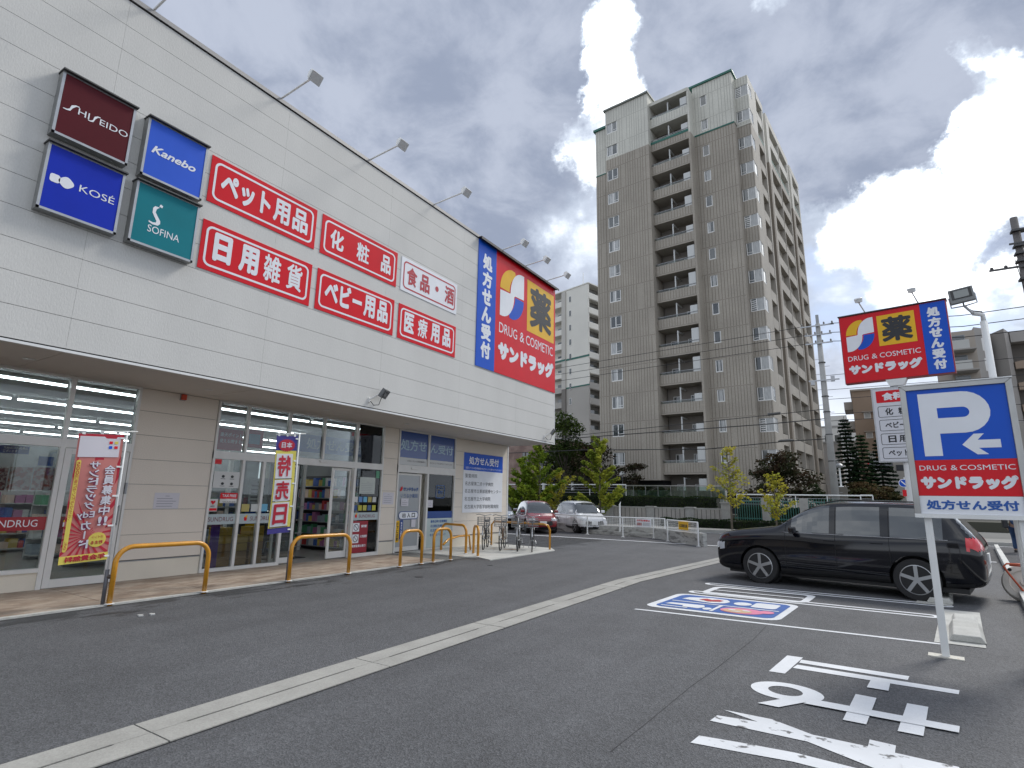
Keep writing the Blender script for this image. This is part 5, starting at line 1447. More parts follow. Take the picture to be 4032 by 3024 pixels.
mb = MB(); mb.box(-27.5, -19.3, 47.2, 51, 3.35, 3.75); mb.build('roof', mat('canopy_dark', (.03, .03, .03), .6), t)
mb = MB()
for x in (-26.5, -23.4, -20.2): mb.tube([(x, 47.6, 0), (x, 47.6, 3.35)], .16, 12)
mb.build('column', PAINTW, t)
mb = MB(); mb.box(-27, -20, 50.5, 50.8, 0, 3.35); mb.build('wall', mat('canopy_back', (.06, .06, .06), .6), t)
BRN = mat('brown_tile', (.33, .25, .19), .85, var=.06, vscale=.3); BRN2 = mat('taupe_tile', (.38, .335, .29), .85, var=.06, vscale=.3); BRN3 = mat('grey_taupe', (.36, .34, .32), .85, var=.06, vscale=.3)
t = thing('brown_apartment', 'brown apartment building with small canopied windows, left of the white item board', 'apartment building', (0, 90, 0))
mb = MB(); mb.box(-.63, 4.2, 90, 104, 0, 17.1); mb.build('wall', BRN, t)
mb = MB(); mb.box(-.8, 4.3, 89.8, 104, 17.1, 17.35); mb.build('roof', BRN2, t)
for k in range(6):
    z = 15.6 - 2.75 * k
    mb = MB(); mb.box(-1.7, -.64, 91, 96, z - .9, z + .2); mb.build('balcony', BRN3, t)
    mb = MB(); mb.box(.35, 1.75, 89.6, 90, z - 1.55, z - 1.42); mb.build('window_canopy', BRN2, t)
    w = BX(.55, 1.35, 89.94, 90.02, z - 2.4, z - 1.6).build('window', WFR, t); BX(.62, 1.28, 89.925, 89.939, z - 2.33, z - 1.67).build('pane', CUR, w)
t = thing('large_apartment', 'wide brown apartment building with white balconies standing behind the parking sign', 'apartment building', (11, 75, 0))
mb = MB(); mb.box(9.0, 11.35, 75, 88, 0, 20.3); mb.build('wall', BRN2, t)
mb = MB(); mb.prism([(11.35, 75), (12.75, 76.6), (12.75, 88), (11.35, 88)], GFN, 0, 20.6); mb.prism([(13.0, 77.5), (13.85, 75.5), (14.6, 77.5), (14.6, 90), (13.0, 90)], GFN, 0, 20.2); mb.build('wall', BRN3, t)
mb = MB(); mb.box(2.5, 9.0, 77, 88, 0, 15.0); mb.build('wall', BRN2, t)
for k in range(6):
    z = 18.95 - 2.25 * k
    mb = MB(); mb.box(8.6, 10.6, 73.4, 74.99, z - 1.0, z); b = mb.build('balcony', mat('balcony_white', (.52, .52, .50), .8), t)
    mb = MB(); mb.box(8.5, 11.1, 73.1, 74.99, z - 1.14, z - 1.0); mb.build('balcony_floor', BRN3, t)
    w = BX(9.2, 10.5, 74.93, 75.01, z - .2, z + .9).build('window', GREYM, t); BX(9.27, 10.43, 74.91, 74.929, z - .13, z + .83).build('pane', WGL, w)
    for c in (0, .5): 
        w = BX(11.9 + c, 12.1 + c, 75.7 + c, 76.2 + c, z - .9, z + .5).build('window', WFR, t)
# stair-arched wing at the right edge
mb = MB(); mb.box(14.61, 24, 78.5, 92, 0, 19.0); mb.build('wall', mat('wing_dark', (.14, .125, .11), .85), t)
for k in range(6):
    z = 16.8 - 2.3 * k
    mb = MB()
    pts = [(14.65, z - .75)] + [(14.65 + .55 * i, z + .15 * math.sin(math.pi * (i % 6) / 6) * (1 if i % 2 else .4) + .35 * ((i / 12))) for i in range(0, 13)] + [(21.3, z - .75)]
    mb.prism(pts, lambda a, b, c: (a, c, b), 77.2, 77.6); mb.build('balcony', BRN, t)
mb = MB(); mb.box(14.6, 24, 77.2, 79, 19.0, 20.2); mb.build('roof', BRN3, t)
t = thing('low_beige_building', 'long low beige parking building behind the conifers and the green fence', 'building', (3, 70, 0))
BEI = mat('beige_render', (.30, .28, .25), .85, var=.07, vscale=.3)
mb = MB(); mb.box(1.0, 30, 70, 82, 0, 5.0); mb.box(2.5, 30, 70.4, 82, 5.0, 9.5); mb.build('wall', BEI, t)
w = BX(2.75, 3.6, 70.3, 70.42, 5.05, 5.65).build('window', BLACK, t)
w = BX(5.2, 8, 70.3, 70.42, 5.05, 5.65).build('window', BLACK, t)
WH2 = mat('white_render', (.58, .58, .56), .8, var=.05, vscale=.3)
t = simple_building('white_building', 'white stepped building behind the conifers, right of the utility pole', (-6.5, 118, 0), 0, 6.2, 10, 15.5, WH2, 5, (.6, 2.2, 3.8), z0=1.2)
MB().box(1.5, 4.5, 0, 10, 15.75, 17.6).build('roof_room', WH2, t, local=True)
t = simple_building('white_building', 'white low building with a grey roof line behind the right-hand conifers', (0.2, 120, 0), 0, 9, 10, 13.0, WH2, 4, (.6, 2.4, 4.2, 6.0), z0=1.2)
MB().box(-.2, 9.2, -.4, 10, 11.6, 11.9).build('eaves', GREYM, t, local=True)
MB().box(1.0, 3.4, .5, 5, 13.25, 14.6).build('roof_room', WH2, t, local=True)
simple_building('brown_building', 'plain taupe building closing the street behind the tall tower', (-9.5, 96, 0), 0, 6.6, 12, 10.5, BRN3, 3, (1, 3, 5))

# ------------------------------------------------------------------ far side of the street: walls, fences, hedge
TW_ = mat('ribbed_wall', (.38, .36, .335), .85, var=.1, vscale=1.5, var2=.08, v2scale=20)
t = thing('boundary_wall', 'grey ribbed boundary wall with stone pillars below the hedge across the street', 'wall', (-12, 34, 0))
mb = MB(); mb.box(-26, -7.2, 34.02, 34.3, .1, 1.14); mb.build('panel', TW_, t)
mb = MB(); mb.box(-26, -7.2, 34.0, 34.34, 1.14, 1.20); mb.build('coping', CONC, t)
mb = MB(); x = -25.9
while x < -7.3: mb.box(x, x + .03, 34.005, 34.0195, .12, 1.12); x += random.uniform(.22, .30)
mb.build('groove', mat('groove', (.12, .115, .11), .9), t, kind='stuff')
STN = mat('pillar_stone', (.36, .355, .34), .85, var=.12, vscale=6)
for x in (-24.2, -20.9, -17.6, -14.3, -11.65, -9.25):
    for k in range(3): mb = MB(); mb.box(x, x + .48, 33.88, 34.36, .1 + .36 * k + .004, .1 + .36 * (k + 1) - .004); mb.build('pillar_block', STN, t)
    mb = MB(); mb.box(x - .04, x + .52, 33.84, 34.40, 1.182, 1.25); mb.build('pillar_cap', STN, t)
for k in range(4): mb = MB(); mb.box(-7.2, -6.72, 33.85, 34.4, .1 + .35 * k + .004, .1 + .35 * (k + 1) - .004); mb.build('pillar_block', STN, t)
mb = MB(); mb.box(-7.26, -6.66, 33.8, 34.45, 1.5, 1.57); mb.build('pillar_cap', STN, t)
FGR = mat('fence_green', (.045, .17, .145), .5)
def green_fence(x0, x1, y, label, pillars=()):
    t = thing('green_fence', label, 'fence', ((x0 + x1) / 2, y, 0), group='green bar fences across the street')
    mb = MB(); mb.box(x0, x1, y + .02, y + .25, .1, .55); mb.build('base_wall', TW_, t)
    mb = MB(); mb.box(x0, x1, y + .06, y + .10, .68, .72); mb.box(x0, x1, y + .06, y + .10, 1.62, 1.66); mb.build('rail', FGR, t)
    x = x0 + .05
    pr = BX(0, .03, 0, .03, 0, 1.25).build('bar', FGR, t, local=True); pr.location = (x - (x0 + x1) / 2, .065, .57)
    while x < x1 - .1:
        x += .125; o = pr.copy(); COL.objects.link(o); o.location = (x - (x0 + x1) / 2, .065, .57)
    for p in pillars: mb = MB(); mb.box(p, p + .42, y - .04, y + .38, .1, 1.85); mb.build('pillar', STN, t)
green_fence(-6.6, -3.2, 34.3, 'green bar fence between the big wall pillar and the next pale pillar', (-5.1,))
green_fence(-3.2, -.2, 34.3, 'green bar fence before the foot of the utility pole', (-3.2,))
green_fence(-.2, 3.4, 34.3, 'green bar fence right of the utility pole, in front of the bronze shrubs')
def pipe_rail(name, x0, x1, y, z, n, label, z0=.1):
    t = thing(name, label, 'railing', ((x0 + x1) / 2, y, 0))
    mb = MB(); mb.tube([(x0, y, z), (x1, y, z)], .04, 6); mb.build('hand_rail', PAINTW, t)
    mb = MB()
    for zz in (z - .18, z - .36, z - .54): mb.tube([(x0, y, zz), (x1, y, zz)], .015, 5)
    mb.build('wire', GREYM, t)
    for i in range(n + 1): x = x0 + (x1 - x0) * i / n; mb = MB(); mb.tube([(x, y, z0), (x, y, z)], .028, 6); mb.build('post', PAINTW, t)
pipe_rail('white_railing', -6.6, -.35, 35.4, 2.03, 4, 'white pipe railing above the green fences, left of the utility pole')
pipe_rail('white_railing', -.35, .2, 35.5, 2.05, 1, 'short white pipe railing just right of the utility pole')
pipe_rail('white_railing', -24.5, -13.8, 36.2, 2.60, 4, 'white pipe railing behind the ginkgo trees near the drugstore corner')
t = thing('glass_fence', 'glass panel fence on a stained concrete retaining wall above the hedge', 'fence', (-11, 36, 0))
mb = MB(); mb.box(-14.2, -7.4, 36.3, 36.7, 0, 2.25); mb.build('retaining_wall', mat('stained_concrete', (.24, .25, .23), .85, col2=(.40, .42, .38), c2scale=1.4, c2lo=.52, c2hi=.6, stretch=(2.2, 1, .4), var=.2, vscale=3), t)
GP = glass_mat('fence_glass', (.70, .80, .76), 1.45)
for k in range(8):
    x = -14.15 + k * .84
    mb = MB(); mb.box(x + .02, x + .82, 36.28, 36.295, 1.75, 2.5); mb.build('glass_panel', GP, t)
    mb = MB(); mb.box(x - .015, x + .015, 36.26, 36.30, 1.7, 2.56); mb.build('post', GREYM, t)
mb = MB(); mb.box(-14.2, -7.4, 36.25, 36.31, 2.52, 2.58); mb.build('hand_rail', ALU, t)
tag(BX(-40, 30, 46.5, 50.5, 0, .6).build('garden_bank', mat('bank_soil', (.06, .06, .045), .9)), kind='structure')
mb = MB(); mb.box(-.97, -1.42, 36.9, 37.3, .1, 2.53); t = thing('gate_pillar', 'plain grey-brown gate pillar carrying a lamp, right of the utility pole', 'pillar', (-1.2, 37.1, 0)); mb.build('shaft', mat('pillar_brown', (.15, .14, .12), .85), t)
t = thing('garden_lamp', 'slim white lamp post with a round head on the gate pillar', 'lamp', (-1.25, 37.1, 2.53))
mb = MB(); mb.tube([(-1.25, 37.1, 2.53), (-1.25, 37.1, 3.6)], .045, 8); mb.lathe((-1.25, 37.1, 2.535), (0, 0, 1), [(.14, 0), (.12, .05)], 12); mb.build('post', PAINTW, t)
mb = MB(); mb.lathe((-1.25, 37.1, 3.6), (0, 0, 1), [(.05, 0), (.2, .05), (.22, .15), (.1, .26), (.02, .28)], 14); mb.build('lamp_head', GREYM, t)
t = thing('garden_lamp', 'white globe-topped lamp beside the tall tower, over the glass fence', 'lamp', (-18.6, 48, 0))
mb = MB(); mb.tube([(-18.6, 48, .5), (-18.6, 48, 3.8)], .04, 6); mb.build('post', GREYM, t)
mb = MB(); mb.prism([(-.3, 0), (.25, .12), (.3, .3), (-.1, .36)], lambda a, b, c: (-18.6 + a, c, 3.75 + b), 47.8, 48.2); mb.build('lamp_head', PAINTW, t)
# road signs at the far side
t = thing('road_sign', 'round blue and red no-parking sign with a small red plate on a white post', 'road sign', (1.6, 33, 0))
mb = MB(); mb.tube([(1.62, 33, .1), (1.55, 33, 2.9)], .03, 8); mb.build('post', PAINTW, t)
def disc(c, r, m, name, t, n=(0, -1, 0), th=.01, off=0):
    mb = MB(); c = Vector(c) + Vector(n) * off; mb.lathe(c, n, [(r, 0), (r, th)], 24); return mb.build(name, m, t)
disc((1.5, 32.96, 2.62), .20, WHITE, 'rim', t); disc((1.5, 32.96, 2.62), .17, BLUE, 'blue_disc', t, off=.012)
MB().obox((1.5, 32.93, 2.62), (.09, 0, -.10), (.02, 0, .018), (0, .004, 0)).build('stripe', WHITE, t)
BX(1.42, 1.66, 32.95, 32.97, 2.0, 2.3).build('red_plate', RED, t)

# ------------------------------------------------------------------ low concrete wall with white mesh fences at the lot end
FW_ = mat('fence_white', (.78, .79, .78), .5)
OLD = mat('weathered_concrete', (.44, .44, .42), .9, col2=(.22, .22, .21), c2scale=2.2, c2lo=.5, c2hi=.62, stretch=(1, 1, 3), var=.15, vscale=6, bump=.3, bscale=40)
def mesh_fence(pts, label, z0=.45, z1=.84, group='white mesh fences at the end of the lot'):
    t = thing('mesh_fence', label, 'fence', (pts[0][0], pts[0][1], 0), group=group)
    for (x, y) in pts:
        mb = MB(); mb.tube([(x, y, 0), (x, y, z1)], .032, 8); mb.box(x - .07, x + .07, y - .05, y + .05, .001, .02); mb.build('post', FW_, t)
    for (a, b) in zip(pts[:-1], pts[1:]):
        A, B = Vector((*a, 0)), Vector((*b, 0)); mb = MB()
        mb.tube([A + Vector((0, 0, z1)), B + Vector((0, 0, z1))], .028, 6); mb.tube([A + Vector((0, 0, z0)), B + Vector((0, 0, z0))], .012, 6); mb.build('rail', FW_, t)
        g = MB(); n = int((B - A).length / .09)
        for i in range(1, n): p = A.lerp(B, i / n); g.tube([p + Vector((0, 0, z0)), p + Vector((0, 0, z1))], .006, 3, caps=False)
        for k in range(1, 6): z = z0 + (z1 - z0) * k / 6; g.tube([A + Vector((0, 0, z)), B + Vector((0, 0, z))], .006, 3, caps=False)
        g.build('mesh_wire', FW_, t, kind='stuff')
    return t
mesh_fence([(-5.32, 21.0), (-6.95, 22.7)], 'short white mesh fence carrying the yellow notice, at the lot entrance')
mesh_fence([(-7.40, 23.85), (-7.95, 24.02), (-9.23, 23.70), (-11.2, 24.3), (-13.5, 24.9)], 'long white mesh fence carrying the red and white notice')
t = thing('low_wall', 'stained low concrete wall under the short white mesh fence', 'low wall', (-6, 22, 0))
def wseg(a, b, h0, h1, th=.16, m=OLD, nm='block'):
    A, B = Vector((*a, 0)), Vector((*b, 0)); d = (B - A).normalized(); n = Vector((-d.y, d.x, 0)) * th
    if n.y < 0: n = -n
    mb = MB(); P = [A, B, B + n, A + n]; mb.add([tuple(p) for p in P] + [(p.x, p.y, h) for p, h in zip(P, (h0, h1, h1, h0))], [(0, 3, 2, 1), (4, 5, 6, 7), (0, 1, 5, 4), (1, 2, 6, 5), (2, 3, 7, 6), (3, 0, 4, 7)]); mb.build(nm, m, t)
wseg((-5.15, 20.98), (-7.0, 22.85), .47, .44)
t = thing('low_wall', 'stained low concrete wall under the long white mesh fence', 'low wall', (-9, 24, 0))
wseg((-7.15, 23.3), (-8.0, 24.06), .44, .42); wseg((-8.0, 24.07), (-13.8, 25.6), .18, .18, nm='kerb_block'); wseg((-8.1, 24.35), (-13.8, 25.9), .42, .42)
t = thing('notice_board', 'yellow notice with dark lettering wired on the short white mesh fence', 'notice', (-5.9, 21.6, .55))
d = Vector((-1.63, 1.7, 0)).normalized(); c0 = Vector((-5.98, 21.62, .68)); nf = Vector((-.72, -.69, 0))
nf = Vector((-d.y, d.x, 0)); nf = nf if nf.y < 0 else -nf
def nfn(c0, d, nf): return lambda a, b, c: tuple(c0 - d * a + Vector((0, 0, b)) + nf * c)
f = nfn(c0, d, nf)
mb = MB(); mb.prism([(-.36, -.15), (.36, -.15), (.36, .15), (-.36, .15)], f, .03, .04); mb.build('plate', YEL, t)
mb = MB(); letter(mb, '入口段差注意', f, (-.30, .30, -.06, .06), .043, bold=.03); mb.build('lettering', BLACK, t)
t = thing('notice_board', 'white and red no-parking notice on the long white mesh fence', 'notice', (-8.3, 23.95, .5))
f = lambda a, b, c: (-8.36 + a, 23.92 - c, .64 + b)
mb = MB(); mb.prism([(-.34, -.17), (.34, -.17), (.34, .17), (-.34, .17)], f, .0, .01); mb.build('plate', WHITE, t)
mb = MB(); letter(mb, '無断駐車禁止', f, (-.30, .30, .05, .13), .013, bold=.03); mb.build('red_lettering', RED, t)
mb = MB(); flat(mb, [(-.3, -.13), (-.08, -.13), (-.08, .01), (-.3, .01)], f, .012); mb.build('red_square', mat('notice_red2', (.35, .05, .04), .5), t)
mb = MB()
for k in range(3): flat(mb, [(-.04, -.11 + k * .045), (.28, -.11 + k * .045), (.28, -.09 + k * .045), (-.04, -.09 + k * .045)], f, .012)
mb.build('print', GREYM, t)
t = thing('post', 'tall white pointed post behind the mesh fence', 'post', (-9.75, 24.6, 0)); MB().tube([(-9.72, 24.6, 0), (-9.70, 24.6, 1.38), (-9.66, 24.6, 1.50)], [.04, .04, .015], 10).build('shaft', PAINTW, t)
# ------------------------------------------------------------------ plants
BARK = mat('bark', (.09, .075, .06), .9, var=.2, vscale=8); BARKL = mat('ginkgo_bark', (.17, .15, .12), .9, var=.2, vscale=8)
def leafm(name, a, b, sc=1.2): return mat(name, a, .85, col2=b, c2scale=sc, c2lo=.42, c2hi=.60, var=.30, vscale=5, var2=.2, v2scale=23, transl=.28, spec=.12)
LG1 = leafm('ginkgo_green', (.17, .26, .03), (.34, .42, .05)); LG2 = leafm('ginkgo_yellow', (.52, .46, .06), (.36, .38, .06)); LG3 = leafm('ginkgo_mixed', (.20, .27, .04), (.42, .44, .06), 1.6)
LDK = leafm('leaf_dark', (.022, .038, .014), (.045, .05, .02)); LMP = leafm('maple_bronze', (.055, .035, .022), (.035, .045, .02)); LCF = leafm('conifer_needles', (.014, .032, .018), (.028, .045, .022)); LBR = leafm('shrub_bronze', (.10, .065, .03), (.05, .06, .022))
LHD = leafm('hedge_leaf', (.018, .034, .014), (.035, .05, .018)); LOL = leafm('big_tree_leaf', (.07, .10, .022), (.03, .05, .015), .8)
def leaves(mb, c, n, rx, ry, rz, size, rnd, droop=0.0, shell=False):
    for _ in range(n):
        while True:
            p = Vector((rnd.uniform(-1, 1), rnd.uniform(-1, 1), rnd.uniform(-1, 1)))
            if p.length < 1 and (not shell or p.length > .55): break
        q = Vector((c[0] + p.x * rx, c[1] + p.y * ry, c[2] + p.z * rz))
        a = Vector((rnd.gauss(0, 1), rnd.gauss(0, 1), rnd.gauss(0, .6) - droop)).normalized(); b = a.cross(Vector((rnd.gauss(0, .6), rnd.gauss(0, .6), 1))).normalized()
        s = size * rnd.uniform(.6, 1.3)
        mb.add([q - b * s * .5, q + a * s * .55, q + b * s * .5, q - a * s * .5], [(0, 1, 2, 3)])
def ginkgo(name, label, x, y, h, z0, lm, spread, dens, seed, low=.25, bare=0.0, group='young ginkgo trees along the street'):
    rnd = random.Random(seed); t = thing(name, label, 'tree', (x, y, 0), group=group)
    tr = MB(); tr.tube([(x, y, 0), (x + .03, y, h * .5), (x - .02, y, h * .98)], [h * .009 + .02, h * .006 + .015, .012], 7)
    cr = MB(); n = int(12 + h * 4.2)
    for i in range(n):
        f = low + (1 - low) * (i + rnd.random() * .6) / n; z = h * f; a = rnd.uniform(0, 2 * math.pi)
        L = spread * (1.05 - f) ** .75 * rnd.uniform(.65, 1.15) + .12
        e = Vector((math.cos(a) * L, math.sin(a) * L, L * rnd.uniform(.5, .95))); p0 = Vector((x, y, z - .1))
        m_ = p0 + e * .5 + Vector((0, 0, -.06)); e = p0 + e
        tr.tube([p0, m_, e], [.022, .015, .006], 5)
        k = max(2, int(L / .16))
        for j in range(k + 1):
            if rnd.random() < bare: continue
            u = .18 + .82 * j / k; q = p0.lerp(e, u); leaves(cr, q, int(dens * 1.15 * rnd.uniform(.5, 1.2)), .17, .17, .13, .13, rnd)
    leaves(cr, (x, y, h * .97), int(dens * 1.5), .10, .10, .25, .10, rnd)
    tr.build('trunk', BARKL, t, smooth=True); cr.build('crown', lm, t)
    return t
ginkgo('ginkgo_tree', 'full green ginkgo tree just right of the drugstore corner', -17.9, 31.6, 4.95, 0, LG1, 1.9, 40, 1, .08)
ginkgo('ginkgo_tree', 'second green ginkgo tree half hidden behind the drugstore wall', -19.6, 32.2, 4.3, 0, LG1, 1.5, 30, 21, .10)
ginkgo('ginkgo_tree', 'low yellow ginkgo with spreading bare limbs between two green ones', -17.0, 32.6, 3.5, 0, LG2, 1.5, 14, 2, .15, .25)
ginkgo('ginkgo_tree', 'tall pointed yellow-green ginkgo in front of the dark maple', -13.9, 32.0, 5.25, 0, LG3, 1.7, 32, 3, .12)
ginkgo('ginkgo_tree', 'sparse yellow ginkgo with a thin spire in front of the tall tower', -6.35, 32.2, 4.6, 0, LG2, 1.25, 11, 4, .28, .35)
ginkgo('ginkgo_tree', 'short bushy yellow ginkgo near the white railing, left of the utility pole', -4.15, 32.2, 3.05, 0, LG2, 1.15, 10, 5, .22, .2)
def layered(name, label, x, y, h, r, lm, seed, n=22, zlow=.25, size=.22, dens=150, flatn=.35, group=None):
    rnd = random.Random(seed); t = thing(name, label, 'tree', (x, y, 0), group=group)
    tr = MB(); tr.tube([(x, y, 0), (x + .1, y, h * .35), (x, y, h * .9)], [.05 * h * .45, .035 * h * .45, .03], 7); cr = MB()
    for i in range(n):
        f = zlow + (1 - zlow) * rnd.random() ** .8; a = rnd.uniform(0, 2 * math.pi); R = r * math.sqrt(max(.05, 1 - ((f - zlow) / (1 - zlow)) ** 1.7)) * rnd.uniform(.35, 1.0)
        c = Vector((x + math.cos(a) * R, y + math.sin(a) * R, h * f))
        tr.tube([Vector((x, y, h * f * .6)), c], [.05, .015], 5)
        s = r * rnd.uniform(.28, .45); leaves(cr, c, int(dens * rnd.uniform(.6, 1.2)), s * 1.25, s * 1.25, s * flatn * 1.3, size, rnd)
    tr.build('trunk', BARK, t, smooth=True); cr.build('crown', lm, t); return t
layered('maple_tree', 'wide dark maple with a tiered crown behind the pointed ginkgo', -21.4, 48.3, 6.4, 3.1, LMP, 6, 30, .28, .2, 190)
layered('broadleaf_tree', 'large olive-green tree beside the drugstore corner, in front of the pale apartment block', -24.2, 47.6, 9.4, 2.6, LOL, 7, 30, .35, .22, 190, .6)
layered('broadleaf_tree', 'dark round tree behind the low reddish building corner', -27.0, 52, 6.6, 2.6, LDK, 17, 24, .25, .22, 170, .6)
layered('maple_tree', 'small bronze maple between the glass fence and the tower', -17.3, 47.5, 4.9, 1.5, LMP, 8, 16, .35, .17, 110)
layered('maple_tree', 'broad dark maple in front of the tower corner, left of the utility pole', -5.3, 46.5, 5.1, 2.5, LMP, 9, 30, .35, .2, 190)
layered('shrub', 'round dark green shrub under the broad maple by the tower corner', -3.0, 44.5, 2.9, .9, LDK, 10, 12, .3, .14, 130, .8)
def conifer(label, x, y, h, r, seed, lm=LCF, zl=.1, dens=28):
    rnd = random.Random(seed); t = thing('conifer_tree', label, 'tree', (x, y, 0), group='conifers right of the utility pole')
    tr = MB(); tr.tube([(x, y, 0), (x, y, h)], [.14, .015], 7); cr = MB(); z = h * zl
    while z < h * .97:
        f = (z / h); R = r * (1 - f) ** .8 * rnd.uniform(.7, 1.3) + .08; k = rnd.randint(6, 8); a0 = rnd.uniform(0, 6)
        for i in range(k):
            a = a0 + 2 * math.pi * i / k + rnd.uniform(-.2, .2); L = R * rnd.uniform(.75, 1.15); d = Vector((math.cos(a), math.sin(a), 0))
            p = Vector((x, y, z)); e = p + d * L + Vector((0, 0, -.18 * L + .05)); tr.tube([p, e], [.02, .006], 4)
            m = max(2, int(L / .16))
            for j in range(m + 1): q = p.lerp(e, .15 + .85 * j / m); leaves(cr, q, int(dens * rnd.uniform(.8, 1.3)), .15, .15, .075, .12, rnd, .4)
        z += .25 + .10 * (1 - f)
    tr.build('trunk', BARK, t); cr.build('crown', lm, t); return t
conifer('tall dark spire-shaped conifer just right of the utility pole', -1.05, 50, 8.3, 1.45, 31)
conifer('slender mid-green conifer between two darker ones', -.1, 49.6, 6.9, 1.25, 32, leafm('conifer_green', (.025, .055, .022), (.04, .07, .03)))
conifer('dark conifer with long low branches left of the white item board', 1.05, 50.4, 6.6, 1.35, 33, zl=.25)
layered('bronze_shrub', 'low spreading bronze-brown shrub under the conifers', -.2, 47.5, 3.0, 1.5, LBR, 34, 22, .45, .15, 150, .4)
layered('bronze_shrub', 'second low bronze-brown shrub right under the longest conifer branches', 1.1, 47.8, 2.7, 1.1, LBR, 35, 16, .4, .15, 150, .4)
def hedge(name, label, x0, x1, y0, y1, z0, z1, lm, seed, dn=420):
    rnd = random.Random(seed); t = thing(name, label, 'hedge', ((x0 + x1) / 2, y0, 0))
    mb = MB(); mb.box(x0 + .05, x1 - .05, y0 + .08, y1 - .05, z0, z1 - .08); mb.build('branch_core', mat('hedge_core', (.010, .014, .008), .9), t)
    cr = MB()
    for _ in range(int((x1 - x0) * dn * (z1 - z0 + .5))):
        x = rnd.uniform(x0, x1); top = rnd.random() < .35; nzv = .10 * mnoise.noise(Vector((x * 1.3, 0, 0)))
        c = (x, rnd.uniform(y0, y1), z1 + nzv - rnd.random() * .06) if top else (x, y0 + rnd.uniform(-.03, .1) + nzv * .5, rnd.uniform(z0, z1 + nzv))
        a = Vector((rnd.gauss(0, 1), rnd.gauss(0, .7), rnd.gauss(0, 1))).normalized(); b = a.orthogonal().normalized(); s = rnd.uniform(.05, .10)
        q = Vector(c); cr.add([q - b * s * .5, q + a * s * .5, q + b * s * .5, q - a * s * .5], [(0, 1, 2, 3)])
    cr.build('foliage', lm, t)
hedge('hedge', 'long dark clipped hedge on top of the ribbed boundary wall', -24, -7.6, 34.7, 35.9, .9, 1.86, LHD, 41, 330)
hedge('hedge', 'low dark hedge at the foot of the wall, right of the short mesh fence', -10.5, 3.2, 32.9, 33.6, .12, .62, LHD, 42, 330)
hedge('hedge', 'dark hedge behind the green bar fences, left of the utility pole', -6.6, -.4, 35.0, 35.3, .3, 1.35, LHD, 43, 250)
hedge('hedge', 'rough dark hedge behind the first ginkgo trees', -25, -14.3, 36.6, 37.4, .3, 2.2, LHD, 44, 260)

# ------------------------------------------------------------------ utility poles and cables
PC = mat('pole_concrete', (.36, .36, .35), .85, var=.08, vscale=2, var2=.06, v2scale=15); DKM = mat('dark_steel', (.09, .09, .09), .5, metal=.4)
t = thing('utility_pole', 'concrete utility pole with crossarms and insulators right of the tall tower', 'utility pole', (-1.53, 36, 0))
MB().tube([(-1.53, 36, 0), (-1.57, 36, 12.0)], [.21, .125], 16).build('shaft', PC, t, smooth=True)
mb = MB(); mb.tube([(-1.57, 36, 12.0), (-1.57, 36, 12.55)], .085, 10); mb.build('top_cap', GREYM, t)
for z, a, b in ((11.85, -2.5, -.75), (11.30, -2.3, -.9), (10.78, -2.3, -.9), (8.56, -2.3, -.75)):
    mb = MB(); mb.box(a, b, 35.80, 35.87, z - .035, z + .035); c = mb.build('crossarm', ALU, t)
    mb = MB()
    for x in (a + .1, a + .55, b - .5, b - .08):
        if z > 9: mb.lathe((x, 35.83, z + .036), (0, 0, 1), [(.03, 0), (.06, .03), (.03, .07), (.055, .1), (.03, .15)], 8)
    if mb.v: mb.build('insulator', mat('porcelain', (.25, .24, .23), .3), t)
mb = MB()
for k in range(18): z = 2.2 + k * .45; s_ = -1 if k % 2 else 1; mb.tube([(-1.55 + s_ * .12, 36, z), (-1.55 + s_ * .38, 36, z)], .012, 5)
mb.build('step_bolt', GREYM, t)
mb = MB(); mb.box(-1.18, -.98, 35.7, 35.9, 8.45, 8.75); mb.box(-2.2, -2.0, 35.7, 35.9, 8.3, 8.5); mb.build('switch_box', ALU, t)
mb = MB()
for z in (3.9, 5.4, 6.7, 7.6, 9.6): mb.lathe((-1.55, 36, z), (0, 0, 1), [(.19, 0), (.19, .06)], 14)
mb.build('clamp_band', DKM, t)
t = thing('utility_pole', 'dark utility pole with a crossarm at the right edge of the photograph', 'utility pole', (5.7, 26, 0))
MB().tube([(5.75, 26, 0), (5.58, 26, 12.2)], [.16, .115], 16).build('shaft', mat('pole_dark', (.14, .13, .125), .8, var=.1, vscale=3), t, smooth=True)
mb = MB(); mb.box(4.62, 5.7, 25.8, 25.86, 10.18, 10.25); mb.box(5.3, 6.1, 25.8, 25.86, 11.1, 11.16); mb.build('crossarm', DKM, t)
mb = MB()
for x, z in ((4.7, 10.25), (5.1, 10.25)): mb.lathe((x, 25.83, z), (0, 0, 1), [(.05, 0), (.06, .05), (.03, .09)], 8)
mb.build('insulator', DKM, t)
mb = MB()
for z in (9.7, 10.4, 10.7, 11.0, 11.6): mb.box(5.42, 5.85, 25.75, 26.1, z, z + .07)
mb.tube([(5.9, 25.7, 9), (5.9, 25.7, 11.4)], .05, 6); mb.build('clamp_band', DKM, t)
CAB = mat('cable_black', (.03, .03, .032), .6)
def cable(P, lab, r=.014, sag=.0, grp='overhead cables across the street'):
    pts = []
    for (a, b) in zip(P[:-1], P[1:]):
        A, B = Vector(a), Vector(b)
        for k in range(8): q = A.lerp(B, k / 8); q.z -= sag * 4 * (k / 8) * (1 - k / 8); pts.append(q)
    pts.append(Vector(P[-1])); o = MB().tube(pts, r, 5).build('overhead_cable', CAB); tag(o, lab, 'cable', grp)
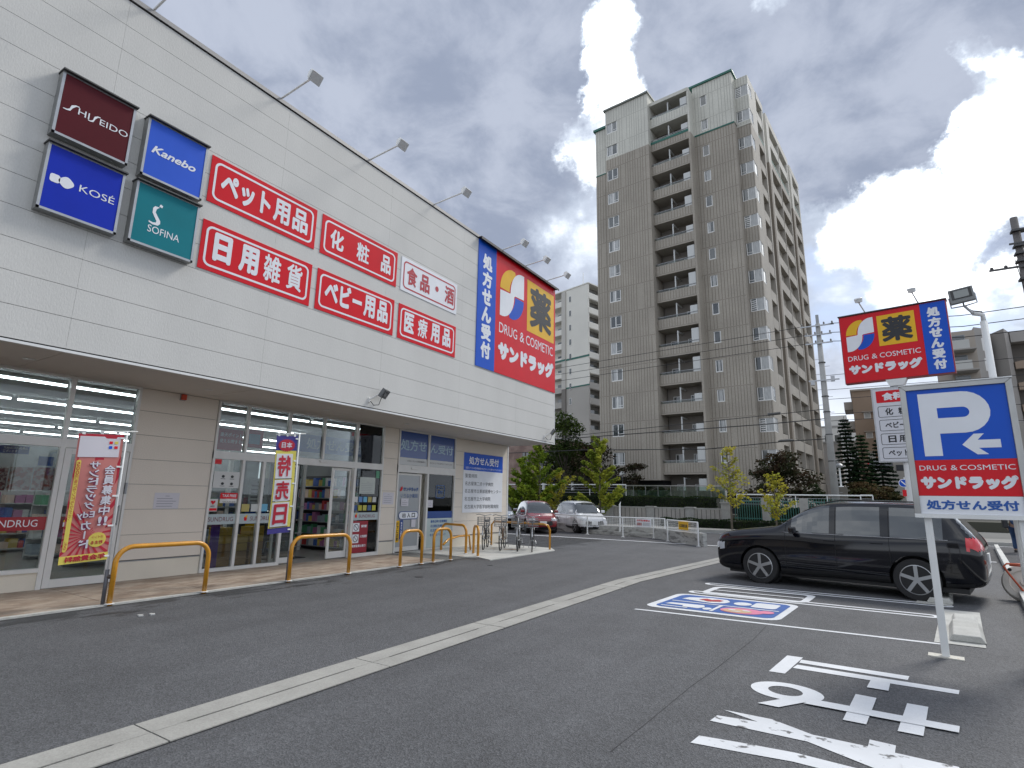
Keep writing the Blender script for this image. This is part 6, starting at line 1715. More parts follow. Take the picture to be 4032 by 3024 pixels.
for k, (za, zb_, zc) in enumerate(((11.30, 11.45, 11.9), (10.80, 10.95, 11.35), (10.3, 10.5, 10.82))):
    cable([(-40, 36.5, za - .3), (-19, 36.2, za), (-2.3, 35.85, zc)], 'thin power cable crossing the middle of the tall tower, %s of the three' % ('highest', 'middle', 'lowest')[k], .017)
    cable([(-1.0, 35.85, zc), (4.6, 33, zc - 1.3), (9.5, 30, zc - 2.0)], 'power cable running right from the pole top behind the red pylon sign, %s of three' % ('highest', 'middle', 'lowest')[k], .02)
cable([(-40, 36.5, 5.6), (-17, 36.2, 6.15), (-4.45, 36, 6.75), (-1.6, 36, 6.9)], 'upper telephone cable crossing the lower storeys of the tall tower', .02)
cable([(-40, 36.5, 5.4), (-17, 36.2, 5.95), (-4.9, 36, 6.2), (-1.6, 36, 6.35)], 'thick dark telephone cable crossing the lower storeys of the tall tower', .03)
cable([(-40, 36.5, 4.9), (-16.9, 36.2, 5.05), (-8.4, 36, 4.82), (-3.9, 36, 5.13), (-1.6, 36, 5.2)], 'lowest telephone cable in front of the tower, with a black splice box', .028)
for z, lab in ((8.85, 'first'), (8.0, 'second'), (7.45, 'third'), (6.6, 'fourth')):
    cable([(-1.5, 36, z), (9, 34, z - .35)], 'thin cable leaving the utility pole to the right towards the signs, %s from the top' % lab, .014)
cable([(-1.6, 36, 6.2), (.6, 37, 6.35), (8, 38, 5.9)], 'curved dark cable right of the utility pole above the conifers', .014)
t = MB().tube([(-4.65, 36.0, 6.78), (-3.95, 36.0, 6.82)], .085, 10).build('splice_box', DKM); tag(t, 'black cylinder box hanging on the upper telephone cable before the tower', 'cable box')
t = MB().tube([(-4.2, 36.0, 5.16), (-4.05, 36.0, 5.17), (-3.55, 36.0, 5.18), (-3.35, 36.0, 5.19)], [.03, .08, .08, .03], 8).build('splice_box', DKM); tag(t, 'dark splice box on the lowest telephone cable left of the utility pole', 'cable box')
cable([(6.0, 26, 11.3), (6.35, 22, 14.5)], 'dark wire rising from the dark pole at the right edge', .012)
cable([(5.0, 24, 9.9), (5.55, 26, 9.2)], 'short stay wire at the dark pole on the right edge', .012)

# ------------------------------------------------------------------ tall pylon sign
PYA = rad(-9.5)
def pyf(c=0.0):
    u = Vector((math.cos(PYA), math.sin(PYA), 0)); n = Vector((math.sin(PYA), -math.cos(PYA), 0)); o = Vector((1.17, 22, 0))
    return lambda a, b, cc: tuple(o + u * (a - 1.17) + Vector((0, 0, b)) + n * (c + cc))
t = thing('pylon_sign', 'tall red and blue drugstore pylon sign on a white pole beyond the black car', 'pylon sign', (1.17, 22, 0))
f0 = pyf(); fs = pyf(.151)
mb = MB(); mb.prism([(-.30, 5.68), (2.74, 5.68), (2.74, 8.10), (-.30, 8.10)], f0, -.15, .13); mb.build('cabinet', mat('cabinet_red', (.36, .012, .02), .4, coat=.2), t)
mb = MB(); mb.prism([(-.27, 5.71), (2.04, 5.71), (2.04, 8.07), (-.27, 8.07)], f0, .13, .15); mb.build('red_panel', RED, t)
mb = MB(); mb.prism([(2.045, 5.71), (2.71, 5.71), (2.71, 8.07), (2.045, 8.07)], f0, .13, .15); mb.build('blue_panel', BLUE, t)
mb = MB(); mb.prism([(-.32, 8.10), (2.76, 8.10), (2.76, 8.13), (-.32, 8.13)], f0, -.17, .20); mb.build('top_trim', DKM, t)
logo(t, fs, -.12, .72, 6.80, 7.92)
mb = MB(); flat(mb, [(.83, 6.86), (1.88, 6.86), (1.88, 7.92), (.83, 7.92)], fs, .004); mb.build('yellow_square', YEL, t)
mb = MB(); letter(mb, '薬', fs, (.93, 1.79, 6.97, 7.83), .008, bold=.035); mb.build('black_character', BLACK, t)
mb = MB(); letter(mb, 'DRUG', fs, (-.13, .47, 6.46, 6.63), .004, bold=.004); letter(mb, '&', fs, (.57, .73, 6.46, 6.63), .004, bold=.004); letter(mb, 'COSMETIC', fs, (.80, 1.93, 6.46, 6.63), .004, bold=.004)
letter(mb, 'サンドラッグ', fs, (-.14, 1.94, 5.97, 6.32), .004, bold=.085)
letter(mb, '処方せん受付', fs, (2.21, 2.55, 5.83, 7.93), .004, bold=.055, vertical=True); mb.build('lettering', WHITE, t)
mb = MB(); mb.tube([(1.17, 22, 0), (1.17, 22, 5.68)], .115, 16); mb.prism([(.98, 5.45), (1.36, 5.45), (1.46, 5.675), (.88, 5.675)], f0, -.14, .2); mb.build('pole', PAINTW, t)
mb = MB(); mb.prism([(.42, 2.95), (1.92, 2.95), (1.92, 5.43), (.42, 5.43)], f0, .0, .15); mb.build('item_board', mat('board_white', (.66, .67, .71), .5), t)
mb = MB(); ring(mb, [(.42, 2.95), (1.92, 2.95), (1.92, 5.43), (.42, 5.43)], [(.46, 2.99), (1.88, 2.99), (1.88, 5.39), (.46, 5.39)], fs, .004); mb.build('board_frame', ALU, t)
mb = MB(); flat(mb, rrect(.55, 1.80, 4.92, 5.32, .03), fs, .003); mb.build('red_bar', RED, t)
mb = MB(); letter(mb, '食料品', fs, (.72, 1.62, 4.99, 5.25), .006, bold=.05); mb.build('white_lettering', WHITE, t)
mb = MB()
for i, s in enumerate((('化', '粧', '品'), ('ベビー用品',), ('日', '用', '品'), ('ペット用品',))):
    z = 4.43 - i * .455; ring(mb, rrect(.56, 1.80, z, z + .37, .05), rrect(.575, 1.785, z + .015, z + .355, .04), fs, .003)
    if len(s) == 3:
        for j, q in enumerate(s): a = (.76, 1.12, 1.48)[j] if i != 2 else (.76, 1.05, 1.34)[j]; letter(mb, q, fs, (a, a + .22, z + .07, z + .30), .003, bold=.03)
    else: letter(mb, s[0], fs, (.72, 1.68, z + .08, z + .29), .003, bold=.03)
mb.build('black_lettering', BLACK, t)
for (x, lab) in ((.42, 'left'), (1.93, 'right')):
    t = thing('spotlight', 'small white round lamp on a stalk above the %s half of the pylon sign' % lab, 'spotlight', tuple(f0(x, 8.13, .1)))
    a = Vector(f0(x + .1, 8.13, .1)); b = Vector(f0(x, 8.42, .45)); mb = MB(); mb.tube([a, b], .022, 6); mb.build('stalk', PAINTW, t)
    mb = MB(); mb.lathe(b + Vector((0, 0, .02)), (-.1, -.3, 1), [(.04, -.02), (.11, .0), (.12, .09), (.13, .12), (.10, .15)], 14); mb.build('head', PAINTW, t)

# ------------------------------------------------------------------ parking sign in front
CA, SA = math.cos(rad(5.24)), math.sin(rad(5.24))
def pf(a, b, c): return (a * CA + (7.895 - c) * SA, -a * SA + (7.895 - c) * CA, b)
t = thing('parking_sign', 'blue parking sign with white P and arrow above a red panel on white posts', 'parking sign', pf(-.17, 0, 0))
mb = MB(); mb.prism([(-.29, 1.50), (.705, 1.50), (.705, 2.965), (-.29, 2.965)], pf, -.11, .0); mb.build('cabinet', mat('cabinet_grey', (.20, .205, .20), .35, metal=.7, var=.1, vscale=4), t)
mb = MB()
mb.prism([(-.292, 1.49), (-.232, 1.49), (-.232, 2.91), (-.292, 2.967)], pf, .0, .03); mb.prism([(.648, 1.49), (.707, 1.49), (.707, 2.967), (.648, 2.91)], pf, .0, .03)
mb.prism([(-.292, 2.967), (-.232, 2.91), (.648, 2.91), (.707, 2.967)], pf, .0, .030)
mb.build('frame', mat('brushed_steel', (.36, .36, .35), .3, metal=.9, var=.15, vscale=3, stretch=(1, 1, .6)), t, bevel=.004)
mb = MB(); mb.prism([(-.30, 2.967), (.715, 2.967), (.715, 2.98), (-.30, 2.98)], pf, -.12, .04); mb.prism([(-.292, 1.462), (.707, 1.462), (.707, 1.505), (-.292, 1.505)], pf, -.11, .031); mb.build('white_trim', PAINTW, t)
mb = MB(); flat(mb, [(-.232, 2.103), (.648, 2.103), (.648, 2.91), (-.232, 2.91)], pf, .012); mb.build('blue_panel', BLUE, t)
mb = MB(); flat(mb, [(-.232, 1.705), (.648, 1.705), (.648, 2.10), (-.232, 2.10)], pf, .012); mb.build('red_panel', RED, t)
mb = MB(); flat(mb, [(-.232, 1.506), (.648, 1.506), (.648, 1.702), (-.232, 1.702)], pf, .012); mb.build('white_panel', WHITE, t)
Pp = [(-.128, 2.145), (.035, 2.145), (.035, 2.395)] + [(.26 + .235 * math.cos(rad(a)), 2.628 + .233 * math.sin(rad(a))) for a in range(-90, 91, 10)] + [(-.128, 2.861)]
mb = MB()
hole = [(.035, 2.57)] + [(.26 + .058 * math.cos(rad(a)), 2.628 + .058 * math.sin(rad(a))) for a in range(-90, 91, 15)] + [(.035, 2.686)]
o_arc = [(.26 + .235 * math.cos(rad(a)), 2.628 + .233 * math.sin(rad(a))) for a in range(-90, 91, 15)]; i_arc = hole[1:-1]
flat(mb, [(-.128, 2.145), (.035, 2.145), (.035, 2.861), (-.128, 2.861)], pf, .014)
flat(mb, [(.035, 2.395), (.26, 2.395), (.26, 2.57), (.035, 2.57)], pf, .014); flat(mb, [(.035, 2.686), (.26, 2.686), (.26, 2.861), (.035, 2.861)], pf, .014)
for k in range(len(o_arc) - 1): flat(mb, [o_arc[k], o_arc[k + 1], i_arc[k + 1], i_arc[k]], pf, .014)
mb.build('letter_p', WHITE, t)
mb = MB(); flat(mb, [(.215, 2.262), (.325, 2.378), (.412, 2.378), (.352, 2.31), (.54, 2.31), (.54, 2.222), (.352, 2.222), (.43, 2.152), (.335, 2.152)], pf, .014); mb.build('arrow', WHITE, t)
mb = MB(); letter(mb, 'DRUG', pf, (-.195, .045, 1.985, 2.04), .014, bold=.002); letter(mb, '&', pf, (.085, .145, 1.985, 2.04), .014); letter(mb, 'COSMETIC', pf, (.165, .625, 1.985, 2.04), .014, bold=.002)
letter(mb, 'サンドラッグ', pf, (-.20, .635, 1.775, 1.925), .014, bold=.085); mb.build('white_lettering', WHITE, t)
mb = MB(); letter(mb, '処方せん受付', pf, (-.175, .605, 1.555, 1.66), .014, bold=.04); mb.build('blue_lettering', mat('blue_letter', (.015, .10, .40), .4), t)
mb = MB(); mb.prism([(-.215, 0.01), (-.145, 0.01), (-.145, 1.462), (-.215, 1.462)], pf, -.09, -.02); mb.prism([(.58, 0.01), (.65, 0.01), (.65, 1.462), (.58, 1.462)], pf, -.09, -.02); mb.build('post', PAINTW, t, bevel=.004)
RUST = mat('rusty_white', (.58, .56, .50), .7, col2=(.30, .16, .07), c2scale=16, c2lo=.60, c2hi=.72, var=.08, vscale=10)
for a in (-.18, .615):
    mb = MB(); mb.prism([(a - .155, -.005), (a + .155, -.005), (a + .155, .012), (a - .155, .012)], pf, -.13, .03); mb.build('base_plate', RUST, t)
t = thing('floodlight', 'large grey floodlight on a white post behind the parking sign', 'floodlight', pf(.58, 0, -.35))
mb = MB(); mb.tube([pf(.60, 0, -.35), pf(.585, 3.72, -.35)], .035, 12); mb.tube([pf(.585, 3.72, -.35), pf(.585, 3.80, -.35), pf(.50, 3.82, -.30)], .026, 10); mb.build('post', PAINTW, t, smooth=True)
c = Vector(pf(.415, 4.03, -.20)); n = Vector((-.12, -.93, -.12)).normalized(); b = Vector((-.10, 0, 1)); b = (b - b.dot(n) * n).normalized(); a = b.cross(n).normalized()
MB().obox(c, a * .115, b * .085, n * .045).build('body', mat('flood_body', (.24, .25, .25), .4, metal=.5), t, bevel=.006)
MB().obox(c + b * .016 + n * .047, a * .095, b * .055, n * .004).build('lens_frame', mat('flood_dark', (.06, .06, .06), .4), t)
MB().obox(c + b * .016 + n * .053, a * .068, b * .043, n * .002).build('lens', mat('flood_lens', (.28, .30, .29), .25, coat=.6), t)
mb = MB(); mb.tube([c + a * .12, c + a * .12 - b * .12, c - b * .13, c - a * .12 - b * .12, c - a * .12], .008, 6); mb.tube([c - b * .13, Vector(pf(.50, 3.82, -.30))], .014, 6); mb.build('yoke', ALU, t)
mb = MB(); mb.tube([c - n * .05, c - n * .12 - b * .12, Vector(pf(.5, 3.86, -.33)), Vector(pf(.585, 3.84, -.36))], .008, 6); mb.build('cable', BLACK, t, smooth=True)

# ------------------------------------------------------------------ kerb, barrier, at the right edge
mb = MB(); x0, y0, k = 1.02, 4.8, .121
mb.prism([(1.02, 4.8), (1.16, 4.8), (4.04, 28.6), (3.89, 28.4)], GFN, 0, .17); o = mb.build('white_kerb', mat('kerb_white', (.60, .60, .57), .75, var=.08, vscale=2, var2=.05, v2scale=40), None, bevel=.012); tag(o, 'low white concrete kerb running along the right edge of the lot', 'kerb')
t = thing('barrier_weight', 'round white weighted barrier base leaning on the white kerb at the right edge', 'barrier base', (2.25, 13.6, 0))
c = Vector((2.17, 13.3, .30)); n = Vector((-.33, -.92, .42)).normalized()
mb = MB(); mb.lathe(c, n, [(.28, -.07), (.33, -.045), (.33, .0), (.30, .035), (.215, .04), (.205, .012), (.07, .012), (.055, .05), (.0, .05)], 36); mb.build('disc', mat('base_white', (.60, .56, .50), .6, var=.08, vscale=6), t, smooth='auto')
mb = MB(); u = n.orthogonal().normalized(); mb.lathe(c - u * .0 + Vector((.02, 0, -.12)) + n * .015, n, [(.05, 0), (.05, .004)], 14); mb.lathe(c + Vector((-.18, 0, .2)) + n * .036, n, [(.03, 0), (.03, .004)], 10); mb.build('hole', DARK, t)
t = thing('barrier_pipe', 'bent orange barrier pipe lying over the round white base', 'barrier pipe', (2.2, 13.3, 0))
mb = MB(); q = c + n * .07
mb.tube([q + Vector((.08, 0, -.36)), q + Vector((-.20, -.02, .13)), q + Vector((-.25, 0, .24)), q + Vector((-.20, .02, .285)), q + Vector((.0, .03, .29)), q + Vector((.8, .2, .25))], .016, 8); mb.tube([q + Vector((-.16, .05, .26)), q + Vector((.1, .06, .255)), q + Vector((.8, .22, .20))], .014, 8)
mb.build('pipe', mat('orange_pipe', (.50, .09, .035), .45), t, smooth=True)

# ------------------------------------------------------------------ cars
TYRE = mat('tyre', (.018, .018, .019), .8); RIM = mat('rim_silver', (.42, .43, .44), .3, metal=.85); CGL = mat('car_glass', (.020, .026, .028), .04, spec=1.0, coat=1.0); TRIMB = mat('car_trim', (.015, .015, .016), .5)
def car(label, loc, rz, L, Wd, H, wb, paint, suv=True, tail=(.6, .02, .03), plate=True, group=None, gtint=None):
    t = thing('parked_car', label, 'car', loc, rz, group)
    w = Wd / 2; h = H
    # stations: x/L, bottom, belt, half width low, half width belt, roof z (or hood z), half width roof
    if suv:
        st = [(.500, .34, .68, .78, .74, .76, .66), (.488, .22, .78, .90, .85, .90, .72), (.44, .18, .86, .96, .91, .98, .78), (.33, .18, .93, .98, .94, 1.04, .80), (.235, .18, .97, .99, .94, 1.09, .80),
              (.205, .18, .98, .99, .94, 1.13, .78), (.10, .18, .99, 1.0, .95, 1.46, .72), (.03, .20, .96, 1.0, .95, 1.57, .69), (-.08, .20, .975, 1.0, .95, 1.61, .69), (-.22, .20, .99, 1.0, .95, 1.60, .68), (-.34, .20, 1.02, .99, .94, 1.58, .68),
              (-.40, .22, 1.04, .98, .92, 1.53, .67), (-.452, .24, 1.05, .95, .88, 1.20, .70), (-.485, .28, .98, .88, .82, 1.02, .70), (-.500, .40, .80, .76, .70, .86, .60)]
        k = H / 1.62
    else:
        st = [(.500, .34, .58, .74, .70, .62, .60), (.48, .22, .68, .88, .82, .76, .70), (.42, .18, .76, .96, .90, .86, .78), (.36, .18, .84, .98, .93, .94, .80), (.33, .18, .86, .99, .93, .98, .80), (.22, .18, .88, 1.0, .94, 1.42, .74), (.12, .18, .89, 1.0, .94, 1.55, .72),
              (-.05, .18, .90, 1.0, .94, 1.58, .72), (-.25, .18, .91, 1.0, .94, 1.57, .71), (-.38, .18, .93, .99, .93, 1.52, .70), (-.455, .20, .95, .96, .90, 1.30, .71), (-.485, .26, .90, .90, .84, 1.0, .72), (-.5, .38, .7, .76, .7, .76, .6)]
        k = H / 1.58
    V, Fc = [], []
    n = 13
    for (x, zb, zt, wl, wt, zr, wr) in st:
        half = [(0, zb), (wl * .80, zb), (wl * .95, zb + .05), (wl, (zb + zt) / 2 - .02), (wl * .995, zt - .10), (wt * 1.01, zt - .015), (wt * .985, zt + (.02 if zr > zt + .15 else .01)), (wr + (wt - wr) * .12, zr - (zr - zt) * .14), (wr * .86, zr), (0, zr + .015)]
        ring_ = [(y, z) for y, z in half] + [(-y, z) for y, z in half[-2:0:-1]]
        V += [(x * L, y * w, z * k) for y, z in ring_]
    n = 18
    for i in range(len(st) - 1):
        for j in range(n): a = i * n + j; b = i * n + (j + 1) % n; Fc.append((a, a + n, b + n, b))
    Fc.append(tuple(range(n))); e = (len(st) - 1) * n; Fc.append(tuple(e + j for j in range(n - 1, -1, -1)))
    me = bpy.data.meshes.new('b'); me.from_pydata(V, [], Fc); o = bpy.data.objects.new('b', me); COL.objects.link(o)
    md = o.modifiers.new('s', 'SUBSURF'); md.levels = 2; md.render_levels = 2
    wr_ = .335 * (H / 1.62 if suv else .93); cutters = []
    mbc = MB()
    for sx in (1, -1): mbc.lathe((sx * wb / 2, -w * 1.2, wr_), (0, 1, 0), [(wr_ + .055, 0), (wr_ + .055, w * 2.4)], 32)
    co = mbc.build('cut', TRIMB); bm_ = o.modifiers.new('c', 'BOOLEAN'); bm_.object = co; bm_.operation = 'DIFFERENCE'; bm_.solver = 'EXACT'
    dg = bpy.context.evaluated_depsgraph_get(); m2 = bpy.data.meshes.new_from_object(o.evaluated_get(dg))
    sub = bpy.data.meshes.new_from_object(o.evaluated_get(dg))
    body = bpy.data.objects.new('body', m2); COL.objects.link(body); body.parent = t; m2.materials.clear(); m2.materials.append(paint); m2.polygons.foreach_set('use_smooth', [True] * len(m2.polygons)); m2.polygons.foreach_set('material_index', [0] * len(m2.polygons))
    es = body.modifiers.new('e', 'EDGE_SPLIT'); es.split_angle = rad(40)
    # glass: copies of the greenhouse faces set 4 mm outwards
    def glass(name, sel, m=CGL, off=.005):
        g = MB()
        for p in m2.polygons:
            c_, nn = p.center, p.normal
            if sel(c_, nn): g.add([m2.vertices[i].co + m2.vertices[i].normal * off for i in p.vertices], [tuple(range(len(p.vertices)))])
        if g.v: return g.build(name, m, t, smooth=True, local=True)
    zb0 = (1.00 if suv else .93) * k; zr0 = (1.50 if suv else 1.46) * k
    xs = sorted(s_[0] * L for s_ in st)
    for sy in (1, -1):
        lims = ((.16, -.012), (-.035, -.20), (-.225, -.385)) if suv else ((.27, .04), (.025, -.20), (-.215, -.37))
        for (a, b) in lims: glass('side_window', lambda c_, nn, a=a, b=b: b * L < c_.x < a * L and c_.y * sy > 0 and zb0 < c_.z < zr0 and abs(nn.y) > .55)
    glass('windscreen', lambda c_, nn: c_.x > (.05 if suv else .16) * L and c_.z > zb0 + .03 and nn.x > .35 and abs(nn.y) < .6 and c_.z < zr0 + .04)
    glass('rear_window', lambda c_, nn: c_.x < -.38 * L and c_.z > zb0 + .06 and nn.x < -.35 and abs(nn.y) < .6)
    glass('headlight', lambda c_, nn: c_.x > .452 * L and .62 * k < c_.z < .74 * k and abs(c_.y) > w * .52, mat('headlight_lens', (.5, .52, .55), .1, coat=.8), .006)
    glass('tail_light', lambda c_, nn: c_.x < -.452 * L and .86 * k < c_.z < 1.04 * k and abs(c_.y) > w * .50, mat('tail_red', tail, .2, coat=.6), .006)
    glass('front_grille', lambda c_, nn: c_.x > .478 * L and .40 * k < c_.z < .60 * k and abs(c_.y) < w * .6 and nn.x > .4, TRIMB, .006)
    glass('sill_trim', lambda c_, nn: .14 * k < c_.z < .33 * k and abs(nn.z) < .9, TRIMB, .006)
    def cut(axis, val, cond, off=.002):
        P_ = []
        for ed in m2.edges:
            a, b = m2.vertices[ed.vertices[0]], m2.vertices[ed.vertices[1]]; u, v_ = a.co[axis] - val, b.co[axis] - val
            if u * v_ < 0:
                f = u / (u - v_); p = a.co.lerp(b.co, f) + a.normal.lerp(b.normal, f) * off
                if cond(p): P_.append(p)
        return P_
    for sy in (1, -1):
        for xh in ((.175, -.022, -.212) if suv else (.30, .03, -.207)):
            q = sorted(cut(0, xh * L, lambda p: p.y * sy > w * .6 and .30 * k < p.z < 1.50 * k), key=lambda p: p.z)
            if len(q) > 3: MB().tube(q, .0045, 4).build('door_gap', DARK, t, local=True)
        q = sorted(cut(2, zb0 - .005, lambda p: p.y * sy > w * .5 and -.40 * L < p.x < .19 * L), key=lambda p: p.x)
        if len(q) > 3: MB().tube(q, .008, 5).build('window_trim', mat('dull_chrome', (.30, .30, .31), .3, metal=.8), t, local=True, smooth=True)
        q = sorted(cut(2, .40 * k, lambda p: p.y * sy > w * .7 and -.22 * L < p.x < .22 * L), key=lambda p: p.x)
        if len(q) > 3 and suv: MB().tube(q, .007, 5).build('side_moulding', TRIMB, t, local=True, smooth=True)
    bpy.data.objects.remove(o); bpy.data.objects.remove(co)
    for sx in (1, -1):
        for sy in (1, -1):
            cx, cy = sx * wb / 2, sy * (w - .12)
            mb = MB(); mb.lathe((cx, cy - .105, wr_), (0, 1, 0), [(wr_ - .07, 0), (wr_ - .01, .0), (wr_, .02), (wr_, .19), (wr_ - .01, .21), (wr_ - .07, .21)], 36); wl_ = mb.build('wheel', TYRE, t, smooth='auto', local=True)
            mb = MB(); yo = cy + sy * .108; mb.lathe((cx, yo - sy * .05, wr_), (0, sy, 0), [(wr_ * .74, 0), (wr_ * .74, .045), (wr_ * .68, .05), (wr_ * .66, .012)], 32)
            for q in range(5):
                a = 2 * math.pi * q / 5 + .3; d = Vector((math.cos(a), 0, math.sin(a))); s_ = Vector((-math.sin(a), 0, math.cos(a)))
                mb.obox(Vector((cx, yo - sy * .018, wr_)) + d * wr_ * .36, d * wr_ * .34, s_ * .028, Vector((0, .016, 0)))
            mb.lathe((cx, yo - sy * .03, wr_), (0, sy, 0), [(.06, 0), (.05, .03)], 12); mb.build('rim', RIM, wl_, local=True)
            mb = MB(); mb.lathe((cx, yo - sy * .048, wr_), (0, sy, 0), [(wr_ * .70, 0), (wr_ * .70, .004)], 24); mb.build('brake_disc', GREYM, wl_, local=True)
            mb = MB(); mb.lathe((cx, cy - sy * .16, wr_), (0, sy, 0), [(wr_ + .05, 0), (wr_ + .05, .02)], 24); mb.build('wheel_well', DARK, t, local=True)
    for sy in (1, -1):
        mb = MB(); c_ = Vector(((.135 if suv else .25) * L, sy * (w * .98), 1.02 * k)); mb.obox(c_ + Vector((0, sy * .09, .03)), (.05, 0, 0), (0, .10, 0), (0, 0, .065)); mb.build('mirror', paint, t, local=True, bevel=.03)
        for xh in ((.0, -.17) if suv else (.05, -.17)): mb = MB(); mb.box(xh * L - .10, xh * L + .10, sy * w * .965 - .02, sy * w * .965 + .02, .875 * k, .90 * k); mb.build('door_handle', paint, t, local=True, bevel=.006)
    if plate: mb = MB(); mb.box(-L / 2 - .01, -L / 2 + .012, -.165, .165, .62 * k, .62 * k + .165); mb.build('number_plate', PAINTW, t, local=True); mb = MB(); mb.box(L / 2 - .012, L / 2 + .008, -.165, .165, .42 * k, .42 * k + .165); mb.build('number_plate', PAINTW, t, local=True)
    mb = MB(); mb.box(-L * .44, L * .44, -w * .8, w * .8, .16 * k, .24 * k); mb.build('underbody', TRIMB, t, local=True)
    if suv:
        for sy in (1, -1): mb = MB(); mb.tube([(.02 * L, sy * w * .60, 1.575 * k), (-.05 * L, sy * w * .6, 1.63 * k), (-.3 * L, sy * w * .58, 1.61 * k), (-.34 * L, sy * w * .57, 1.56 * k)], .014, 6); mb.build('roof_rail', TRIMB, t, local=True)
    return t
ang = math.atan2(.47, -2.54)
near = Vector((-.70, 12.395, 0)); lat = Vector((math.sin(ang), -math.cos(ang), 0)); lat = -lat if lat.y < 0 else lat
c = near + lat * .86
car('large glossy black sport utility car standing across the parking bays', tuple(c), ang, 4.50, 1.86, 1.66, 2.60, mat('car_black', (.0035, .004, .007), .10, coat=.55, spec=.3), True)
car('white hatchback parked at the far left of the lot beside the red car', (-12.5, 26.2, 0), rad(-42), 3.75, 1.55, 1.52, 2.4, mat('car_white', (.72, .73, .75), .2, coat=.9), False)
car('dark red hatchback parked between the bicycles and the white car', (-14.0, 24.3, 0), rad(-48), 3.6, 1.5, 1.50, 2.35, mat('car_red', (.22, .01, .015), .2, coat=.9), False)
car('silver-blue car at the back of the lot, mostly hidden behind the drugstore corner', (-17.2, 25.5, 0), rad(-45), 3.9, 1.6, 1.5, 2.45, mat('car_silver', (.36, .40, .45), .25, metal=.5, coat=.8), False)
car('dark car high on the parking building behind the conifers', (2.2, 71.5, 5.0), rad(0), 4.0, 1.6, 1.45, 2.5, mat('car_dark', (.02, .02, .022), .2, coat=.9), False)

# ------------------------------------------------------------------ bicycles on the pad
BKF = [mat('bike_silver', (.42, .43, .45), .3, metal=.7), mat('bike_black', (.02, .02, .02), .35, coat=.5), mat('bike_brown', (.16, .09, .05), .35, coat=.5)]
def bicycle(x, y, rz, m, label):
    t = thing('bicycle', label, 'bicycle', (x, y, .022), rz, 'bicycles parked at the building corner'); R = .33
    for cx in (.53, -.53):
        mb = MB()
        for k in range(28):
            a, b = 2 * math.pi * k / 28, 2 * math.pi * (k + 1) / 28
            mb.tube([(cx + R * math.cos(a), 0, R + R * math.sin(a)), (cx + R * math.cos(b), 0, R + R * math.sin(b))], .017, 5, caps=False)
        w_ = mb.build('wheel', TYRE, t, local=True); mb = MB()
        for k in range(14): a = 2 * math.pi * k / 14; mb.tube([(cx, 0, R), (cx + .31 * math.cos(a), 0, R + .31 * math.sin(a))], .0025, 3)
        mb.tube([(cx, -.04, R), (cx, .04, R)], .025, 8); mb.build('spokes', ALU, w_, local=True)
        mb = MB(); mb.tube([(cx + (R + .03) * math.cos(rad(a)), 0, R + (R + .03) * math.sin(rad(a))) for a in range(20, 165, 12)], .02, 5); mb.build('mudguard', ALU, t, local=True)
    mb = MB(); bb = (-.08, 0, .28)
    mb.tube([(.53, .05, R), (.43, .05, .72)], .013, 6); mb.tube([(.53, -.05, R), (.43, -.05, .72)], .013, 6); mb.tube([(.43, 0, .70), (.37, 0, .95)], .018, 8); mb.tube([(.42, 0, .75), (.15, 0, .42), bb], .02, 8); mb.tube([bb, (-.2, 0, .78)], .017, 8)
    for s in (.06, -.06): mb.tube([bb, (-.53, s, R)], .011, 6); mb.tube([(-.17, 0, .66), (-.53, s, R)], .010, 6)
    mb.build('frame', m, t, local=True, smooth=True)
    mb = MB(); mb.tube([(.37, 0, .95), (.36, 0, 1.02)], .014, 6); mb.tube([(.18, .29, 1.03), (.32, .2, 1.06), (.37, 0, 1.02), (.32, -.2, 1.06), (.18, -.29, 1.03)], .012, 6); mb.build('handlebar', ALU, t, local=True, smooth=True)
    mb = MB(); mb.prism([(-.36, -.09), (-.36, .09), (-.22, .08), (-.08, .03), (-.08, -.03), (-.22, -.08)], GFN, .80, .86); mb.build('saddle', BLACK, t, local=True, bevel=.02)
    g = MB(); X0, X1, Y0, Y1, Z0, Z1 = .46, .76, -.18, .18, .72, .98
    for z in (Z0, .78, .85, .92, Z1): g.tube([(X0, Y0, z), (X1, Y0, z), (X1, Y1, z), (X0, Y1, z), (X0, Y0, z)], .005, 4)
    for i in range(9): q = Y0 + (Y1 - Y0) * i / 8; g.tube([(X1, q, Z0), (X1, q, Z1)], .003, 3); g.tube([(X0, q, Z0), (X0, q, Z1)], .003, 3); g.tube([(X0, q, Z0), (X1, q, Z0)], .003, 3)
    for i in range(7): q = X0 + (X1 - X0) * i / 6; g.tube([(q, Y0, Z0), (q, Y0, Z1)], .003, 3); g.tube([(q, Y1, Z0), (q, Y1, Z1)], .003, 3)
    g.build('basket', GREYM, t, local=True)
    mb = MB(); mb.tube([(-.53, .07, R), (-.60, .12, .02), (-.60, -.12, .02), (-.53, -.07, R)], .009, 5); mb.tube([(-.25, 0, .70), (-.75, 0, .70)], .008, 5); mb.tube([bb, (-.03, .1, .28), (.05, .12, .2)], .012, 5); mb.build('kickstand', ALU, t, local=True)
    mb = MB(); mb.lathe((-.08, -.05, .28), (0, 1, 0), [(.09, 0), (.09, .006)], 18); mb.box(.01, .11, .10, .2, .19, .21); mb.build('crank', DKM, t, local=True)
bicycle(-9.35, 15.2, rad(-62), BKF[0], 'silver bicycle with a wire basket, second from the lot at the building corner')
bicycle(-8.95, 15.35, rad(-60), BKF[1], 'black bicycle with a wire basket, nearest the yellow corner rail in the row')
bicycle(-9.85, 15.05, rad(-64), BKF[2], 'brown bicycle with a wire basket, third in the row at the building corner')
bicycle(-10.4, 14.9, rad(-62), BKF[1], 'black bicycle farthest inside the row, nearest the shop wall')

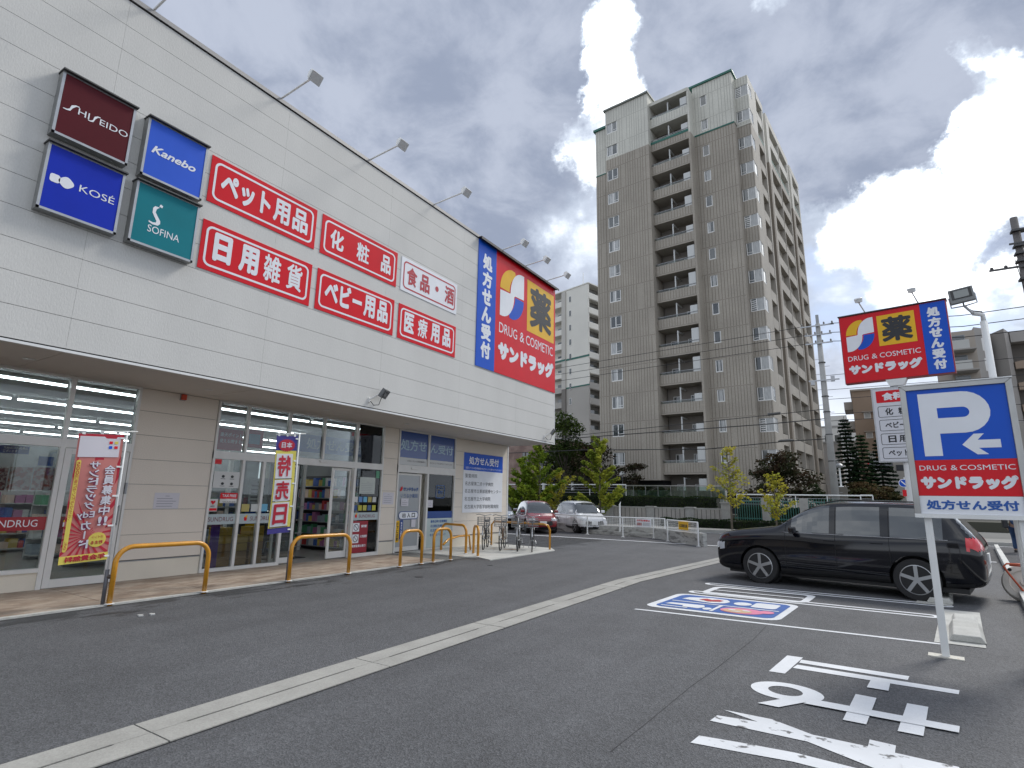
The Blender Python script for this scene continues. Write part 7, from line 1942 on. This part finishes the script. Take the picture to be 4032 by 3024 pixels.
# ------------------------------------------------------------------ person walking on the pavement at the right
def skin(name, verts, edges, radii, m, parent, root=0, lev=2):
    me = bpy.data.meshes.new(name); me.from_pydata(verts, edges, []); o = bpy.data.objects.new(name, me); COL.objects.link(o)
    md = o.modifiers.new('k', 'SKIN'); md.use_smooth_shade = True
    for i, r in enumerate(radii): me.skin_vertices[0].data[i].radius = (r, r) if not isinstance(r, tuple) else r
    me.skin_vertices[0].data[root].use_root = True
    sb = o.modifiers.new('s', 'SUBSURF'); sb.levels = lev; sb.render_levels = lev
    dg = bpy.context.evaluated_depsgraph_get(); m2 = bpy.data.meshes.new_from_object(o.evaluated_get(dg)); bpy.data.objects.remove(o)
    m2.materials.clear(); m2.materials.append(m); m2.polygons.foreach_set('use_smooth', [True] * len(m2.polygons))
    n = bpy.data.objects.new(name, m2); COL.objects.link(n); n.parent = parent; return n
P = thing('person', 'person in blue jeans and a blue jacket walking on the pavement beyond the parking sign', 'person', (4.32, 26.8, 0), rad(75))
SK = mat('skin', (.45, .28, .20), .6)
# body (skin): head, neck, arms to hands
v = [(0, 0, .95), (0, 0, 1.12), (0, 0, 1.34), (0, 0, 1.46), (.01, 0, 1.53), (.03, 0, 1.62), (.02, 0, 1.71),
     (0, .17, 1.40), (-.05, .21, 1.13), (.06, .22, .90), (0, -.17, 1.40), (.07, -.21, 1.14), (.20, -.20, .94),
     (0, .09, .90), (.22, .09, .50), (.20, .09, .10), (.30, .09, .05), (0, -.09, .90), (-.05, -.09, .49), (-.30, -.09, .16), (-.24, -.09, .06)]
e = [(0, 1), (1, 2), (2, 3), (3, 4), (4, 5), (5, 6), (2, 7), (7, 8), (8, 9), (2, 10), (10, 11), (11, 12), (0, 13), (13, 14), (14, 15), (15, 16), (0, 17), (17, 18), (18, 19), (19, 20)]
r = [(.15, .11), (.13, .10), (.15, .11), (.055, .055), (.06, .06), (.088, .10), (.06, .07), .06, .042, .03, .06, .042, .03, .085, .058, .042, .04, .085, .058, .042, .04]
skin('body', v, e, r, SK, P)
JE = mat('jeans', (.035, .075, .17), .85, var=.12, vscale=12); JK = mat('jacket_blue', (.06, .11, .22), .8, var=.08, vscale=8)
skin('jeans', [(0, 0, .97), (0, .09, .88), (.22, .09, .50), (.20, .09, .10), (0, -.09, .88), (-.05, -.09, .49), (-.30, -.09, .17)], [(0, 1), (1, 2), (2, 3), (0, 4), (4, 5), (5, 6)], [(.155, .12), .10, .075, .062, .10, .075, .062], JE, P)
skin('jacket', [(0, 0, .93), (0, 0, 1.12), (0, 0, 1.36), (0, 0, 1.45), (0, .17, 1.40), (-.05, .21, 1.13), (.06, .22, .95), (0, -.17, 1.40), (.07, -.21, 1.14), (.18, -.20, .98)], [(0, 1), (1, 2), (2, 3), (2, 4), (4, 5), (5, 6), (2, 7), (7, 8), (8, 9)], [(.165, .125), (.145, .115), (.165, .125), .07, .075, .055, .045, .075, .055, .045], JK, P)
skin('hair', [(-.01, 0, 1.60), (.0, 0, 1.69), (.03, 0, 1.735)], [(0, 1), (1, 2)], [(.085, .09), (.10, .105), (.075, .08)], mat('hair_dark', (.015, .012, .01), .7), P)
for sy, base in ((1, Vector((.07, .22, .86))), (-1, Vector((.215, -.20, .90)))):
    vs, es, rs = [tuple(base + Vector((0, 0, .05))), tuple(base)], [(0, 1)], [.026, .034]
    for k in range(4):
        a = base + Vector((.028 - .018 * k, 0, -.03)); L_ = (.065, .075, .07, .055)[k]; i = len(vs); vs += [tuple(a), tuple(a + Vector((.012, -.01 * sy, -L_ * .55))), tuple(a + Vector((.004, -.03 * sy, -L_)))]; es += [(1, i), (i, i + 1), (i + 1, i + 2)]; rs += [.010, .009, .007]
    i = len(vs); vs += [tuple(base + Vector((.035, 0, .0))), tuple(base + Vector((.052, -.012 * sy, -.03)))]; es += [(1, i), (i, i + 1)]; rs += [.011, .009]
    skin('hand', vs, es, rs, SK, P, root=1, lev=1)
for (a, b) in (((.20, .09), .0), ((-.27, -.09), .05)):
    mb = MB(); mb.prism([(a[0] - .07, a[1] - .045), (a[0] + .19, a[1] - .04), (a[0] + .21, a[1]), (a[0] + .19, a[1] + .04), (a[0] - .07, a[1] + .045)], GFN, .005 + b, .085 + b); mb.build('shoe', mat('shoe_dark', (.03, .028, .028), .6), P, local=True, bevel=.025)
mb = MB(); mb.box(-.02, .04, -.022, .022, 1.60, 1.63); 
for sy in (.035, -.035): mb.lathe((.115, sy, 1.635), (1, 0, 0), [(.012, 0), (.012, .006)], 8)
mb.build('eye', BLACK, P, local=True)
t = thing('shoulder_bag', 'black shoulder bag carried by the person in blue jeans', 'bag', (4.1, 26.8, .9))
BX(3.98, 4.12, 26.55, 26.85, .85, 1.15).build('bag_body', BLACK, t, bevel=.03)
MB().tube([(4.05, 26.6, 1.15), (4.2, 26.7, 1.42), (4.25, 26.9, 1.42), (4.06, 26.82, 1.15)], .012, 5).build('strap', BLACK, t)
